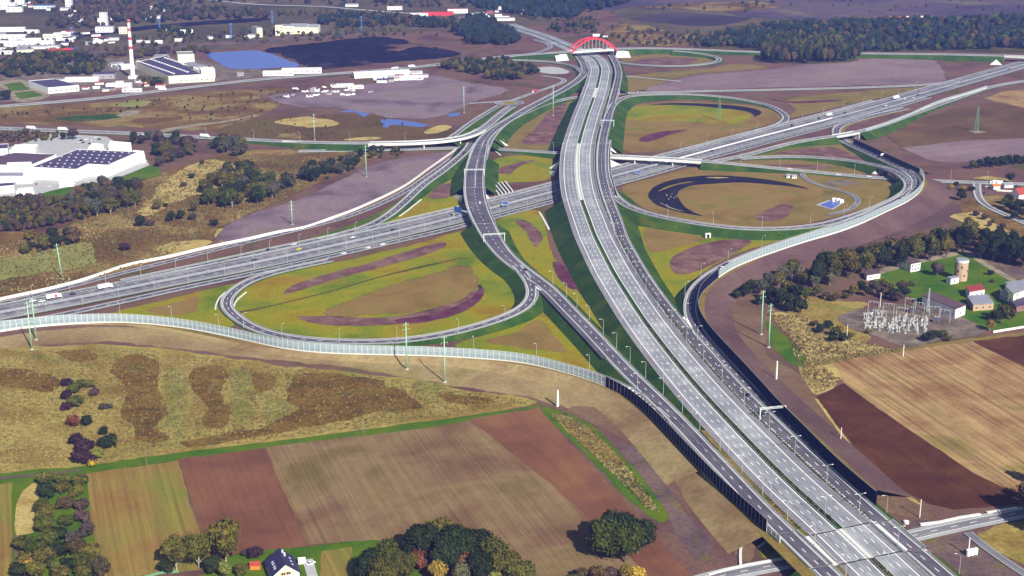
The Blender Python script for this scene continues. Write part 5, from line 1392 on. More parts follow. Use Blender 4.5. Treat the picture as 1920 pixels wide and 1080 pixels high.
lamp_row(a4, -17.9, (70, 572), (860, 406), 29, '%s lamp from the left on the near side of the crossing motorway', G_)
lamp_row(a4, -17.9, (925, 389), (1040, 358), 30, '%s lamp right of the curved flyover beside the crossing motorway', G_)
lamp_row(a4, -17.9, (1150, 330), (1480, 242), 42, '%s lamp right of the viaduct, near side of the crossing motorway', G_)
lamp_row(a4, 18.6, (1300, 290), (1740, 171), 48, '%s lamp right of the viaduct, far side of the crossing motorway', G_)
lamp_row(r12, 5.6, (985, 565), (470, 612), 42, '%s lamp along the inside of the left loop, from its right end', G_)
lamp_row(r13, 6.2, (880, 662), (1180, 735), 46, '%s lamp from the left above the glazed barrier ramp', G_)
lamp_row(r13, 6.2, (215, 596), (400, 620), 45, '%s lamp from the left on the barrier ramp at lower left', G_)
lamp_row(r4, -5.8, (1320, 640), (1440, 463), 45, '%s lamp on the inside of the right barrier ramp, from the front', G_)
lamp_row(r5, 5.2, (1250, 409), (1640, 391), 45, '%s lamp from the left along the right loop ramp', G_)
lamp_row(r6, 5.8, (1390, 309), (1600, 330), 42, '%s lamp from the left along the local road right of the bridge', G_)
lamp_row(r6, 5.8, (940, 280), (1030, 286), 42, '%s lamp on the local road between left ramp and viaduct', G_)
lamp_row(r9, 6.0, (380, 258), (760, 268), 70, '%s lamp from the left along the flyover road', G_)
lamp_row(r16, -5.2, (1030, 194), (1052, 188), 40, '%s lamp beside the slip road near the mint pylon', G_)
lamp_row(r6, 5.8, (1780, 341), (1850, 344), 35, '%s lamp on the local road at the right edge', G_)
for k, (x, y) in enumerate([(1662, 965), (1798, 1080), (1742, 1070)]):
    lamp(P(x, y, .2), rnd.uniform(-1, 1) + 2.4, ['lone lamp beside the end of the tall navy barrier', 'lamp at the bottom edge right of the collector road', 'lamp in the collector verge by the bottom edge'][k], G_)

# ------------------------------------------------------------------ power pylons
def pylon(px, py, h, label, arms=3, z=.1, lean=0.0):
    p = P(px, py, z)
    root = empty('power_pylon', p); tag(root, label, 'pylon', 'mint tubular power pylons')
    k = 10
    mb = MB(); mb.tube((0, 0, 0), (0, 0, h), .62, .26, k); mb.build('mast', M['mint'], root, True)
    mb = MB(); mb.tube((0, 0, -.3), (0, 0, .5), 1.3, 1.2, 12); mb.build('footing', M['concrete'], root)
    for a in range(arms):
        z0 = h - 1.2 - a * 3.4
        L_ = (1.7, 2.3, 1.9)[a % 3]
        mb = MB(); mb.tube((-L_, 0, z0), (L_, 0, z0), .10, .10, 6); ca = mb.build('cross_arm', M['mint'], root)
        for sx in (-1, 1):
            mb = MB(); mb.tube((sx * L_, 0, z0), (sx * L_, 0, z0 - 1.4), .07, .07, 6); mb.build('insulator', M['steel_w'], ca)
    root.rotation_euler = (0, R(lean), .5)
    return root
pylon(60, 655, 34, 'near one of the two mint pylons at the left edge by the barrier')
pylon(68, 637, 30, 'farther of the two mint pylons at the left edge by the barrier')
pylon(117, 523, 29, 'leaning mint pylon in the scrub above the lower left motorway', lean=-3.5)
pylon(548, 421, 22, 'short mint pylon on the mauve soil left of the exit ramp')
pylon(590, 262, 30, 'mint pylon in the rust marsh behind the flyover road')
pylon(687, 332, 33, 'mint pylon with clear cross arms left of the ramps')
pylon(763, 692, 32, 'left one of the two mint pylons in front of the glazed barrier', 2)
pylon(834, 716, 31, 'right one of the two mint pylons in front of the glazed barrier', 2)
pylon(870, 211, 33, 'mint pylon on the rubble field near the roundabout')
pylon(1037, 217, 38, 'tall mint pylon on the mauve wedge beside the main motorway')
pylon(1427, 627, 32, 'left one of the twin mint pylons behind the navy barrier', 2)
pylon(1441, 651, 31, 'right one of the twin mint pylons behind the navy barrier', 2)

def lattice(px, py, h, w, label, mat='green_lat', name='lattice_mast', cat='mast', head=None):
    p = P(px, py, .1); root = empty(name, p); tag(root, label, cat)
    def c(z, i):
        k = w * (1 - .72 * z / h) / 2
        return Vector(((-1, 1, 1, -1)[i] * k, (-1, -1, 1, 1)[i] * k, z))
    for i in range(4):
        mb = MB(); mb.tube(c(0, i), c(h, i), .22, .16, 6); mb.build('leg', M[mat], root)
    n = max(4, int(h / 4))
    mb = MB()
    for k in range(n):
        for i in range(4):
            j = (i + 1) % 4
            mb.tube(c(h * k / n, i), c(h * (k + 1) / n, j), .10, .10, 5, caps=False)
            mb.tube(c(h * (k + 1) / n, i), c(h * (k + 1) / n, j), .10, .10, 5, caps=False)
    mb.build('bracing', M[mat], root)
    if head:
        mb = MB(); mb.box((0, 0, h), (head, 1.6, 1.4)); mb.build('head_frame', M[mat], root)
    return root
lattice(1348, 226, 27, 4.2, 'green lattice mast in the upper right loop lawn')
lattice(1830, 247, 30, 4.2, 'green lattice mast in the brown ploughed field')
slab('mast_pad', [(1816, 245, .45), (1832, 244, .45), (1850, 247, .45), (1828, 250, .45)], 'pale gravel pad round the green lattice mast', 'gravel', .2, 'pad')
lattice(300, 60, 20, 2.6, 'blue lighting tower in front of the long coal strip', 'blue_lat', 'lighting_tower', 'tower', 5)
lattice(434, 72, 24, 2.6, 'blue lighting tower left of the far white works', 'blue_lat', 'lighting_tower', 'tower', 5)
lattice(678, 58, 24, 2.6, 'blue lighting tower behind the coal stockyard', 'blue_lat', 'lighting_tower', 'tower', 5)
lattice(511, 45, 22, 2.4, 'blue lighting tower behind the far white works', 'blue_lat', 'lighting_tower', 'tower', 4)
lattice(136, 75, 20, 2.4, 'pale blue lighting tower in the far left works', 'blue_lat', 'lighting_tower', 'tower', 5)

# small concrete posts and boundary columns
def column(px, py, h, label, r=.32, mat='concrete_w'):
    o = empty('utility_pole', P(px, py, .1)); tag(o, label, 'pole', 'concrete utility poles')
    mb = MB(); mb.box((0, 0, 0), (r * 1.7, r * 1.3, h), top=.7); mb.build('shaft', M[mat], o)
    mb = MB(); mb.box((0, 0, h - .8), (2.0, .14, .14)); mb.box((0, 0, h - 1.6), (1.6, .14, .14)); mb.build('cross_arm', M['wood'], o)
    o.rotation_euler = (0, 0, .6)
    return o
column(1045, 762, 10.5, 'thick white concrete pole beside the soil track near the field corner', .9)
column(1455, 713, 13, 'white double concrete pole behind the navy barrier', .7)
column(1576, 826, 8, 'slim pole on the soil strip left of the dark ploughed field')
column(1724, 970, 10, 'white utility pole beside the side road')
column(1693, 668, 8, 'utility pole at the corner of the stubble field', .4)
column(1815, 1040, 9, 'white pole beside the white tank at lower right', .4)
column(682, 816, 9, 'slim utility pole at the top of the harrowed field', .16, 'wood')
column(275, 876, 11, 'slim wooden pole at the top of the fallow field', .18, 'wood')
column(1587, 640, 12, 'slim pole left of the substation yard', .3)
column(1650, 575, 11, 'slim pole at the far side of the substation yard', .3)

# ------------------------------------------------------------------ road signs and gantries
def gantry(road, s, o0, o1, label, h=7.0, sign=None, mat='steel_w'):
    a, hd = road.at(s, o0); b, _ = road.at(s, o1)
    c = (a + b) / 2
    root = empty('sign_gantry', c, math.atan2(b.y - a.y, b.x - a.x)); tag(root, label, 'gantry')
    L_ = (b - a).length
    for sx in (-1, 1):
        mb = MB(); mb.box((sx * L_ / 2, 0, -.3), (.5, .5, h + .3)); mb.build('post', M[mat], root)
    mb = MB()
    for y in (-.5, .5):
        for z in (h - .8, h):
            mb.box((0, y, z), (L_ + 1, .16, .16))
    n = max(3, int(L_ / 2))
    for i in range(n):
        x0 = -L_ / 2 + L_ * i / n; x1 = -L_ / 2 + L_ * (i + 1) / n
        for y in (-.5, .5):
            mb.tube((x0, y, h - .75 if i % 2 else h), (x1, y, h if i % 2 else h - .75), .07, .07, 5)
    mb.build('truss', M[mat], root)
    if sign:
        for k, (x, w, hh, m_) in enumerate(sign):
            mb = MB(); mb.box((x, -.75, h - hh * .55), (w, .16, hh)); mb.build('sign_panel', M[m_], root)
    return root
gantry(r3, r3.s_at(1440, 784), 10.0, -5.4, 'pale sign gantry spanning the collector road in the foreground')
gantry(r2, r2.s_at(890, 329), 9.8, -9.8, 'white sign gantry across the left ramp above the flyover', 6.5)
gantry(r2, r2.s_at(926, 451), 8.8, -8.8, 'white sign gantry across the left ramp below the flyover', 6.5)
gantry(r3, r3.s_at(1136, 236), 9.0, -5.6, 'blue sign gantry over the collector road near the upper loop', 7, [(0, 7, 2.6, 'sign_blue')])
gantry(a4, a4.s_at(856, 407), 2.0, -17.8, 'gantry with a large blue direction sign left of the curved flyover', 8, [(-3.5, 9.5, 5.2, 'sign_blue')])
def road_sign(px, py, z, w, h, label, rz=0.0, mat='sign_blue', lift=2.6):
    root = empty('road_sign', P(px, py, z), rz); tag(root, label, 'road sign')
    for sx in (-.35, .35):
        mb = MB(); mb.tube((sx * w, .1, -.2), (sx * w, .1, lift + h), .09, .09, 6); mb.build('post', M['steel'], root)
    mb = MB(); mb.box((0, 0, lift), (w, .12, h)); mb.build('sign_panel', M[mat], root)
    mb = MB()
    for sx in (-1, 1): mb.box((sx * (w / 2 - .12), -.075, lift + .1), (.12, .02, h - .2))
    for zz in (lift + .1, lift + h - .22): mb.box((0, -.075, zz), (w - .25, .02, .12))
    mb.build('border', M['paint'], root)
road_sign(1197, 329, .5, 6.5, 2.6, 'blue road sign beside the crossing motorway right of the viaduct')
road_sign(948, 389, .5, 6.0, 3.0, 'blue road sign on the crossing motorway right of the flyover')
road_sign(1655, 297, 5, 8.0, 2.2, 'pale teal direction sign in front of the far dark barrier', .7, 'skylight', 3.4)

# painted gores where ramps meet
slab('gore_marking', [(1279, 594, 6.75), (1284, 594, 6.75), (1291, 600, 6.75), (1300, 618, 6.75), (1304, 628, 6.75), (1294, 616, 6.75)], 'white painted gore where the right ramp meets the collector', 'paint', .3, 'road marking')
slab('gore_marking', [(1144, 362, 10.95), (1150, 372, 10.6), (1153, 375, 10.5), (1147, 373, 10.6)], 'white painted gore at the start of the right loop', 'paint', .3, 'road marking')
slab('gore_marking', [(1003, 536, 6.15), (1008, 538, 6.15), (1016, 545, 6.12), (1006, 541, 6.12)], 'white painted gore where the left loop leaves the left ramp', 'paint', .3, 'road marking')
for k in range(7):
    x, y = 1180 + k * 6.2, 725.5 + k * 5.3
    slab('gore_marking', [(x, y, 5.72), (x + 2.6, y + 1.4, 5.72), (x - .2 + k * .3, y + 4.4, 5.72), (x - 2.6 + k * .3, y + 3.2, 5.72)], '%s white hatch stripe from the top where the barrier ramp joins' % nth(k), 'paint', .25, 'road marking')
# ------------------------------------------------------------------ trees
def ico(sub):
    bm = bmesh.new(); bmesh.ops.create_icosphere(bm, subdivisions=sub, radius=1.0)
    bm.verts.ensure_lookup_table()
    v = np.array([x.co[:] for x in bm.verts]); f = [tuple(a.index for a in p.verts) for p in bm.faces]
    bm.free(); return v, f
ICO1, ICO2 = ico(1), ico(2)

def crown_geo(seed, r, h0, h1, lobes, leaves, leaf, sub=2, flat=1.0, spread=.55, core=.80):
    """foliage volume between heights h0 and h1: overlapping lobes, each a ragged core wrapped in leaf cards"""
    g = np.random.default_rng(seed)
    zc, zr = (h0 + h1) / 2, (h1 - h0) / 2
    L = []
    for i in range(lobes):
        a = g.uniform(0, 2 * math.pi); t = math.sqrt(g.uniform(0, 1)) * spread
        zz = g.uniform(-.55, .62)
        k = math.sqrt(max(.05, 1 - zz * zz))
        rad = g.uniform(.24, .44)
        L.append((np.array([math.cos(a) * t * r * k, math.sin(a) * t * r * k, zc + zz * zr * .75]), np.array([rad * r, rad * r, rad * min(zr, r) * g.uniform(.8, 1.1) * flat])))
    L.append((np.array([0, 0, zc]), np.array([.62 * r, .62 * r, .72 * zr])))
    V = []; F = []
    iv, if_ = ICO2 if sub == 2 else ICO1
    for c, s in L:
        n = len(V)
        d = 1 + g.uniform(-.2, .13, len(iv))
        for p, k in zip(iv, d): V.append(c + p * s * core * k)
        F += [tuple(n + i for i in f) for f in if_]
    per = max(4, leaves // len(L))
    for ci, (c, s) in enumerate(L):
        for _ in range(per):
            d = g.normal(size=3); d[2] = d[2] * .9 + .25; d /= np.linalg.norm(d)
            p = c + d * s * (g.uniform(.82, 1.15) if g.random() < .85 else g.uniform(1.1, 1.4))
            ins = False
            for cj, (c2, s2) in enumerate(L):
                if cj != ci and np.sum(((p - c2) / s2) ** 2) < .62: ins = True; break
            if ins: continue
            n = d + g.normal(size=3) * .55; n /= np.linalg.norm(n)
            a = np.cross(n, [.3, .2, 1.0]); a /= np.linalg.norm(a) + 1e-9; b = np.cross(n, a)
            q = leaf * g.uniform(.6, 1.35); th = g.uniform(0, math.pi)
            a, b = a * math.cos(th) + b * math.sin(th), b * math.cos(th) - a * math.sin(th)
            k = len(V)
            V += [p - a * q - b * q * .5, p + a * q * .2 - b * q * .75, p + a * q + b * q * .3, p - a * q * .3 + b * q * .7]
            F.append((k, k + 1, k + 2, k + 3))
    return V, F
def crown_mesh(name, *a, **k):
    V, F = crown_geo(*a, **k)
    me = bpy.data.meshes.new(name); me.from_pydata([tuple(v) for v in V], [], F)
    me.materials.append(M['leaf']); me.update(); return me
def trunk_mesh(name, seed, r, h0, h1, tr, mat='bark'):
    g = random.Random(seed); mb = MB()
    top = h0 + (h1 - h0) * .45
    mb.tube((0, 0, -.3), (0, 0, h0 * .7), tr * 1.25, tr, 8, caps=False)
    mb.tube((0, 0, h0 * .7), (g.uniform(-.3, .3), g.uniform(-.3, .3), top), tr, tr * .45, 8)
    for i in range(5):
        a = 2 * math.pi * i / 5 + g.uniform(-.4, .4); z0 = h0 * g.uniform(.7, 1.2)
        mb.tube((0, 0, z0), (math.cos(a) * r * .55, math.sin(a) * r * .55, z0 + (h1 - h0) * g.uniform(.25, .5)), tr * .5, tr * .14, 6)
    return mb.mesh(name, M[mat])
# prototypes: (crown mesh, trunk mesh, nominal crown radius, nominal height)
PROTO = {}
def add_proto(key, n, r, h0, h1, lobes, leaves, leaf, tr, bark='bark', **k):
    PROTO[key] = [(crown_mesh('crown', 100 * i + len(PROTO), r, h0, h1, lobes, leaves, leaf, **k), trunk_mesh('trunk', i, r, h0, h1, tr, bark), r, h1) for i in range(n)]
add_proto('big', 4, 8.0, 2.2, 16.0, 24, 6000, .55, .45, spread=.66)
add_proto('tall', 4, 6.4, 1.0, 22.0, 24, 4200, .6, .4, spread=.7)
add_proto('mid', 5, 5.0, 1.4, 11.0, 14, 1500, .52, .28, spread=.66)
add_proto('bush', 5, 3.0, .2, 4.2, 10, 700, .38, .12, spread=.64)
add_proto('birch', 3, 5.0, 1.4, 13.0, 15, 1900, .46, .2, 'bark_w', core=.72, spread=.64)
LEAFC = {'dark': (.020, .030, .009), 'haze_green': (.018, .036, .034), 'green': (.056, .066, .010), 'olive': (.085, .076, .014), 'brown': (.078, .056, .024), 'rust': (.15, .058, .03), 'plum': (.036, .018, .024),  # bluish far-wood tint has distance haze mixed into the leaf colour
         'pale': (.11, .11, .062), 'yellow': (.40, .27, .03), 'gold': (.22, .15, .03), 'grey': (.060, .062, .042), 'lime': (.14, .16, .03), 'mauve': (.066, .046, .040)}
tg = random.Random(42)
def tree(px, py, kind, scale, col, label, group, hs=1.0, name=None, z=.1):
    c, t, r, h = tg.choice(PROTO[kind])
    root = empty(name or ('shrub' if kind == 'bush' else 'tree'), P(px, py, z), tg.uniform(0, 6.28))
    root.scale = (scale, scale, scale * hs)
    scale *= 1.0
    tag(root, label, 'shrub' if kind == 'bush' else 'tree', group)
    o = bpy.data.objects.new('crown', c); link(o, root)
    b = LEAFC[col]; k = tg.uniform(.8, 1.25)
    o.color = (b[0] * k * tg.uniform(.9, 1.12), b[1] * k, b[2] * k * tg.uniform(.85, 1.15), 1)
    o2 = bpy.data.objects.new('trunk', t); link(o2, root)
    return root

# --- foreground
G1 = 'tree clump at the corner of the harrowed field'
for i, (x, y, s, c) in enumerate([(1138, 1044, 1.2, 'green'), (1172, 1054, 1.25, 'green'), (1195, 1038, 1.15, 'dark'), (1160, 1026, 1.25, 'dark'), (1128, 1030, .9, 'olive')]):
    tree(x, y, 'big', s, c, ['middle front green tree of the lone clump in the field', 'front right green tree of the lone clump in the field', 'right-hand dark tree of the lone clump in the field', 'rear dark tree of the lone clump in the field', 'small olive tree on the left of the lone clump'][i], G1)
for i, (x, y, k, s, c, l) in enumerate([(1090, 1088, 'bush', 1.5, 'brown', 'brown shrub left below the lone tree clump'), (1118, 1092, 'mid', .8, 'brown', 'brown bush below the lone tree clump'), (1142, 1090, 'mid', .75, 'mauve', 'pinkish autumn bush below the lone tree clump'), (1172, 1090, 'mid', .8, 'gold', 'golden bush below the lone tree clump'), (1196, 1086, 'bush', 1.6, 'yellow', 'bright yellow bush at the bottom edge below the clump'), (1070, 1098, 'bush', 1.4, 'olive', 'olive bush at the bottom edge left of the clump')]):
    tree(x, y, k, s, c, l, 'bushes below the lone tree clump')
B_ = 'wood at the bottom edge'
for i, (x, y, s, c, l) in enumerate([(790, 1048, 1.15, 'dark', 'dark tree at the upper left of the bottom wood'), (823, 1034, 1.1, 'olive', 'olive-topped tallest tree at the top of the bottom wood'), (861, 1052, 1.15, 'dark', 'dark tree in the middle of the bottom wood'), (896, 1048, 1.0, 'dark', 'dark green tree on the right of the bottom wood'), (926, 1066, 1.0, 'green', 'green tree at the right shoulder of the bottom wood'),
     (724, 1070, 1.0, 'green', 'green tree at the left of the bottom wood'), (690, 1088, .95, 'dark', 'dark leftmost tree of the bottom wood'), (756, 1086, .9, 'olive', 'olive tree left of the red one in the bottom wood'), (950, 1090, 1.05, 'olive', 'olive rightmost tree of the bottom wood'), (975, 1104, .9, 'olive', 'low olive tree at the right end of the bottom wood'),
     (720, 1106, .95, 'olive', 'olive tree cut by the bottom edge, left in the wood'), (840, 1068, 1.0, 'dark', 'dark tree filling the centre of the bottom wood'), (905, 1090, .95, 'dark', 'dark tree between red and olive trees of the wood')]):
    tree(x, y, 'big', s, c, l, B_)
for x, y, s, c, l in [(786, 1070, 1.05, 'rust', 'rust-red tree left of centre in the bottom wood'), (873, 1074, 1.0, 'rust', 'rust-red tree right of centre in the bottom wood'), (820, 1094, 1.1, 'gold', 'golden tree at the bottom edge of the wood'), (866, 1094, 1.1, 'pale', 'pale tree at the bottom edge of the wood'), (703, 1096, .9, 'rust', 'small rust tree at the left of the bottom wood'), (930, 1096, .9, 'lime', 'lime-green small tree in the bottom wood')]:
    tree(x, y, 'mid', s, c, l, B_)
for x, y, k, s, c, l in [(331, 1068, 'birch', 1.5, 'olive', 'grey-green birch, left of three trees below the fallow field'), (373, 1064, 'birch', 1.6, 'olive', 'olive birch, middle of three trees below the fallow field'), (424, 1052, 'birch', 1.8, 'olive', 'tall pale birch, right of three trees below the fallow field'), (400, 1076, 'big', .6, 'dark', 'dark low tree behind the three birches'), (424, 1082, 'mid', .8, 'lime', 'yellow-green bush in front of the birches'), (452, 1080, 'bush', 1.4, 'olive', 'olive bush between birches and orange shed'), (312, 1072, 'bush', 1.6, 'dark', 'dark shrub at the left foot of the birches'), (480, 1046, 'bush', 1.5, 'plum', 'plum-purple shrub above the orange shed'), (462, 1042, 'bush', .9, 'mauve', 'small mauve shrub beside the purple one')]:
    tree(x, y, k, s, c, l, 'trees beside the navy-roofed house')
for i, (a, b) in enumerate([(345, 370), (465, 350), (590, 370), (350, 470), (460, 420), (575, 450), (330, 590), (500, 540), (600, 550), (350, 670), (490, 670), (620, 640), (340, 730), (440, 780), (560, 800), (650, 760), (180, 850), (250, 880), (350, 860), (440, 900), (680, 910), (580, 900), (180, 960), (240, 1010), (330, 1000), (420, 1010), (520, 1000), (620, 1010), (700, 980), (150, 1050), (290, 1070), (470, 1070), (640, 1070), (760, 1070)]):
    c = tg.choice(['green', 'dark', 'olive', 'brown', 'mauve', 'olive', 'dark', 'olive', 'green'])
    if i in (23,): c = 'gold'
    tree(a / 4, 810 + b / 4 + 10, 'bush' if i % 3 else 'mid', tg.uniform(1.5, 2.05) if i % 3 else tg.uniform(.9, 1.15), c, '%s shrub, counting downwards, in the dense hedge at lower left' % nth(i), 'dense hedge at lower left')
for i, (a, b, s, c) in enumerate([(520, 320, 1.1, 'plum'), (515, 420, 1.3, 'plum'), (520, 500, 1.1, 'plum'), (585, 370, 1.5, 'green'), (640, 330, 1.2, 'olive'), (595, 480, 1.5, 'green'), (700, 330, 1.1, 'olive'), (740, 390, 1.0, 'mauve'), (570, 630, 1.5, 'rust'), (680, 620, 1.3, 'dark'), (810, 690, 1.0, 'dark'), (585, 770, 1.4, 'plum'), (650, 830, 1.6, 'plum'), (710, 800, 1.0, 'plum'), (620, 920, 1.7, 'plum'), (690, 930, 1.3, 'plum'), (722, 940, .95, 'yellow'), (860, 800, 1.7, 'dark'), (770, 880, 1.1, 'lime'), (800, 500, .8, 'mauve'), (850, 490, .7, 'grey')]):  # top plum shrubs: purple leaf plus painted shade beside the green bushes
    col_ = {'plum': 'plum-purple', 'green': 'green', 'olive': 'olive', 'mauve': 'mauve', 'rust': 'rust-brown', 'dark': 'dark', 'yellow': 'bright yellow', 'lime': 'lime', 'grey': 'grey'}[c]
    tree(a / 4.153, 640 + b / 4.153 + 8, 'bush', s * 1.25, c, '%s shrub, %s from the top of the meadow thicket' % (col_, nth(i)), 'shrub thicket in the rough meadow')
# --- right side
RW = 'tree row behind the substation'
for i in range(30):
    t = i / 29
    x = 1532 + t * 292; y = 534 - 66 * t + (2, -9, -4)[i % 3] + tg.uniform(-2, 2)
    tree(x, y, 'tall', tg.uniform(1.0, 1.25), tg.choice(['dark', 'olive', 'dark', 'olive', 'green']), '%s tall tree from the left in the row behind the substation' % nth(i), RW)
for i, (x, y) in enumerate([(1838, 486), (1850, 478), (1862, 490), (1876, 484), (1890, 496), (1904, 492), (1918, 502), (1932, 500), (1846, 466), (1870, 470), (1896, 478), (1920, 486)]):
    tree(x, y, 'tall', tg.uniform(.9, 1.1), 'dark', '%s dark tree from the left in the group at the right edge' % nth(i), 'dark trees at the right edge')
for i, (x, y, k, s, c) in enumerate([(1380, 560, 'bush', 1.6, 'dark'), (1396, 556, 'mid', 1.0, 'dark'), (1408, 552, 'mid', 1.1, 'dark'), (1424, 552, 'mid', 1.2, 'grey'), (1440, 540, 'birch', 1.1, 'grey'), (1458, 538, 'mid', 1.2, 'olive'), (1468, 530, 'birch', 1.2, 'pale'), (1484, 528, 'birch', 1.5, 'olive'), (1498, 530, 'birch', 1.1, 'pale'), (1512, 536, 'mid', 1.1, 'olive'), (1526, 540, 'birch', 1.0, 'pale'), (1446, 566, 'mid', 1.2, 'dark'), (1464, 574, 'mid', 1.25, 'dark'), (1482, 584, 'mid', 1.2, 'dark'), (1500, 588, 'mid', 1.15, 'dark'), (1474, 556, 'mid', 1.2, 'olive'), (1492, 562, 'mid', 1.2, 'dark'), (1510, 566, 'mid', 1.1, 'green'), (1426, 570, 'bush', 1.7, 'dark'), (1530, 556, 'mid', .9, 'olive'), (1556, 536, 'birch', .9, 'pale'), (1548, 560, 'bush', 1.4, 'brown'), (1565, 565, 'bush', 1.5, 'brown'), (1585, 560, 'bush', 1.3, 'olive')]):
    tree(x, y, k, s, c, '%s tree or bush from the left in the mixed copse by the barrier' % nth(i), 'mixed copse beside the twin pylons')
for i, (x, y, s, c) in enumerate([(1538, 624, 1.5, 'dark'), (1552, 616, 1.5, 'dark'), (1566, 630, 1.6, 'green'), (1580, 640, 1.5, 'dark'), (1560, 640, 1.3, 'dark'), (1577, 620, 1.2, 'gold'), (1592, 634, 1.2, 'olive'), (1526, 612, 1.1, 'brown'), (1630, 625, .8, 'gold')]):
    tree(x, y, 'bush', s, c, '%s bush of the thicket left of the substation yard' % nth(i), 'thicket left of the substation')
for i, (x, y, s, c) in enumerate([(1736, 640, 1.4, 'dark'), (1750, 636, 1.7, 'dark'), (1766, 634, 1.6, 'green'), (1776, 640, 1.0, 'olive')]):
    tree(x, y, 'bush', s, c, '%s bush from the left in front of the substation yard' % nth(i), 'bushes in front of the substation')
for i, (x, y, k, s, c, l) in enumerate([(1757, 518, 'mid', 1.15, 'mauve', 'rounded brownish tree on the compound lawn'), (1856, 516, 'bush', 1.1, 'dark', 'small dark bush on the compound lawn'), (1860, 530, 'bush', .7, 'brown', 'tiny brown bush on the compound lawn'), (1712, 536, 'bush', 1.3, 'lime', 'lime-green bush near the compound drive'), (1795, 488, 'bush', .6, 'plum', 'low purple bush behind the brick tower'),
     (1880, 600, 'mid', 1.2, 'green', 'large green tree beside the compound houses'), (1868, 604, 'mid', .9, 'dark', 'dark tree left of the large compound tree'), (1896, 600, 'mid', .8, 'brown', 'brown tree right of the large compound tree'), (1856, 620, 'birch', .7, 'gold', 'slim golden tree by the boundary wall'), (1877, 606, 'bush', .7, 'lime', 'small lime bush in front of the compound houses')]):
    tree(x, y, k, s, c, l, 'compound trees')
for i, (x, y) in enumerate([(1648, 556), (1660, 560), (1672, 564), (1684, 566), (1696, 560), (1655, 544), (1668, 548), (1690, 550), (1636, 548), (1626, 556), (1615, 545), (1600, 552)]):
    tree(x, y, 'mid', tg.uniform(.7, .95), tg.choice(['brown', 'olive', 'brown', 'dark', 'mauve']), '%s brownish bush of the thicket behind the substation yard' % nth(i), 'thicket behind the substation')
for i in range(9):
    tree(1824 + i * 13.5, 317 - i * 1.3 + tg.uniform(-1, 1), 'mid', tg.uniform(.95, 1.25), tg.choice(['dark', 'dark', 'green']), '%s dark tree from the left in the field row at right' % nth(i), 'field tree row at right')
for x, y, k, s, c, l in [(1802, 376, 'mid', 1.0, 'dark', 'lone dark bush on the soil beside the village road'), (1783, 356, 'bush', 1.3, 'gold', 'golden bush left of the village junction'), (1805, 357, 'bush', 1.3, 'gold', 'second golden bush left of the village junction'), (1793, 349, 'bush', 1.2, 'dark', 'dark bush between the two golden ones'), (1822, 358, 'bush', 1.3, 'dark', 'dark bush in the bend of the village road')]:
    tree(x, y, k, s, c, l, 'bushes at the village junction')
for i, (x, y) in enumerate([(1886, 392), (1896, 398), (1906, 402), (1916, 408), (1924, 398), (1890, 384), (1910, 392), (1928, 415), (1902, 412), (1893, 343)]):
    tree(x, y, 'mid', tg.uniform(.8, 1.1), tg.choice(['dark', 'green', 'dark', 'brown']), '%s garden tree near the red-roofed villa' % nth(i), 'garden trees at the right edge')
for i, (x, y) in enumerate([(1830, 405), (1845, 412), (1862, 418), (1880, 428), (1900, 438), (1855, 425)]):
    tree(x, y, 'bush', tg.uniform(.9, 1.4), tg.choice(['brown', 'olive', 'mauve']), '%s low bush on the straw bank below the village road' % nth(i), 'bushes on the straw bank')
tree(1935, 972, 'big', 1.25, 'brown', 'brown tree off the right edge casting a long shadow', None)
tree(1965, 1000, 'big', 1.3, 'olive', 'olive tree off the right edge beside the side road', None)
tree(1925, 940, 'birch', 1.0, 'brown', 'bare brown tree cut by the right edge above the dark field', None)
tree(1935, 905, 'mid', 1.1, 'dark', 'dark tree cut by the right edge beside the stubble', None)
# --- left middle
def clump(poly, n, kinds, cols, label, group, smin=.8, smax=1.2):
    xs = [p[0] for p in poly]; ys = [p[1] for p in poly]
    k = 0; guard = 0
    done = []; spots = []
    while k < n and guard < 20000:
        guard += 1
        x = tg.uniform(min(xs), max(xs)); y = tg.uniform(min(ys), max(ys))
        if not inside(x, y, poly): continue
        w = P(x, y)
        if any((w - q).length < 4.5 for q in done): continue
        done.append(w); spots.append((x, y)); k += 1
    for i, (x, y) in enumerate(sorted(spots)):
        tree(x, y, tg.choice(kinds), tg.uniform(smin, smax), tg.choice(cols), '%s from the left, %s' % (nth(i), label), group)
def inside(x, y, poly):
    r = False; n = len(poly)
    for i in range(n):
        x0, y0 = poly[i]; x1, y1 = poly[(i + 1) % n]
        if (y0 > y) != (y1 > y) and x < (x1 - x0) * (y - y0) / (y1 - y0) + x0: r = not r
    return r
DK = ['dark', 'dark', 'green', 'grey', 'olive']
clump([(372, 372), (385, 342), (440, 318), (470, 322), (490, 345), (545, 340), (540, 368), (470, 388), (400, 392)], 55, ['mid', 'mid', 'mid', 'birch'], DK, 'dark tree in the large clump on the left scrubland', 'large dark tree clump on the scrubland', 1.05, 1.55)
clump([(398, 292), (410, 270), (440, 268), (465, 275), (460, 296), (430, 300)], 14, ['mid'], DK, 'dark tree in the compact clump below the flyover road', 'compact tree clump below the flyover road', 1.1, 1.5)
clump([(265, 275), (270, 258), (350, 262), (395, 270), (390, 290), (330, 300), (300, 318), (285, 300)], 34, ['mid', 'mid', 'bush'], ['brown', 'mauve', 'dark', 'olive', 'grey'], 'brownish tree in the strip right of the white warehouse', 'tree strip right of the warehouse', .95, 1.4)
clump([(560, 332), (600, 315), (660, 308), (690, 312), (640, 328), (580, 345)], 28, ['mid', 'bush'], DK, 'dark tree in the band left of the mint pylon', 'tree band left of the mint pylon', 1.0, 1.4)
clump([(668, 296), (690, 286), (755, 284), (755, 292), (700, 300)], 14, ['bush', 'mid'], ['dark', 'green'], 'dark shrub in the thicket under the flyover', 'thicket under the flyover', .8, 1.0)
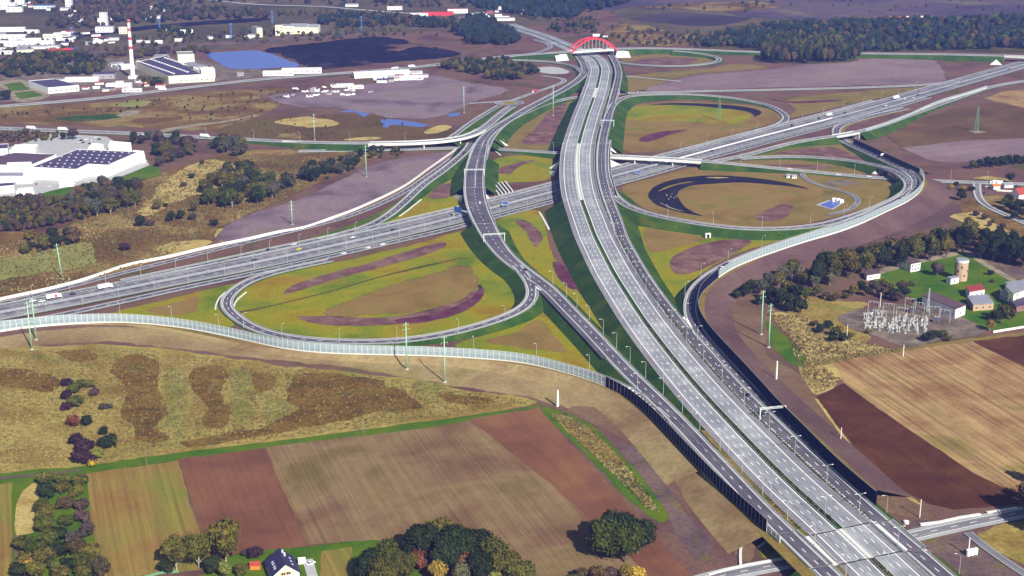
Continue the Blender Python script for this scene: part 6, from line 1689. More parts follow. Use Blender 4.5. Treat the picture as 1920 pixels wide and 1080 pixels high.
clump([(130, 382), (190, 350), (262, 352), (262, 388), (200, 405), (130, 415)], 30, ['mid', 'mid', 'birch'], ['olive', 'dark', 'grey', 'brown'], 'olive tree at the right end of the warehouse wood', 'right end of the warehouse wood', 1.0, 1.4)
clump([(40, 470), (60, 445), (110, 448), (165, 440), (160, 455), (100, 470), (50, 485)], 18, ['bush', 'bush', 'mid'], ['dark', 'dark', 'olive', 'brown'], 'dark shrub above the pale pasture', 'shrubs above the pale pasture', .8, 1.5)
for x, y, k, s, c, l in [(234, 470, 'bush', 1.7, 'plum', 'lone dark round bush on the lower scrubland'), (265, 426, 'mid', 1.1, 'dark', 'dark bush pair, left one, in the middle of the scrubland'), (282, 424, 'bush', 1.6, 'mauve', 'brownish bush beside the dark one on the scrubland'), (320, 416, 'mid', 1.0, 'dark', 'dark bush left of the soil field'), (340, 412, 'mid', .9, 'dark', 'second dark bush left of the soil field'), (362, 412, 'bush', 1.5, 'mauve', 'mauve bush left of the soil field'), (365, 398, 'mid', .9, 'brown', 'brown tree left of the large dark clump'), (400, 424, 'bush', 1.6, 'dark', 'dark bush at the corner of the soil field'), (360, 335, 'bush', 1.4, 'dark', 'dark bush on the straw slope'), (345, 350, 'bush', 1.2, 'mauve', 'mauve bush on the straw slope'), (380, 308, 'bush', 1.2, 'brown', 'brown bush on the straw slope top'), (310, 388, 'bush', 1.0, 'dark', 'small dark bush below the straw slope'), (295, 393, 'mid', .9, 'olive', 'olive tree below the straw slope'), (640, 302, 'bush', 1.4, 'dark', 'dark bush left of the flyover thicket'), (50, 255, 'mid', 1.0, 'brown', 'brown tree in front of the left edge road'), (118, 262, 'mid', .9, 'dark', 'small dark tree before the pale road'), (136, 262, 'mid', 1.3, 'mauve', 'mauve tree before the pale road'), (252, 270, 'tall', .75, 'dark', 'tall dark tree behind the white warehouse'), (12, 188, 'big', .9, 'dark', 'dark tree cut by the left edge beside the lawns'), (175, 350, 'bush', 1.3, 'green', 'green bush against the white warehouse front'), (660, 165, 'bush', 1.0, 'olive', 'olive bush beside the white depot')]:
    tree(x, y, k, s, c, l, 'scattered bushes on the left')

# --- masses that read as one: woods, thickets, tufts
def mass(name, poly, spacing, hmin, hmax, cols, label, leaf=1.1, nleaf=14, seed=1, slim=.42, cap=2600, cat='woodland', jitter=1.0):
    g = np.random.default_rng(seed)
    w = [P(x, y) for x, y in poly]
    xs = [p.x for p in w]; ys = [p.y for p in w]
    area = abs(sum(w[i].x * w[(i + 1) % len(w)].y - w[(i + 1) % len(w)].x * w[i].y for i in range(len(w)))) / 2
    n = min(cap, int(area / spacing ** 2))
    pl = [(p.x, p.y) for p in w]
    pts = []
    while len(pts) < n:
        x = g.uniform(min(xs), max(xs)); y = g.uniform(min(ys), max(ys))
        if inside(x, y, pl): pts.append((x, y))
    iv, if_ = ICO1
    nv = len(iv)
    base_f = np.array(if_)
    V = []; F3 = []; F4 = []; T = []; off = 0
    for x, y in pts:
        h = g.uniform(hmin, hmax); r = h * slim * g.uniform(.8, 1.25)
        c = cols[int(g.integers(len(cols)))]; b = np.array(LEAFC[c]) * g.uniform(.6, 1.0)
        cz = h * .55
        v = iv * np.array([r, r, h * .47]) * (1 + g.uniform(-.25, .15, (nv, 1))) + np.array([x, y, cz])
        V.append(v); F3.append(base_f + off); T.append(np.tile(b, (nv, 1))); off += nv
        d = g.normal(size=(nleaf, 3)); d[:, 2] = np.abs(d[:, 2]) * .9 - .2; d /= np.linalg.norm(d, axis=1, keepdims=True)
        p = np.array([x, y, cz]) + d * np.array([r, r, h * .47]) * g.uniform(.85, 1.15, (nleaf, 1))
        a = g.normal(size=(nleaf, 3)); a /= np.linalg.norm(a, axis=1, keepdims=True); bb = np.cross(a, d)
        q = leaf * g.uniform(.5, 1.2, (nleaf, 1))
        quad = np.stack([p - a * q, p - bb * q, p + a * q, p + bb * q], 1).reshape(-1, 3)
        V.append(quad); F4.append(np.arange(nleaf * 4).reshape(-1, 4) + off); T.append(np.repeat(np.tile(b, (nleaf, 1)) * g.uniform(.8, 1.3, (nleaf, 1)), 4, 0)); off += nleaf * 4
    if not pts: return
    V = np.concatenate(V); T = np.concatenate(T)
    faces = [tuple(f) for f in np.concatenate(F3)] + [tuple(f) for f in np.concatenate(F4)]
    me = bpy.data.meshes.new(name); me.from_pydata(V.tolist(), [], faces)
    at_ = me.color_attributes.new('tint', 'FLOAT_COLOR', 'POINT')
    at_.data.foreach_set('color', np.concatenate([T, np.ones((len(T), 1))], 1).astype(np.float32).ravel())
    me.materials.append(M['leaf_attr']); me.update()
    o = bpy.data.objects.new(name, me); link(o)
    tag(o, label, cat, None, 'stuff')
    return o
MX = ['dark', 'haze_green', 'haze_green', 'green', 'haze_green', 'dark', 'brown']
mass('far_woodland', [(1312, 88), (1340, 72), (1440, 50), (1600, 44), (1760, 40), (2080, 36), (2080, 90), (1760, 96), (1640, 98), (1420, 92)], 13, 11, 17, MX, 'broad mixed woodland across the upper right', seed=2, cap=3600)
mass('near_woodland', [(1424, 112), (1440, 84), (1520, 78), (1600, 86), (1618, 104), (1590, 116), (1500, 120), (1450, 119)], 10, 16, 24, ['dark', 'dark', 'green', 'dark', 'brown', 'olive'], 'dark tall wood standing in front of the upper right woodland', seed=3, slim=.26, cap=1500)
mass('conifer_wood', [(828, 128), (850, 120), (940, 118), (990, 128), (1012, 140), (985, 150), (930, 152), (880, 140)], 8.5, 9, 14, ['dark', 'dark', 'brown', 'olive'], 'compact wood between the main road and the rubble field', seed=4, slim=.36)
mass('far_woodland', [(850, 60), (870, 40), (905, 38), (950, 55), (978, 78), (950, 86), (880, 84)], 12, 12, 18, ['haze_green', 'dark', 'haze_green', 'dark'], 'dark triangular wood behind the coal stockyard', seed=5)
mass('far_woodland', [(860, -8), (1190, -12), (1185, 6), (1120, 20), (1075, 36), (1000, 38), (960, 26), (900, 20)], 15, 12, 20, ['haze_green', 'haze_green', 'dark'], 'dark forest along the top behind the arch bridge', seed=6, cap=2600)
mass('far_woodland', [(590, 44), (640, 32), (760, 36), (850, 42), (860, 55), (740, 50), (640, 56)], 14, 10, 16, ['haze_green', 'brown', 'dark'], 'dark belt of trees behind the far white works', seed=7, cap=1500)
mass('far_woodland', [(90, 52), (100, 25), (180, 12), (330, 16), (480, 22), (520, 34), (420, 36), (250, 46), (160, 56)], 17, 9, 15, ['brown', 'grey', 'mauve', 'dark', 'brown'], 'brown wooded belt in the far left distance', seed=8, cap=2400)
mass('far_woodland', [(-60, -6), (380, -10), (470, 6), (300, 10), (60, 8), (-60, 10)], 22, 9, 15, ['dark', 'grey', 'brown'], 'hazy tree belt along the top left edge', seed=9, cap=1600)
mass('works_thicket', [(-40, 128), (40, 108), (150, 104), (180, 112), (200, 125), (185, 142), (90, 140), (20, 146)], 9, 7, 12, ['dark', 'olive', 'brown', 'dark'], 'dark thicket left of the tall chimney', seed=10, cap=1500)
mass('works_thicket', [(180, 108), (250, 98), (330, 92), (400, 94), (390, 104), (340, 100), (250, 112)], 11, 6, 10, ['brown', 'olive', 'grey', 'mauve'], 'brown thicket behind the factory hall', seed=11, cap=700)
mass('works_thicket', [(290, 68), (300, 58), (350, 56), (360, 66), (320, 72)], 12, 8, 13, ['dark', 'dark', 'olive'], 'dark trees round the far white houses', seed=12, cap=300)
mass('works_thicket', [(390, 70), (440, 56), (480, 52), (600, 66), (640, 58), (700, 54), (800, 62), (840, 72), (740, 66), (600, 78), (450, 82)], 22, 5, 10, ['brown', 'olive', 'grey'], 'sparse scrub trees around the far white works', seed=13, cap=700)
mass('works_thicket', [(250, 160), (262, 150), (300, 150), (316, 158), (270, 166)], 9, 6, 9, ['dark', 'olive', 'brown'], 'dark bushes between chimney and white hall', seed=14, cap=200)
mass('scrub_trees', [(1110, 84), (1150, 50), (1250, 60), (1330, 64), (1420, 58), (1440, 80), (1320, 90), (1180, 86)], 19, 4, 9, ['dark', 'olive', 'grey', 'brown'], 'scattered bushes on the scrub behind the arch bridge', seed=15, cap=900)
mass('scrub_trees', [(1200, 20), (1300, 6), (1460, 4), (1500, 14), (1400, 24), (1280, 22)], 45, 5, 10, ['dark', 'olive'], 'thin bushes on the pale top of the slag tip', seed=16, cap=300)
mass('scrub_trees', [(1020, 58), (1050, 38), (1120, 36), (1130, 60), (1090, 66), (1060, 62)], 14, 5, 10, ['dark', 'olive', 'brown'], 'bushes left of the arch at the motorway end', seed=17, cap=500)
mass('warehouse_wood', [(-60, 388), (60, 374), (130, 382), (200, 352), (262, 350), (262, 380), (180, 408), (60, 432), (-60, 440)], 5.2, 5, 9, ['olive', 'brown', 'olive', 'dark', 'mauve'], 'olive-brown young wood below the white warehouses', leaf=.8, nleaf=26, seed=18, slim=.36, cap=2600)
mass('rough_thicket', [(0, 250), (110, 252), (105, 266), (40, 268), (-60, 262)], 7, 3, 6, ['brown', 'mauve', 'olive'], 'brown thicket between pale road and warehouse yard', seed=19, cap=400)

mass('far_scrub_trees', [(-60, 60), (80, 64), (240, 74), (330, 66), (420, 60), (480, 76), (300, 92), (120, 104), (-60, 108)], 26, 4, 9, ['dark', 'brown', 'grey', 'olive'], 'scattered trees among the far left works and railway', seed=20, cap=900)
mass('far_scrub_trees', [(480, -6), (860, -8), (900, 14), (700, 14), (520, 6)], 30, 8, 14, ['dark', 'grey', 'brown'], 'hazy trees along the top centre edge', seed=21, cap=700)
mass('far_scrub_trees', [(520, 26), (640, 22), (760, 28), (640, 34), (520, 34)], 20, 6, 11, ['dark', 'brown', 'olive'], 'brown trees below the far pale road', seed=22, cap=600)
mass('far_scrub_trees', [(1500, 0), (2080, -8), (2080, 30), (1840, 26), (1560, 30)], 70, 4, 9, ['dark', 'olive', 'brown'], 'sparse bushes on the upper right slag tip', seed=23, cap=500)
mass('far_scrub_trees', [(560, 170), (480, 168), (240, 192), (0, 212), (0, 222), (240, 214), (420, 236), (480, 222)], 20, 1.5, 4, ['olive', 'brown', 'dark'], 'low bushes on the scrub between two roads at upper left', seed=24, cap=900, leaf=.7)
mass('far_scrub_trees', [(480, 222), (620, 214), (720, 216), (850, 246), (600, 262), (420, 252)], 24, 1.0, 3, ['olive', 'brown', 'rust'], 'low bushes on the rust-brown marsh', seed=25, cap=600, leaf=.6)
def tufts(name, poly, n, cols, label, wmin, wmax, seed, dark=None):
    """clumps of long grass: fans of bent blades"""
    g = np.random.default_rng(seed)
    pl = [(P(x, y).x, P(x, y).y) for x, y in poly]
    xs = [p[0] for p in pl]; ys = [p[1] for p in pl]
    pts = []
    while len(pts) < n:
        x = g.uniform(min(xs), max(xs)); y = g.uniform(min(ys), max(ys))
        if inside(x, y, pl): pts.append((x, y))
    dk = [[(P(x, y).x, P(x, y).y) for x, y in q] for q in (dark or [])]
    V = []; F = []; T = []
    k = 0; ph = seed * .7
    for x, y in pts:
        w = g.uniform(wmin, wmax); h = w * g.uniform(.5, .9)
        nz = math.sin(x * .045 + 1.3 * math.sin(y * .031 + ph)) + math.sin(y * .038 + 1.7 * math.sin(x * .027)) + .7 * math.sin((x + y) * .11) + g.normal() * .55
        c = np.array(cols[min(len(cols) - 1, max(0, int((nz + 2.2) / 4.4 * len(cols))))]) * g.uniform(.82, 1.18)
        if dk and any(inside(x + g.normal() * 3, y + g.normal() * 5, q) for q in dk): c = np.array((BRN, RST, OLV, BRN, TAN)[int(g.integers(5))]) * g.uniform(.9, 1.3)
        for j in range(5):
            a = g.uniform(0, 6.28); b = a + g.uniform(.6, 1.4)
            V += [(x + math.cos(a) * w * .55, y + math.sin(a) * w * .55, .1), (x + math.cos(b) * w * .55, y + math.sin(b) * w * .55, .1), (x + math.cos((a + b) / 2) * w * .3 + g.uniform(-.2, .2) * w, y + math.sin((a + b) / 2) * w * .3 + g.uniform(-.2, .2) * w, h * g.uniform(.7, 1.2))]
            F.append((k, k + 1, k + 2)); k += 3
            cc = c * g.uniform(.8, 1.2); T += [cc, cc, cc * 1.15]
    me = bpy.data.meshes.new(name); me.from_pydata(V, [], F)
    at_ = me.color_attributes.new('tint', 'FLOAT_COLOR', 'POINT')
    T = np.array(T); at_.data.foreach_set('color', np.concatenate([T, np.ones((len(T), 1))], 1).astype(np.float32).ravel())
    me.materials.append(M['leaf_attr']); me.update()
    o = bpy.data.objects.new(name, me); link(o); tag(o, label, 'grass', None, 'stuff')
TAN, RST, OLV, PALE, BRN = (.185, .140, .052), (.125, .078, .026), (.115, .115, .038), (.24, .20, .088), (.080, .052, .018)
tufts('meadow_grass', [(-40, 665), (200, 650), (420, 675), (690, 705), (860, 732), (1000, 755), (700, 800), (333, 846), (160, 870), (-40, 888)], 11000, [OLV, TAN, RST, TAN, OLV, TAN, PALE], 'clumps of straw and rust grass covering the rough meadow', .6, 1.5, 31, MEADOW_BROWN)
tufts('strip_grass', [(1030, 775), (1060, 776), (1110, 805), (1165, 860), (1215, 925), (1236, 960), (1215, 955), (1140, 880), (1085, 830)], 1500, [TAN, RST, OLV, PALE, (.06, .06, .03)], 'tangled grass on the strip beside the harrowed field', .6, 1.6, 32)
tufts('scrub_grass', [(-40, 470), (120, 430), (280, 340), (420, 292), (680, 296), (540, 370), (420, 425), (300, 485), (150, 528), (-40, 560)], 9000, [BRN, RST, OLV, BRN, OLV, RST, TAN, PALE], 'rust and straw grass covering the left scrubland', .8, 2.2, 33)
tufts('straw_grass', [(1440, 590), (1500, 592), (1610, 640), (1690, 656), (1540, 684), (1580, 715), (1530, 740), (1500, 700), (1480, 640)], 2600, [TAN, PALE, RST, OLV], 'straw grass around the substation corner', .7, 1.8, 34)
# ------------------------------------------------------------------ buildings
def prism(roof_px, h, wall, roof, label, name='building', cat='building', parapet=.5, over=0.0, windows=(), z0=0.0, holes=None):
    """flat-roofed block: roof corners are map points at height h; walls drop to the ground"""
    w = [P(x, y, h) for x, y in roof_px]
    c = sum(w, Vector()) / len(w); loc = Vector((c.x, c.y, 0))
    q = [Vector((p.x - c.x, p.y - c.y, 0)) for p in w]
    ar = sum(q[i].x * q[(i + 1) % len(q)].y - q[(i + 1) % len(q)].x * q[i].y for i in range(len(q)))
    if ar < 0: q.reverse()
    root = empty(name, loc); tag(root, label, cat)
    n = len(q)
    mb = MB()
    for i in range(n):
        a, b = q[i], q[(i + 1) % n]
        mb.face([(a.x, a.y, -.3), (b.x, b.y, -.3), (b.x, b.y, h + parapet), (a.x, a.y, h + parapet)])
        k = .985
        mb.face([(a.x, a.y, h + parapet), (b.x, b.y, h + parapet), (b.x * k, b.y * k, h + parapet), (a.x * k, a.y * k, h + parapet)])
        mb.face([(a.x * k, a.y * k, h + parapet), (b.x * k, b.y * k, h + parapet), (b.x * k, b.y * k, h - .1), (a.x * k, a.y * k, h - .1)])
    mb.build('wall', M[wall], root)
    mb = MB(); mb.face([(p.x * .985, p.y * .985, h) for p in q]); mb.build('roof', M[roof], root)
    for side, rows, cols, ww, wh in windows:
        win_grid(root, q[side % n], q[(side + 1) % n], h, rows, cols, ww, wh)
    root['_q'] = [(p.x, p.y) for p in q]
    return root
WIN = {}
def win_mesh(w, h, mat='dark_glass'):
    k = (w, h, mat)
    if k not in WIN:
        mb = MB(); mb.box((0, 0, 0), (w, .12, h), mi=0); mb.box((0, -.06, -.12), (w + .2, .14, .1), mi=1); mb.box((0, -.04, 0), (.08, .1, h), mi=1)
        WIN[k] = mb.mesh('window', [M[mat], M['white']])
    return WIN[k]
def win_grid(root, a, b, h, rows, cols, ww, wh, z0=1.0):
    d = b - a; ang = math.atan2(d.y, d.x); nrm = Vector((d.y, -d.x, 0)).normalized()
    for r in range(rows):
        for c in range(cols):
            p = a + d * ((c + .5) / cols) + nrm * .04
            o = bpy.data.objects.new('window', win_mesh(ww, wh)); link(o, root)
            o.location = (p.x, p.y, z0 + (h - z0) * (r + .25) / rows); o.rotation_euler = (0, 0, ang)
def del_q(root):
    if '_q' in root: del root['_q']

def gable(px, py, L, W, hw, hr, rz, wall, roof, label, name='house', cat='house', wins=(2, 3), chimney=True, over=.4):
    """gabled house: ridge along local x; base centre at a map point"""
    root = empty(name, P(px, py, 0), rz); tag(root, label, cat)
    mb = MB(); x, y = L / 2, W / 2
    for q in ([(-x, -y, -.3), (x, -y, -.3), (x, -y, hw), (-x, -y, hw)], [(x, y, -.3), (-x, y, -.3), (-x, y, hw), (x, y, hw)],
              [(x, -y, -.3), (x, y, -.3), (x, y, hw), (x, 0, hr), (x, -y, hw)], [(-x, y, -.3), (-x, -y, -.3), (-x, -y, hw), (-x, 0, hr), (-x, y, hw)]):
        mb.face(q)
    mb.build('wall', M[wall], root)
    k = (hr - hw) / y
    for s in (-1, 1):
        mb = MB(); xo = x + over; yo = y + over; zo = hw - over * k
        top = [(-xo, s * yo, zo + .12), (xo, s * yo, zo + .12), (xo, 0, hr + .12), (-xo, 0, hr + .12)]
        bot = [(a, b, c - .2) for a, b, c in top]
        if s > 0: top.reverse(); bot.reverse()
        mb.face(top); mb.face(list(reversed(bot)))
        for i in range(4):
            j = (i + 1) % 4; mb.face([top[i], bot[i], bot[j], top[j]])
        rf = mb.build('roof', M[roof], root)
    if chimney:
        mb = MB(); mb.box((L * .18, W * .12, hr - 1.6), (.8, .8, 2.4)); mb.build('chimney', M['brick'], rf)
    if wins:
        r, c = wins
        win_grid(root, Vector((-x, -y, 0)), Vector((x, -y, 0)), hw, r, c, 1.1, 1.3, .5)
        win_grid(root, Vector((x, -y, 0)), Vector((x, y, 0)), hw, r, max(1, c - 1), 1.1, 1.3, .5)
        win_grid(root, Vector((-x, y, 0)), Vector((-x, -y, 0)), hw, r, max(1, c - 1), 1.1, 1.3, .5)
    return root
SKY = {}
def skylight(root, x, y, z, w=3.0, d=2.0, rz=0.0, mat='skylight'):
    root = next((c for c in root.children if c.name.startswith('roof')), root)
    k = (w, d, mat)
    if k not in SKY:
        mb = MB(); mb.box((0, 0, 0), (w, d, .7), top=.8); SKY[k] = mb.mesh('skylight', M[mat])
    o = bpy.data.objects.new('skylight', SKY[k]); link(o, root); o.location = (x, y, z); o.rotation_euler = (0, 0, rz)

# --- big white warehouse and its neighbours
wh = prism([(58, 314), (142, 318), (165, 308), (202, 310), (260, 285), (145, 280)], 12, 'white', 'roof_dark', 'large white warehouse with dark roof and rows of pale skylights', 'warehouse', 'warehouse')
base = wh.location
for i in range(9):
    for j in range(6):
        x = 150 + i * 13.2 - j * 17; y = 283 + j * 5.6 + i * .6 - (0 if j < 4 else 0)
        if inside(x, y, [(66, 313), (140, 316), (163, 306.5), (200, 308), (252, 286), (147, 282)]):
            p = P(x, y, 12); skylight(wh, p.x - base.x, p.y - base.y, 12, 2.0, 2.0, 0, 'skylight_dull')
del_q(wh)
o = prism([(-40, 309), (56, 311), (106, 290), (28, 286), (-40, 302)], 10, 'white', 'roof_brown', 'left white hall with ribbed brown roof beside the big warehouse', 'warehouse', 'warehouse')
b0 = o.location
for i in range(6):
    p = P(18 + i * 7.5, 309.5 - .2 * i, 10); mb = MB(); mb.box((p.x - b0.x, p.y - b0.y, 10), (4.0, 3.0, 2.6)); mb.build('roof_fan', M['white'], o)
for i in range(5):
    a = P(-30 + i * 10, 305 - i * 3.9, 10); b = P(62 + i * 10, 306 - i * 3.9, 10)
    mb = MB(); mb.tube((a.x - b0.x, a.y - b0.y, 10.3), (b.x - b0.x, b.y - b0.y, 10.3), .5, .5, 6); mb.build('roof_rib', M['roof_dark'], o)
del_q(o)
for pts, h, w_, r_, l in [([(-30, 331), (44, 331), (44, 323), (-30, 323)], 6, 'white', 'roof_grey', 'low white block in front of the ribbed hall'), ([(-40, 354), (26, 348), (28, 342), (-40, 346)], 7, 'white', 'roof_dark', 'white block with navy roof at the left edge'), ([(30, 361), (64, 359), (62, 352), (34, 354)], 4, 'white', 'white', 'small white shed in front of the warehouse yard'),
        ([(203, 274), (247, 278), (246, 268), (206, 265)], 7, 'white', 'white', 'white block behind the big warehouse roof'), ([(246, 290), (272, 292), (270, 284), (250, 282)], 8, 'white', 'white', 'white end block at the right of the warehouse'), ([(165, 278), (196, 280), (194, 271), (172, 269)], 5, 'white', 'white', 'white loading block behind the warehouse, left one'), ([(18, 283), (66, 280), (72, 272), (28, 272)], 6, 'white', 'white', 'long white building behind the ribbed hall'), ([(-30, 281), (14, 279), (16, 270), (-30, 272)], 6, 'white', 'roof_dark', 'white building cut by the left edge behind the ribbed hall'),
        ([(30, 336), (60, 334), (64, 327), (34, 327)], 5, 'white', 'white', 'low white lean-to at the warehouse front'), ([(110, 344), (138, 342), (136, 335), (112, 336)], 4, 'white', 'white', 'white dock house at the warehouse front')]:
    o = prism(pts, h, w_, r_, l, 'warehouse_block', 'building'); del_q(o)
for i, (x, y) in enumerate([(104, 352), (70, 346), (48, 345), (84, 349), (122, 347), (130, 351)]):
    pass

# --- factory with saw rows and the chimney
fac = prism([(316, 143.5), (379, 140), (310, 104.5), (254, 116.5)], 10, 'cream', 'roof_dark', 'large factory hall with dark roof and rows of white roof lights', 'factory_hall', 'factory')
b0 = fac.location
for (x0, y0, x1, y1) in [(258.5, 114.5, 326, 138), (284.5, 111.5, 352, 135), (310, 108.5, 374, 130)]:
    for i in range(15):
        t = i / 14; p = P(x0 + (x1 - x0) * t, y0 + (y1 - y0) * t, 10)
        skylight(fac, p.x - b0.x, p.y - b0.y, 10, 3.4, 3.4, 0, 'white')
del_q(fac)
for pts, h, w_, r_, l, win in [([(316, 146), (402, 142), (398, 139), (316, 142.5)], 8, 'cream', 'white', 'long cream front range of the factory', [(0, 1, 9, 2.0, 1.4)]), ([(377, 133), (403, 130), (400, 126), (374, 128)], 12, 'cream', 'white', 'cream end block at the right of the factory', [(0, 1, 3, 2.2, 1.0)]), ([(333, 103), (364, 102), (361, 96.5), (331, 97.5)], 18, 'cream', 'roof_grey', 'tall cream tower block rising above the factory roof', [(0, 1, 1, 18, 1.0)]), ([(362, 126), (390, 124), (360, 116), (345, 118)], 11, 'grey_wall', 'roof_grey', 'grey-roofed hall right of the factory', []), ([(286, 108), (318, 106), (316, 102), (290, 103)], 9, 'grey_wall', 'roof_grey', 'grey shed behind the factory hall', [])]:
    o = prism(pts, h, w_, r_, l, 'factory_block', 'factory', windows=win); del_q(o)
def chimney():
    root = empty('chimney', P(249.5, 147, 0)); tag(root, 'tall white factory chimney with four red bands near the top', 'chimney')
    Hh = 84.0; bands = [(0, .50, 'white'), (.50, .545, 'red_arch'), (.545, .655, 'white'), (.655, .70, 'red_arch'), (.70, .80, 'white'), (.80, .85, 'red_arch'), (.85, .945, 'white'), (.945, 1.0, 'red_arch')]
    rad = lambda t: 3.4 - 1.5 * t
    for a, b, m_ in bands:
        mb = MB(); mb.tube((0, 0, Hh * a), (0, 0, Hh * b), rad(a), rad(b), 20, caps=(b == 1.0)); mb.build('stack_band', M[m_], root, True)
    for t in (.62, .82, .98):
        mb = MB(); mb.tube((0, 0, Hh * t), (0, 0, Hh * t + .5), rad(t) + .9, rad(t) + .9, 16); mb.build('platform', M['steel'], root)
    mb = MB(); mb.box((0, 0, 0), (11, 11, 4)); mb.build('plinth', M['white'], root)
chimney()
# hall beside the lawns
o = prism([(90, 165), (148, 160), (102, 148), (53, 152)], 8, 'white', 'roof_dark', 'white hall with dark blue roof beside the two lawns', 'hall', 'building', windows=[(0, 1, 6, 2.2, 1.6)]); del_q(o)
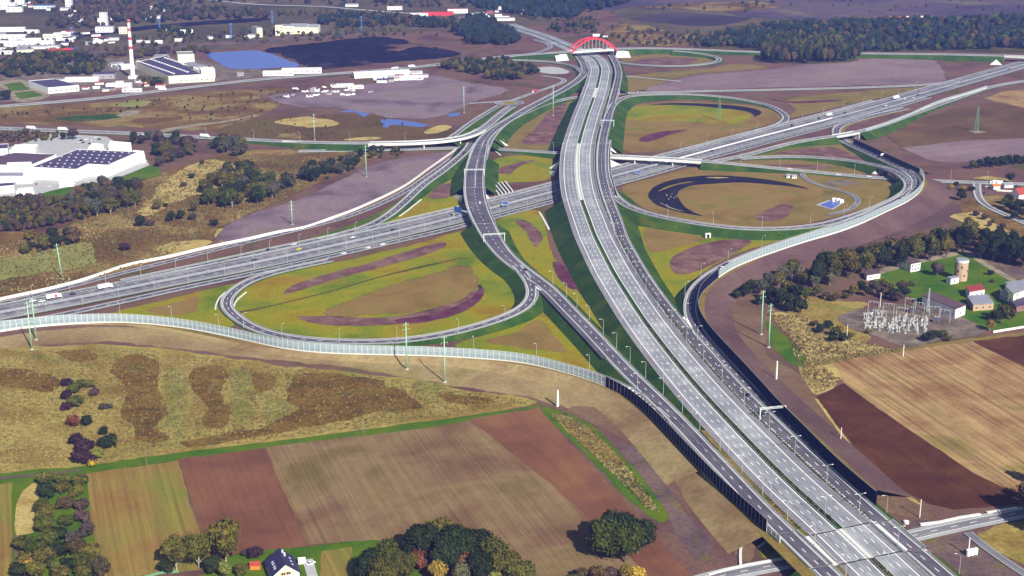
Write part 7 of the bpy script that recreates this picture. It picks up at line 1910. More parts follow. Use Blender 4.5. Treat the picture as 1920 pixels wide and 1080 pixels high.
# scattered buildings: (x, y of the base centre, length, depth, height, turn, wall, roof, gabled, label)
TOWN = [(155, 152, 46, 16, 6, .1, 'white', 'white', 1, 'long white shed behind the blue-roofed hall'), (197, 146, 30, 22, 7, .1, 'grey_wall', 'roof_dark', 0, 'dark-roofed hall left of the chimney'), (224, 166, 34, 12, 7, .08, 'white', 'white', 0, 'white two-storey office by the main road'), (232, 128, 26, 26, 6, .6, 'white', 'white', 1, 'white pipe shed left of the chimney'), (218, 124, 20, 14, 6, .6, 'white', 'roof_grey', 1, 'white shed behind the pipe yard'), (188, 125, 14, 10, 5, .2, 'white', 'white', 1, 'small white house in front of the thicket'),
        (301, 164, 12, 9, 5, 0, 'white', 'roof_red', 1, 'small red-roofed house before the factory'), (186, 158, 12, 8, 4, .3, 'white', 'roof_red', 1, 'small red-roofed hut by the grey hall'), (118, 152, 18, 8, 4, .1, 'white', 'roof_grey', 1, 'white hut beside the lawns'), (248, 172, 26, 8, 4, .05, 'white', 'white', 0, 'low white kiosk row by the main road'), (450, 142, 10, 8, 5, .4, 'grey_wall', 'roof_grey', 1, 'small grey hut with conveyor by the lake'),
        (522, 141, 44, 12, 6, .12, 'white', 'white', 0, 'left one of the two white sheds by the lake'), (566, 137, 58, 12, 7, .12, 'white', 'white', 0, 'right one of the two white sheds by the lake'), (715, 143, 82, 18, 8, .3, 'white', 'white', 1, 'long white depot hall beside the main road'), (768, 141, 36, 12, 6, .15, 'white', 'white', 1, 'white depot shed right of the long hall'), (738, 150, 26, 12, 5, .2, 'white', 'white', 1, 'white depot hut in front of the long hall'), (770, 149, 34, 14, 6, .25, 'white', 'white', 1, 'white depot hall at the right front'), (780, 143, 14, 10, 6, .1, 'white', 'roof_grey', 0, 'white depot office block'),
        (647, 163, 24, 10, 4, .15, 'white', 'white', 0, 'white container office in the rubble field'), (666, 166, 22, 9, 4, .3, 'white', 'white', 0, 'white hut in the rubble field, right one'), (630, 162, 14, 7, 3, 0, 'white', 'roof_grey', 0, 'small white hut in the rubble field'), (540, 62, 24, 30, 14, 0, 'cream', 'roof_grey', 0, 'cream works hall, left one of the far white works'), (562, 61, 30, 34, 16, 0, 'cream', 'roof_grey', 1, 'cream works hall, middle one of the far white works'), (585, 60, 26, 30, 14, 0, 'cream', 'roof_grey', 1, 'cream works hall, right one of the far white works'), (524, 66, 12, 12, 18, 0, 'cream', 'roof_grey', 0, 'slim cream tower at the left of the far works'), (482, 68, 10, 30, 16, .5, 'cream', 'roof_grey', 0, 'leaning-looking cream conveyor house far left'),
        (197, 60, 30, 18, 10, .1, 'white', 'roof_grey', 0, 'white colliery winding house on the left'), (196, 50, 12, 12, 26, 0, 'white', 'roof_grey', 0, 'slim white winding tower of the far colliery'), (232, 63, 14, 10, 12, 0, 'cream', 'roof_grey', 0, 'cream silo block behind the chimney'), (186, 79, 14, 8, 4, .1, 'white', 'white', 0, 'small white depot left of the chimney top'), (212, 75, 20, 10, 5, .1, 'white', 'roof_grey', 1, 'white shed right of the small depot'), (60, 62, 24, 12, 6, 0, 'white', 'white', 1, 'white hall in the far left works'), (15, 59, 60, 12, 7, .1, 'white', 'white', 0, 'long white hall at the far left, uppermost'), (16, 73, 60, 12, 7, .1, 'white', 'white', 0, 'long white hall at the far left, second row'), (58, 79, 70, 14, 7, .1, 'white', 'white', 1, 'long white hall at the far left, third row'), (38, 86, 110, 16, 8, .1, 'white', 'white', 0, 'longest white hall at the far left, fourth row'), (64, 91, 50, 16, 6, .1, 'steel_w', 'roof_grey', 1, 'pale hall at the far left, lowest row'), (95, 71, 24, 10, 6, .1, 'cream', 'white', 0, 'cream hall left of the dark tree by the railway'), (118, 68, 30, 10, 6, .1, 'cream', 'white', 0, 'cream hall right of the dark tree by the railway'), (92, 79, 16, 8, 4, .1, 'white', 'white', 1, 'small white hall by the railway'), (128, 78, 16, 12, 6, .4, 'white', 'white', 1, 'white shed beside the pale blue tower'), (45, 97, 26, 20, 6, .5, 'lime', 'roof_grey', 1, 'pale green shed by the railway'), (12, 101, 20, 10, 6, 0, 'white', 'roof_dark', 0, 'white and dark building at the far left corner'),
        (12, 17, 40, 20, 12, .1, 'white', 'white', 0, 'bright white plant in the top left corner'), (28, 22, 30, 16, 10, .1, 'white', 'roof_grey', 0, 'white plant beside the corner one'), (8, 9, 24, 16, 22, .1, 'white', 'roof_grey', 0, 'tall white block in the top left corner'), (38, 8, 18, 14, 22, .1, 'white', 'roof_grey', 0, 'second tall white block in the top left corner'), (84, 16, 40, 16, 6, 0, 'steel_w', 'blue_lat', 0, 'blue-roofed hall near the top left'), (112, 19, 50, 14, 6, 0, 'white', 'roof_grey', 1, 'pale green-white hall near the top left'), (130, 13, 12, 12, 14, 0, 'white', 'white', 0, 'round-looking white tank building at top left'), (153, 40, 30, 12, 6, .1, 'white', 'roof_grey', 1, 'pale hall in the brown wooded belt'), (178, 41, 40, 12, 7, .1, 'white', 'white', 1, 'white hall in the brown wooded belt'), (216, 38, 16, 10, 7, .2, 'white', 'roof_grey', 1, 'white house at the edge of the wooded belt'), (124, 32, 14, 9, 6, 0, 'white', 'roof_red', 1, 'small house in the wooded belt, left one'), (142, 31, 14, 9, 6, 0, 'white', 'roof_grey', 1, 'small house in the wooded belt, right one'),
        (292, 34, 30, 12, 6, 0, 'white', 'roof_grey', 1, 'pale hall above the coal strip, left one'), (278, 36, 18, 10, 5, 0, 'white', 'white', 1, 'small pale hall above the coal strip'), (320, 60, 16, 9, 6, .2, 'white', 'roof_grey', 1, 'white house in the far dark trees, left one'), (330, 56, 14, 9, 6, .2, 'white', 'white', 1, 'white house in the far dark trees, top one'), (350, 62, 22, 10, 6, .2, 'white', 'white', 1, 'white house in the far dark trees, right one'), (336, 77, 14, 8, 4, .1, 'white', 'white', 0, 'small white wagon shed by the far track'), (296, 81, 16, 9, 5, .1, 'white', 'white', 1, 'small white shed right of the chimney'), (262, 79, 10, 6, 3, .1, 'white', 'white', 0, 'tiny white hut right of the chimney'), (276, 80, 10, 6, 3, .1, 'white', 'white', 0, 'tiny white hut beside the other one'),
        (820, 29, 60, 14, 7, .1, 'red_arch', 'roof_red', 0, 'long red building on the far horizon'), (858, 24, 40, 12, 8, .1, 'white', 'roof_red', 0, 'white and red building on the far horizon'), (786, 30, 34, 12, 6, .1, 'white', 'white', 1, 'white building left of the long red one'), (905, 36, 26, 12, 7, .1, 'white', 'roof_grey', 0, 'white building right of the long red one'), (932, 21, 40, 14, 10, .1, 'white', 'roof_dark', 0, 'white bridge-like building on the far horizon'), (945, 38, 40, 14, 6, .1, 'white', 'roof_grey', 1, 'pale hall by the far wood'), (975, 26, 24, 12, 8, 0, 'white', 'white', 1, 'white house on the far forest edge'), (740, 18, 30, 12, 6, .1, 'white', 'white', 0, 'white building on the far pale road'), (660, 12, 26, 12, 6, 0, 'white', 'roof_grey', 1, 'white building near the top centre'), (1010, 22, 18, 10, 7, 0, 'white', 'roof_grey', 1, 'white building on the forest edge behind the arch'), (1120, 68, 16, 8, 4, 0, 'white', 'white', 1, 'small white shed behind the arch bridge'), (1133, 69, 12, 7, 3, 0, 'white', 'roof_grey', 1, 'tiny shed right of the one behind the arch')]
for (x, y, L_, W_, H_, rz, wl, rf, gb, l) in TOWN:
    if gb: gable(x, y, L_, W_, H_ * .72, H_, rz, wl, rf, l, 'far_building', 'building', (1, max(2, int(L_ / 9))), False, .2)
    else:
        root = empty('far_building', P(x, y, 0), rz); tag(root, l, 'building')
        mb = MB(); mb.box((0, 0, -.3), (L_, W_, H_ + .3)); mb.build('wall', M[wl], root)
        mb = MB(); mb.box((0, 0, H_), (L_ * .99, W_ * .99, .25)); mb.build('roof', M[rf], root)
        win_grid(root, Vector((-L_ / 2, -W_ / 2, 0)), Vector((L_ / 2, -W_ / 2, 0)), H_, max(1, int(H_ / 5)), max(2, int(L_ / 8)), 2.2, 1.4, .8)
gt = random.Random(77); spots = []
for poly, n in (([(-20, 66), (60, 66), (170, 60), (240, 72), (230, 84), (120, 92), (-20, 100)], 44), ([(100, 22), (300, 14), (340, 26), (200, 36), (110, 34)], 18), ([(150, 160), (250, 152), (310, 158), (250, 176), (160, 180)], 14), ([(690, 140), (790, 136), (800, 150), (700, 156)], 14), ([(380, 74), (470, 66), (480, 74), (400, 82)], 5), ([(760, 24), (960, 22), (960, 42), (880, 38)], 9), ([(0, 4), (70, 4), (70, 14), (0, 16)], 6)):
    k = 0
    while k < n:
        x = gt.uniform(min(p[0] for p in poly), max(p[0] for p in poly)); y = gt.uniform(min(p[1] for p in poly), max(p[1] for p in poly))
        if inside(x, y, poly): spots.append((x, y)); k += 1
for i, (x, y) in enumerate(sorted(spots)):
    L_ = gt.uniform(7, 18); W_ = gt.uniform(5, 9); H_ = gt.uniform(3, 6)
    root = gable(x, y, L_, W_, H_ * .7, H_, gt.uniform(-.2, .5), gt.choice(['white', 'white', 'cream', 'grey_wall', 'steel_w', 'brick']), gt.choice(['white', 'roof_grey', 'roof_grey', 'roof_brown', 'roof_red', 'roof_dark', 'white']), '%s small shed from the left among the far works and depots' % nth(i), 'far_shed', 'shed', None, False, .2)
    root['group'] = 'small sheds among the far works'
# rubble heaps and pallets on the far field
g_ = random.Random(5); CH = []
for i in range(26):
    x = 535 + g_.uniform(0, 130) + (60 if i > 18 else 0); y = 173 + g_.uniform(-10, 9) - (x - 600) * .06
    mb = MB(); n_ = 7
    for k in range(n_): mb.box((g_.uniform(-4, 4), g_.uniform(-4, 4), -.2), (g_.uniform(1.5, 4), g_.uniform(1.5, 4), g_.uniform(.8, 2.4)), g_.uniform(0, 3), 0, .6)
    o = mb.build('rubble_heap', M['white' if i % 3 else 'grey_wall'], None, False, P(x, y, 0))
    tag(o, '%s heap of pale concrete rubble on the far left field' % nth(i), 'rubble heap', 'rubble heaps on the far left field')
for i in range(22):
    x = g_.uniform(500, 830); y = g_.uniform(76, 118)
    if not inside(x, y, [(520, 92), (600, 82), (690, 72), (740, 74), (800, 88), (840, 100), (700, 117), (620, 125), (580, 118)]): continue
    me = bpy.data.meshes.new('coal_heap'); rx, ry, hh = g_.uniform(12, 34), g_.uniform(14, 40), g_.uniform(3, 8)
    vv = [(0, 0, hh)]; ff = []
    for k in range(3):
        for a in range(14):
            t = 2 * math.pi * a / 14; q = (k + 1) / 3
            vv.append((math.cos(t) * rx * q * g_.uniform(.85, 1.1), math.sin(t) * ry * q * g_.uniform(.85, 1.1), hh * (1 - q) ** 1.1 + (.0 if k == 2 else g_.uniform(-.4, .4))))
    for a in range(14):
        b = (a + 1) % 14; ff.append((0, 1 + a, 1 + b))
        for k in range(2): ff.append((1 + k * 14 + a, 1 + (k + 1) * 14 + a, 1 + (k + 1) * 14 + b, 1 + k * 14 + b))
    me.from_pydata(vv, [], ff); me.materials.append(M['coal']); o = bpy.data.objects.new('coal_heap', me); link(o); o.location = P(x, y, .1)
    CH.append((x, o))
for i, (x, o) in enumerate(sorted(CH, key=lambda q: q[0])): tag(o, '%s dark coal heap from the left in the far stockyard' % nth(i), 'coal heap', 'coal heaps in the far stockyard')
# goods wagons
def wagon(px, py, L_, col, label, rz):
    root = empty('goods_wagon', P(px, py, .3), rz); tag(root, label, 'wagon', 'goods wagons on the far railways')
    mb = MB(); mb.box((0, 0, 1.0), (L_, 2.9, 2.8)); mb.build('body', M[col], root)
    mb = MB(); mb.box((0, 0, .7), (L_ + .8, 2.4, .3)); mb.build('underframe', M['black'], root)
    for x in (-L_ * .35, L_ * .35):
        mb = MB()
        for dx in (-.9, .9):
            mb.tube((x + dx, -.8, .45), (x + dx, .8, .45), .45, .45, 10)
        mb.build('bogie', M['black'], root)
for i in range(5): wagon(100 + i * 9.5, 96.2 - i * .6, 14, ['roof_red', 'roof_red', 'red_arch', 'red_arch', 'sign_blue'][i], '%s wagon from the left of the red and blue goods train' % nth(i), .2)
for i in range(7): wagon(1655 + i * 14, 34.2 - i * .1, 15, ['roof_red', 'brick', 'red_arch', 'cream', 'roof_grey', 'cream', 'white'][i], '%s wagon from the left of the goods train at upper right' % nth(i), .02)

# --- house in the foreground
hs = gable(531, 1077, 15.5, 12.5, 4.6, 9.6, 0, 'lime', 'roof_navy', 'cream house with steep navy roof and orange shutters at the bottom edge', 'house', 'house', None, False, .7)
a_ = P(524, 1062, 0); b_ = P(537.5, 1094, 0)
hs.location = (a_ + b_) / 2; hs.rotation_euler = (0, 0, math.atan2(b_.y - a_.y, b_.x - a_.x))
for i in range(4):
    mb = MB(); mb.box((0, 0, 0), (.9, 1.3, .12)); o = mb.build('roof_window', M['skylight'], hs.children[1])
    o.location = (-2 + i * 1.9 + (.6 if i > 1 else 0), -4.2, 6.33); o.rotation_euler = (R(38), 0, 0)
for i in range(3):
    mb = MB(); mb.box((0, 0, 0), (.9, 1.1, .12)); o = mb.build('roof_window', M['skylight'], hs.children[2]); o.location = (-3 + i * 3.2, 4.0, 6.5); o.rotation_euler = (R(-38), 0, 0)
for x, y in ((-2.5, 1.6), (-5.4, 1.2)):
    mb = MB(); mb.tube((x, y, 7.4), (x, y, 9.9), .45, .45, 10); mb.build('chimney', M['white'], hs)
for sgn in (-1, 1):
    for r_ in range(2):
        o = bpy.data.objects.new('window', win_mesh(1.5, 1.4)); link(o, hs); o.location = (7.79, sgn * 2.2 * (1 if r_ == 0 else .55), .8 + r_ * 3.2); o.rotation_euler = (0, 0, R(90))
        for d in (-1.1, 1.1):
            mb = MB(); mb.box((7.82, sgn * 2.2 * (1 if r_ == 0 else .55) + d, .8 + r_ * 3.2), (.1, .5, 1.4)); mb.build('shutter', M['orange'], hs)
mb = MB(); mb.box((7.8, 0, 6.3), (.15, 1.6, .35)); mb.build('lintel', M['orange'], hs)
slab('terrace', [(567, 1050, .5), (586, 1047, .5), (602, 1100, .5), (583, 1105, .5)], 'pale grey paved terrace beside the navy-roofed house', 'paving', .3, 'terrace')
sh = gable(479, 1065, 4.6, 3.8, 2.3, 3.5, .1, 'orange', 'roof_red', 'small orange shed with red roof left of the house', 'shed', 'shed', None, False, .2)
sh2 = gable(566, 1056, 3.2, 2.6, 2.2, 3.0, .2, 'white', 'white', 'small white lean-to between house and terrace', 'shed', 'shed', None, False, .15)
wall_run('garden_fence', [(262, 1086, .1), (300, 1076, .1), (335, 1073, .1)], 1.2, 'green mesh fence below the fallow field', 'green_lat', .08, 'fence')

# --- walled compound with the brick tower
def box_house(corners, h, wall, roof, label, wins, hr=None, roofk=1.04, name='house'):
    """house given by three ground corners on the map (left, front, right)"""
    a, b, c = [P(x, y, 0) for x, y in corners]
    d = a + c - b
    q = [a, b, c, d]
    ctr = (a + c) / 2; loc = Vector((ctr.x, ctr.y, 0))
    q = [p - loc for p in q]
    root = empty(name, loc); tag(root, label, 'building')
    mb = MB()
    for i in range(4):
        p, r_ = q[i], q[(i + 1) % 4]
        mb.face([(p.x, p.y, -.3), (r_.x, r_.y, -.3), (r_.x, r_.y, h), (p.x, p.y, h)])
    mb.build('wall', M[wall], root)
    mb = MB()
    tp = [(p.x * roofk, p.y * roofk, h + .02) for p in q]; t2 = [(x, y, z + .4) for x, y, z in tp]
    mb.face(t2); mb.face(list(reversed(tp)))
    for i in range(4): mb.face([tp[i], tp[(i + 1) % 4], t2[(i + 1) % 4], t2[i]])
    mb.build('roof', M[roof], root)
    for side, r_, c_ in wins: win_grid(root, q[side], q[(side + 1) % 4], h, r_, c_, 1.2, 1.5, .6)
    return root
box_house([(1683, 499), (1707, 511), (1725, 507.5)], 7.0, 'white', 'roof_brown', 'white two-storey house with brown flat roof on the compound lawn', [(0, 2, 3), (1, 2, 3)])
box_house([(1728, 573), (1790, 598), (1809, 590.5)], 7.5, 'white', 'roof_brown', 'long substation building with brown roof and white gable end', [(0, 1, 7), (1, 1, 1)])
box_house([(1817, 561), (1845, 556), (1838, 546)], 5.5, 'white', 'roof_red', 'white house with red roof at the compound edge', [(0, 1, 3)])
box_house([(1824, 584), (1862, 581), (1850, 565)], 5.0, 'beige', 'roof_grey', 'beige house with grey flat roof in front of the red-roofed one', [(0, 1, 3)])
box_house([(1874, 560), (1888, 566), (1904, 560)], 6.5, 'grey_wall', 'roof_grey', 'blue-grey house between the compound houses', [(0, 2, 2)])
box_house([(1898, 576), (1940, 560), (1925, 545)], 10, 'lime', 'roof_grey', 'tall pale house cut by the right edge', [(0, 3, 3)])
box_house([(1905, 586), (1950, 578), (1935, 566)], 4.5, 'brick', 'roof_dark', 'low dark building in front of the pale house', [(0, 1, 2)])
box_house([(1890, 546), (1916, 543), (1910, 536)], 4.0, 'white', 'roof_grey', 'grey-roofed garage behind the compound houses', [(0, 1, 2)])
box_house([(1625, 526), (1650, 522), (1645, 514)], 4.0, 'white', 'roof_brown', 'small white hut half hidden in the thicket', [(0, 1, 2)])
box_house([(1774, 531), (1782, 534), (1797, 531)], 4.6, 'white', 'roof_grey', 'white cube annex at the foot of the brick tower', [(1, 1, 1)])
def brick_tower():
    root = empty('water_tower', P(1800.5, 525, 0)); tag(root, 'round brown brick water tower with a white top ring', 'tower')
    mb = MB(); mb.tube((0, 0, -.3), (0, 0, 15), 5.0, 5.0, 24); mb.build('drum', M['beige'], root, False)
    mb = MB(); mb.tube((0, 0, 15), (0, 0, 16.6), 5.12, 5.12, 24); mb.build('top_ring', M['white'], root)
    mb = MB(); mb.tube((0, 0, 16.6), (0, 0, 17.2), 5.2, 4.6, 24); mb.build('roof', M['roof_grey'], root)
    for k in range(6):
        a = R(200 + k * 28); mb = MB(); mb.box((math.cos(a) * 5.0, math.sin(a) * 5.0, 4 + (k % 3) * 3.4), (.3, .9, 1.6), a); mb.build('window', M['dark_glass'], root)
brick_tower()
# substation: portal frames, apparatus posts, transformers
def portal(px, py, w, h, rz, label):
    root = empty('switchyard_portal', P(px, py, .2), rz); tag(root, label, 'portal', 'white portal frames of the substation')
    for sx in (-1, 1):
        for k in (-1, 1):
            mb = MB(); mb.tube((sx * w / 2, k * 1.6, 0), (sx * w / 2, 0, h), 0.12, .10, 6); mb.build('leg', M['steel'], root)
    mb = MB(); mb.box((0, 0, h - .3), (w, .25, .25)); mb.build('beam', M['steel'], root)
    for x in (-w * .3, 0, w * .3):
        mb = MB(); mb.tube((x, 0, h - .3), (x, 0, h - 1.6), .12, .12, 6); mb.build('insulator', M['concrete_w'], root)
for i, (x, y) in enumerate([(1637, 588), (1665, 592), (1690, 600), (1706, 582), (1722, 590), (1752, 598), (1770, 604), (1650, 606), (1692, 618), (1722, 616)]):
    portal(x, y, 7.5, 9.5, R(-22), '%s white portal frame of the substation yard, back row first' % nth(i))
gs = random.Random(11); SWN = []
for x in sorted(1620 + gs.uniform(0, 118) for _ in range(78)):
    y = 592 + gs.uniform(0, 30) + (x - 1620) * .05
    if not inside(x, y, [(1580, 594), (1720, 572), (1800, 600), (1770, 636), (1700, 648), (1600, 614)]): continue
    root = empty('switchgear', P(x, y, .2), gs.uniform(0, 1)); SWN.append(1); tag(root, '%s white switchgear unit from the left in the substation yard' % nth(len(SWN) - 1), 'switchgear', 'switchgear units of the substation')
    h = gs.uniform(1.8, 3.6)
    mb = MB(); mb.box((0, 0, 0), (1.8, .9, .6)); mb.box((0, 0, .6), (.5, .5, h - .6)); mb.build('stand', M['steel'], root)
    for dx in (-.6, 0, .6):
        mb = MB(); mb.tube((dx, 0, h), (dx, 0, h + 1.6), .16, .1, 6); mb.build('insulator', M['concrete_w'], root)
for i, (x, y) in enumerate([(1712, 586), (1756, 604), (1640, 592)]):
    root = empty('transformer', P(x, y, .2), R(-22)); tag(root, ['dark transformer behind the middle portal', 'dark transformer under the right portal', 'dark transformer at the left of the yard'][i], 'transformer', 'substation transformers')
    mb = MB(); mb.box((0, 0, 0), (5, 3, 3.2)); mb.build('tank', M['roof_dark'], root)
    mb = MB()
    for k in range(6): mb.box((-2 + k * .8, -1.8, .4), (.2, .6, 2.4))
    mb.build('radiator', M['grey_wall'], root)
    for k in (-1, 0, 1):
        mb = MB(); mb.tube((k * 1.3, 0, 3.2), (k * 1.3, 0, 4.8), .2, .12, 8); mb.build('bushing', M['steel_w'], root)
lattice(1739, 585, 18, 1.6, 'slim grey lattice lightning mast in the substation', 'steel', 'lightning_mast', 'mast')
# --- village corner at the right edge
gable(1912, 371, 14, 10, 5, 10, .5, 'white', 'roof_red', 'white villa with steep red roof at the right edge', 'house', 'house', (1, 3), True)
gable(1866, 354, 7, 6, 3.5, 5, .2, 'white', 'orange', 'small white garage beside the village road', 'shed', 'building', None, False)
gable(1889, 351, 9, 6, 3, 4.5, .1, 'white', 'roof_grey', 'white and grey garage before the red-roofed villa', 'shed', 'building', None, False)
box_house([(1856, 345), (1872, 346), (1880, 344)], 2.6, 'white', 'white', 'long white low shed beside the local road', [(0, 1, 2)])
# pump houses by the basin, white shelter, tank
for i, (x, y) in enumerate([(1478, 333), (1488, 334)]):
    gable(x, y, 5, 4, 2.6, 3.8, .2, 'white', 'roof_grey', ['left white pump hut below the local road', 'right white pump hut below the local road'][i], 'pump_house', 'hut', (1, 2), False, .2)
for i, (x, y) in enumerate([(1563, 377), (1571, 378), (1577, 380)]):
    gable(x, y, 4, 3, 2.2, 3.0, .3, 'white', 'white', '%s white filter hut beside the settling basin' % nth(i), 'filter_hut', 'hut', None, False, .1)
cu = empty('culvert', P(1327, 446, 0), R(20)); tag(cu, 'white culvert portal with a dark mouth in the loop bank', 'culvert')
mb = MB(); mb.box((-1.9, 0, 0), (1.2, 1.5, 4.2)); mb.box((1.9, 0, 0), (1.2, 1.5, 4.2)); mb.box((0, 0, 3.2), (2.6, 1.5, 1.0)); mb.build('frame', M['concrete_w'], cu)
mb = MB(); mb.box((0, .5, 0), (2.7, .4, 3.2)); mb.build('mouth', M['black'], cu)  # solid black board painted as the shade inside the opening
tk = empty('storage_tank', P(1822, 1040, .1), .4); tag(tk, 'white ribbed tank group beside a pole at lower right', 'tank')
for k in range(3):
    mb = MB(); mb.tube((k * 2.2 - 2.2, 0, 0), (k * 2.2 - 2.2, 0, 3.0), 1.05, 1.05, 14); mb.build('tank_body', M['white'], tk)
bd = empty('round_tank', P(1192, 768, 0)); tag(bd, 'small white round well head on the soil below the navy barrier', 'well')
mb = MB(); mb.tube((0, 0, 0), (0, 0, .9), 1.5, 1.5, 16); mb.build('ring', M['concrete_w'], bd); mb = MB(); mb.tube((0, 0, .9), (0, 0, 1.1), 1.2, .4, 16); mb.build('lid', M['white'], bd)
bd = empty('round_tank', P(1699, 981, 0)); tag(bd, 'small white round well head beside the side road', 'well')
mb = MB(); mb.tube((0, 0, 0), (0, 0, 1.2), 1.4, 1.4, 16); mb.build('ring', M['concrete_w'], bd); mb = MB(); mb.tube((0, 0, 1.2), (0, 0, 1.4), 1.1, .4, 16); mb.build('lid', M['white'], bd)

# ------------------------------------------------------------------ vehicles
def car_proto():
    root = empty('car')
    prof = [(-2.15, .35), (-2.2, .75), (-2.05, .95), (-1.0, 1.02), (1.0, .98), (2.0, .82), (2.15, .6), (2.12, .35)]
    mb = MB()
    def loft(pr, w0, w1):
        n = len(pr); zs = [z for _, z in pr]
        for s in (-1, 1):
            pts = [(x, s * (w0 + (w1 - w0) * (z - min(zs)) / (max(zs) - min(zs) + 1e-6)), z) for x, z in pr]
            if s > 0: pts.reverse()
            mb.face(pts)
        for i in range(n):
            a, b = pr[i], pr[(i + 1) % n]
            k = lambda z: w0 + (w1 - w0) * (z - min(zs)) / (max(zs) - min(zs) + 1e-6)
            mb.face([(a[0], k(a[1]), a[1]), (b[0], k(b[1]), b[1]), (b[0], -k(b[1]), b[1]), (a[0], -k(a[1]), a[1])])
    loft(prof, .88, .82); body = mb.build('body', M['paint_obj'], root)
    mb = MB(); loft([(-1.5, .98), (-1.05, 1.42), (.25, 1.45), (1.0, .98)], .78, .60); mb.build('window_band', M['dark_glass'], root)
    mb = MB(); loft([(-1.05, 1.40), (-.98, 1.50), (.2, 1.52), (.28, 1.42)], .62, .58); mb.build('roof', M['paint_obj'], root)
    for x in (-1.35, 1.35):
        for y in (-.82, .82):
            mb = MB(); mb.tube((x, y - .1, .32), (x, y + .1, .32), .32, .32, 12); mb.build('wheel', M['black'], root)
    for y in (-.6, .6):
        mb = MB(); mb.box((2.08, y, .6), (.12, .36, .18)); mb.build('headlight', M['skylight'], root)
        mb = MB(); mb.box((-2.14, y, .68), (.12, .34, .16)); mb.build('tail_light', M['red_arch'], root)
    return root
def truck_proto(L_=12.0):
    root = empty('truck')
    mb = MB(); mb.box((-.9, 0, 1.05), (L_ - 2.6, 2.5, 2.75)); mb.build('cargo_box', M['paint_obj'], root)
    mb = MB(); mb.box((L_ / 2 - 1.1, 0, .6), (2.2, 2.4, 1.2)); mb.box((L_ / 2 - 1.25, 0, 1.8), (1.9, 2.3, 1.2), top=.86); mb.build('cab', M['white'], root)
    mb = MB(); mb.box((L_ / 2 - .32, 0, 1.9), (.14, 2.1, .8)); mb.build('windscreen', M['dark_glass'], root)
    mb = MB(); mb.box((-.5, 0, .75), (L_ - 1.5, .9, .3)); mb.build('chassis', M['black'], root)
    for x in (-L_ * .36, -L_ * .26, -L_ * .16, L_ * .36):
        for y in (-1.05, 1.05):
            mb = MB(); mb.tube((x, y - .15, .5), (x, y + .15, .5), .5, .5, 12); mb.build('wheel', M['black'], root)
    return root
CAR, TRUCK = car_proto(), truck_proto()
VUSED = {}
PAINT = {'white': (.8, .8, .8), 'black': (.02, .02, .025), 'dark': (.035, .035, .05), 'red': (.5, .04, .04), 'yellow': (.75, .6, .05), 'silver': (.5, .52, .55), 'blue': (.05, .1, .35)}
def vehicle(src, road, px, py, off, col, label, rev=False, k=1.0):
    if src.name not in VUSED: VUSED[src.name] = 1; o = src
    else: o = copy_tree(src)
    s = road.s_at(px, py)
    p, h = road.at(s, off, .03)
    o.location = p; o.rotation_euler = (0, 0, h + (math.pi if rev else 0)); o.scale = (k, k, k)
    for ch in o.children:
        if ch.data and ch.data.materials and ch.data.materials[0] == M['paint_obj']: ch.color = PAINT[col] + (1,)
    tag(o, label, 'truck' if src is TRUCK else 'car', 'trucks on the roads' if src is TRUCK else 'cars on the roads')
    return o
t1 = vehicle(TRUCK, a4, 105, 566, 8.5, 'white', 'white truck with yellow and red side panels at lower left')
mb = MB(); mb.box((-1.6, -1.27, 1.5), (2.4, .03, 1.9)); mb.build('side_panel', M['lime'], t1)
mb = MB(); mb.box((1.4, -1.27, 1.3), (1.8, .03, 1.9)); mb.build('side_panel', M['red_arch'], t1)
tk0 = [c for c in t1.children if c.name.startswith('side_panel')]
for c in tk0: c.parent = None
vehicle(TRUCK, a4, 211, 546, 9.0, 'white', 'plain white truck on the crossing motorway at lower left')
for c in tk0: c.parent = t1
TR = [c for c in TRUCK.children if not c.name.startswith('side_panel')]
def truck(road, px, py, off, col, label, rev=False, k=1.0):
    o = TRUCK.copy(); COL.objects.link(o)
    for c in TR:
        d = c.copy(); COL.objects.link(d); d.parent = o
        if d.data.materials[0] == M['paint_obj']: d.color = PAINT[col] + (1,)
    p, h = road.at(road.s_at(px, py), off, .03)
    o.location = p; o.rotation_euler = (0, 0, h + (math.pi if rev else 0)); o.scale = (k, k, k)
    tag(o, label, 'truck', 'trucks on the roads'); return o
truck(a4, 1569, 219, 10, 'white', 'white truck on the far lanes of the crossing motorway, right side')
truck(a4, 1686, 187, 5, 'white', 'white truck farther along the crossing motorway at upper right', False, 1.2)
truck(r9, 381, 257.5, 2, 'white', 'white truck on the flyover road at left')
truck(r9, 115, 246, 3.5, 'white', 'white truck on the pale road behind the warehouse')
truck(r9, 58, 243.5, 3.5, 'white', 'white truck at the left end of the pale road')
truck(r8, 773, 127, 2, 'white', 'white truck on the main road near the depot')
truck(r8, 740, 129, -2, 'silver', 'silver truck on the main road near the depot', True)
truck(r8, 305, 170, 2, 'white', 'white truck on the main road before the factory')
truck(r21, 1003, 173, 0, 'red', 'red and white truck on the access road near the roundabout')
truck(r4, 1356, 501, 1.8, 'dark', 'dark truck on the right ramp below the glazed barrier bend')
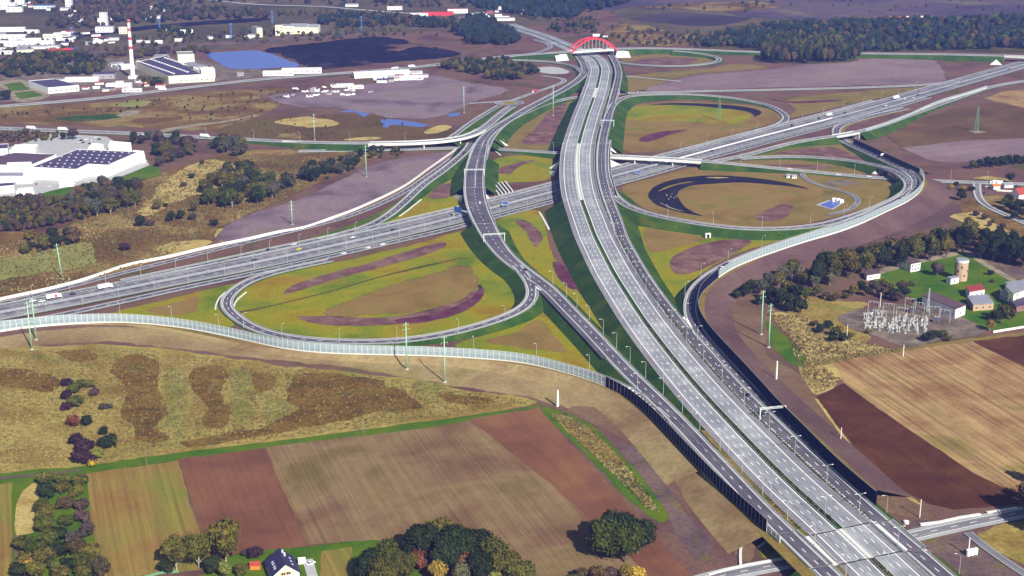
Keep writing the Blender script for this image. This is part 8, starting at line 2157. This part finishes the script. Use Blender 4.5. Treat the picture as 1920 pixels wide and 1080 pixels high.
CARS = [(a4, 142, 558, 9, 'dark', 'dark car behind the yellow and red truck'), (a4, 75, 571, 10.5, 'white', 'white car left of the yellow and red truck, upper one'), (a4, 84, 570, 6, 'white', 'white car left of the yellow and red truck, lower one'), (a4, 484, 491, 4, 'black', 'black car in the middle of the crossing motorway at left'), (a4, 571, 472, 9, 'yellow', 'yellow car on the crossing motorway at left'), (r11, 506, 469, 0, 'black', 'black car on the far slip lane above the yellow car'), (r11, 553, 459, 0, 'white', 'white car on the far slip lane above the yellow car'),
        (a4, 738, 434, 4, 'black', 'black car on the crossing motorway left of the flyover'), (a4, 676, 449, 9, 'white', 'white car on the crossing motorway left of the flyover'), (r29, 640, 476, -1.6, 'white', 'white car on the near collector, left one'), (r29, 692, 464, -1.6, 'white', 'white car on the near collector, middle one'), (r29, 718, 458, -1.6, 'white', 'white car on the near collector, right one'),
        (r2, 906, 407, 1.5, 'black', 'black car on the curved flyover'), (r2, 897, 379, 3, 'white', 'white car on the curved flyover'), (r11, 876, 294, 0, 'black', 'black car at the top of the exit ramp'), (r2, 981, 505, 1.5, 'black', 'black car on the left ramp below the flyover'), (r3, 1395, 742, 1.8, 'black', 'black car on the collector road before the gantry'), (r3, 1436, 783, -1.8, 'dark', 'dark car under the collector gantry'),
        (r4, 1615, 410, 1.6, 'dark', 'dark car on the right ramp behind the glazed barrier, upper one'), (r4, 1685, 374, 1.6, 'dark', 'dark car on the right ramp at the glazed bend'), (r4, 1535, 436, 1.6, 'dark', 'dark car on the right ramp behind the glazed barrier, lower one'), (r4, 1447, 464, 1.6, 'dark', 'dark car on the right ramp near its left bend'), (a4, 1328, 283, -6, 'black', 'black car on the crossing motorway right of the viaduct'), (a4, 1590, 214, 5, 'black', 'black car behind the white truck on the right'), (a4, 1548, 225, 9, 'black', 'black car left of the white truck on the right'), (a4, 1496, 238, 9, 'black', 'black car farther left of the white truck on the right'), (a4, 1691, 186, -4, 'white', 'white car beside the far truck at upper right'), (a4, 1715, 179, -4, 'black', 'black car right of the far truck at upper right'), (a4, 1885, 130, -5, 'black', 'black car at the far right end of the crossing motorway'), (a4, 1862, 137, 5, 'dark', 'dark car near the far road bridge'), (a4, 1648, 198, -9, 'white', 'white car on the near lanes at upper right'), (a4, 1700, 183, -10, 'white', 'white car on the near lanes farther right'), (a4, 1780, 160, -9, 'silver', 'silver car on the near lanes at upper right'), (a4, 1735, 173, 9, 'red', 'red car on the far lanes at upper right'),
        (r6, 1484, 318.5, 1.5, 'white', 'white car on the local road above the pump huts'), (r6, 1571, 327, -1.5, 'white', 'white car on the local road before the underpass'), (r6, 1625, 332, 1.5, 'white', 'white car on the local road at the underpass'), (r9, 272, 252, -3, 'white', 'white car on the pale road behind the warehouse'), (r9, 20, 242, 1, 'silver', 'silver car at the left edge on the pale road'), (a1, 1087, 111, -13, 'black', 'black car under the red arch bridge'), (r8, 820, 121, -2, 'dark', 'dark car on the main road by the conifer wood'), (r8, 690, 134, -2, 'black', 'black car on the main road before the depot'), (r24, 1895, 407, 0, 'red', 'red car on the village road at the right edge'), (r16, 1197, 174, 1, 'dark', 'dark car on the upper slip road')]
for road, x, y, off, col, l in CARS: vehicle(CAR, road, x, y, off, col, l, off < 0 and road is a4, 1.08)
def park(px, py, rz, col, label, src=None, k=1.0):
    o = copy_tree(src or CAR); o.location = P(px, py, .25); o.rotation_euler = (0, 0, rz); o.scale = (k, k, k)
    for ch in o.children:
        if ch.data.materials[0] == M['paint_obj']: ch.color = PAINT[col] + (1,)
    tag(o, label, 'car', 'parked cars')
for i, (x, y, c) in enumerate([(148, 268, 'silver'), (156, 268, 'dark'), (168, 270, 'black'), (162, 262, 'white'), (152, 264, 'black'), (170, 264, 'white'), (186, 262, 'dark'), (178, 258, 'white'), (68, 346, 'red'), (94, 350, 'white'), (126, 346, 'silver'), (140, 345, 'white')]):
    park(x, y, .3 + i, c, '%s %s car parked on the warehouse paving' % (nth(i), c), None, 1.05)
for x, y, c, l in [(583, 1058, 'white', 'white car parked on the terrace beside the house'), (1850, 351, 'white', 'white car parked at the village junction'), (1848, 361, 'blue', 'blue car parked beside the village road'), (1737, 397, 'yellow', 'yellow-green car on the soil below the barrier bend'), (1905, 350, 'dark', 'dark car parked before the red-roofed villa')]:
    park(x, y, .8, c, l, None, 1.05)

# ------------------------------------------------------------------ the air: faint haze between the camera and the far fields
def haze():
    me = bpy.data.meshes.new('haze')
    x0, x1, y0, y1, z0, z1 = -9000, 9000, -600, 14000, -1.5, 345
    v = [(x, y, z) for z in (z0, z1) for x, y in ((x0, y0), (x1, y0), (x1, y1), (x0, y1))]
    me.from_pydata(v, [], [(0, 3, 2, 1), (4, 5, 6, 7), (0, 1, 5, 4), (1, 2, 6, 5), (2, 3, 7, 6), (3, 0, 4, 7)])
    m = bpy.data.materials.new('haze_air'); m.use_nodes = True
    nt = m.node_tree; nt.nodes.clear()
    pv = nt.nodes.new('ShaderNodeVolumePrincipled')
    pv.inputs['Color'].default_value = (.22, .31, 1.0, 1)
    pv.inputs['Density'].default_value = HAZE
    pv.inputs['Anisotropy'].default_value = .0
    out = nt.nodes.new('ShaderNodeOutputMaterial')
    nt.links.new(pv.outputs[0], out.inputs['Volume'])
    me.materials.append(m)
    o = bpy.data.objects.new('haze', me); link(o)
    tag(o, 'faint blue-violet haze over the far fields', None, None, 'stuff')
HAZE = .000075
haze()
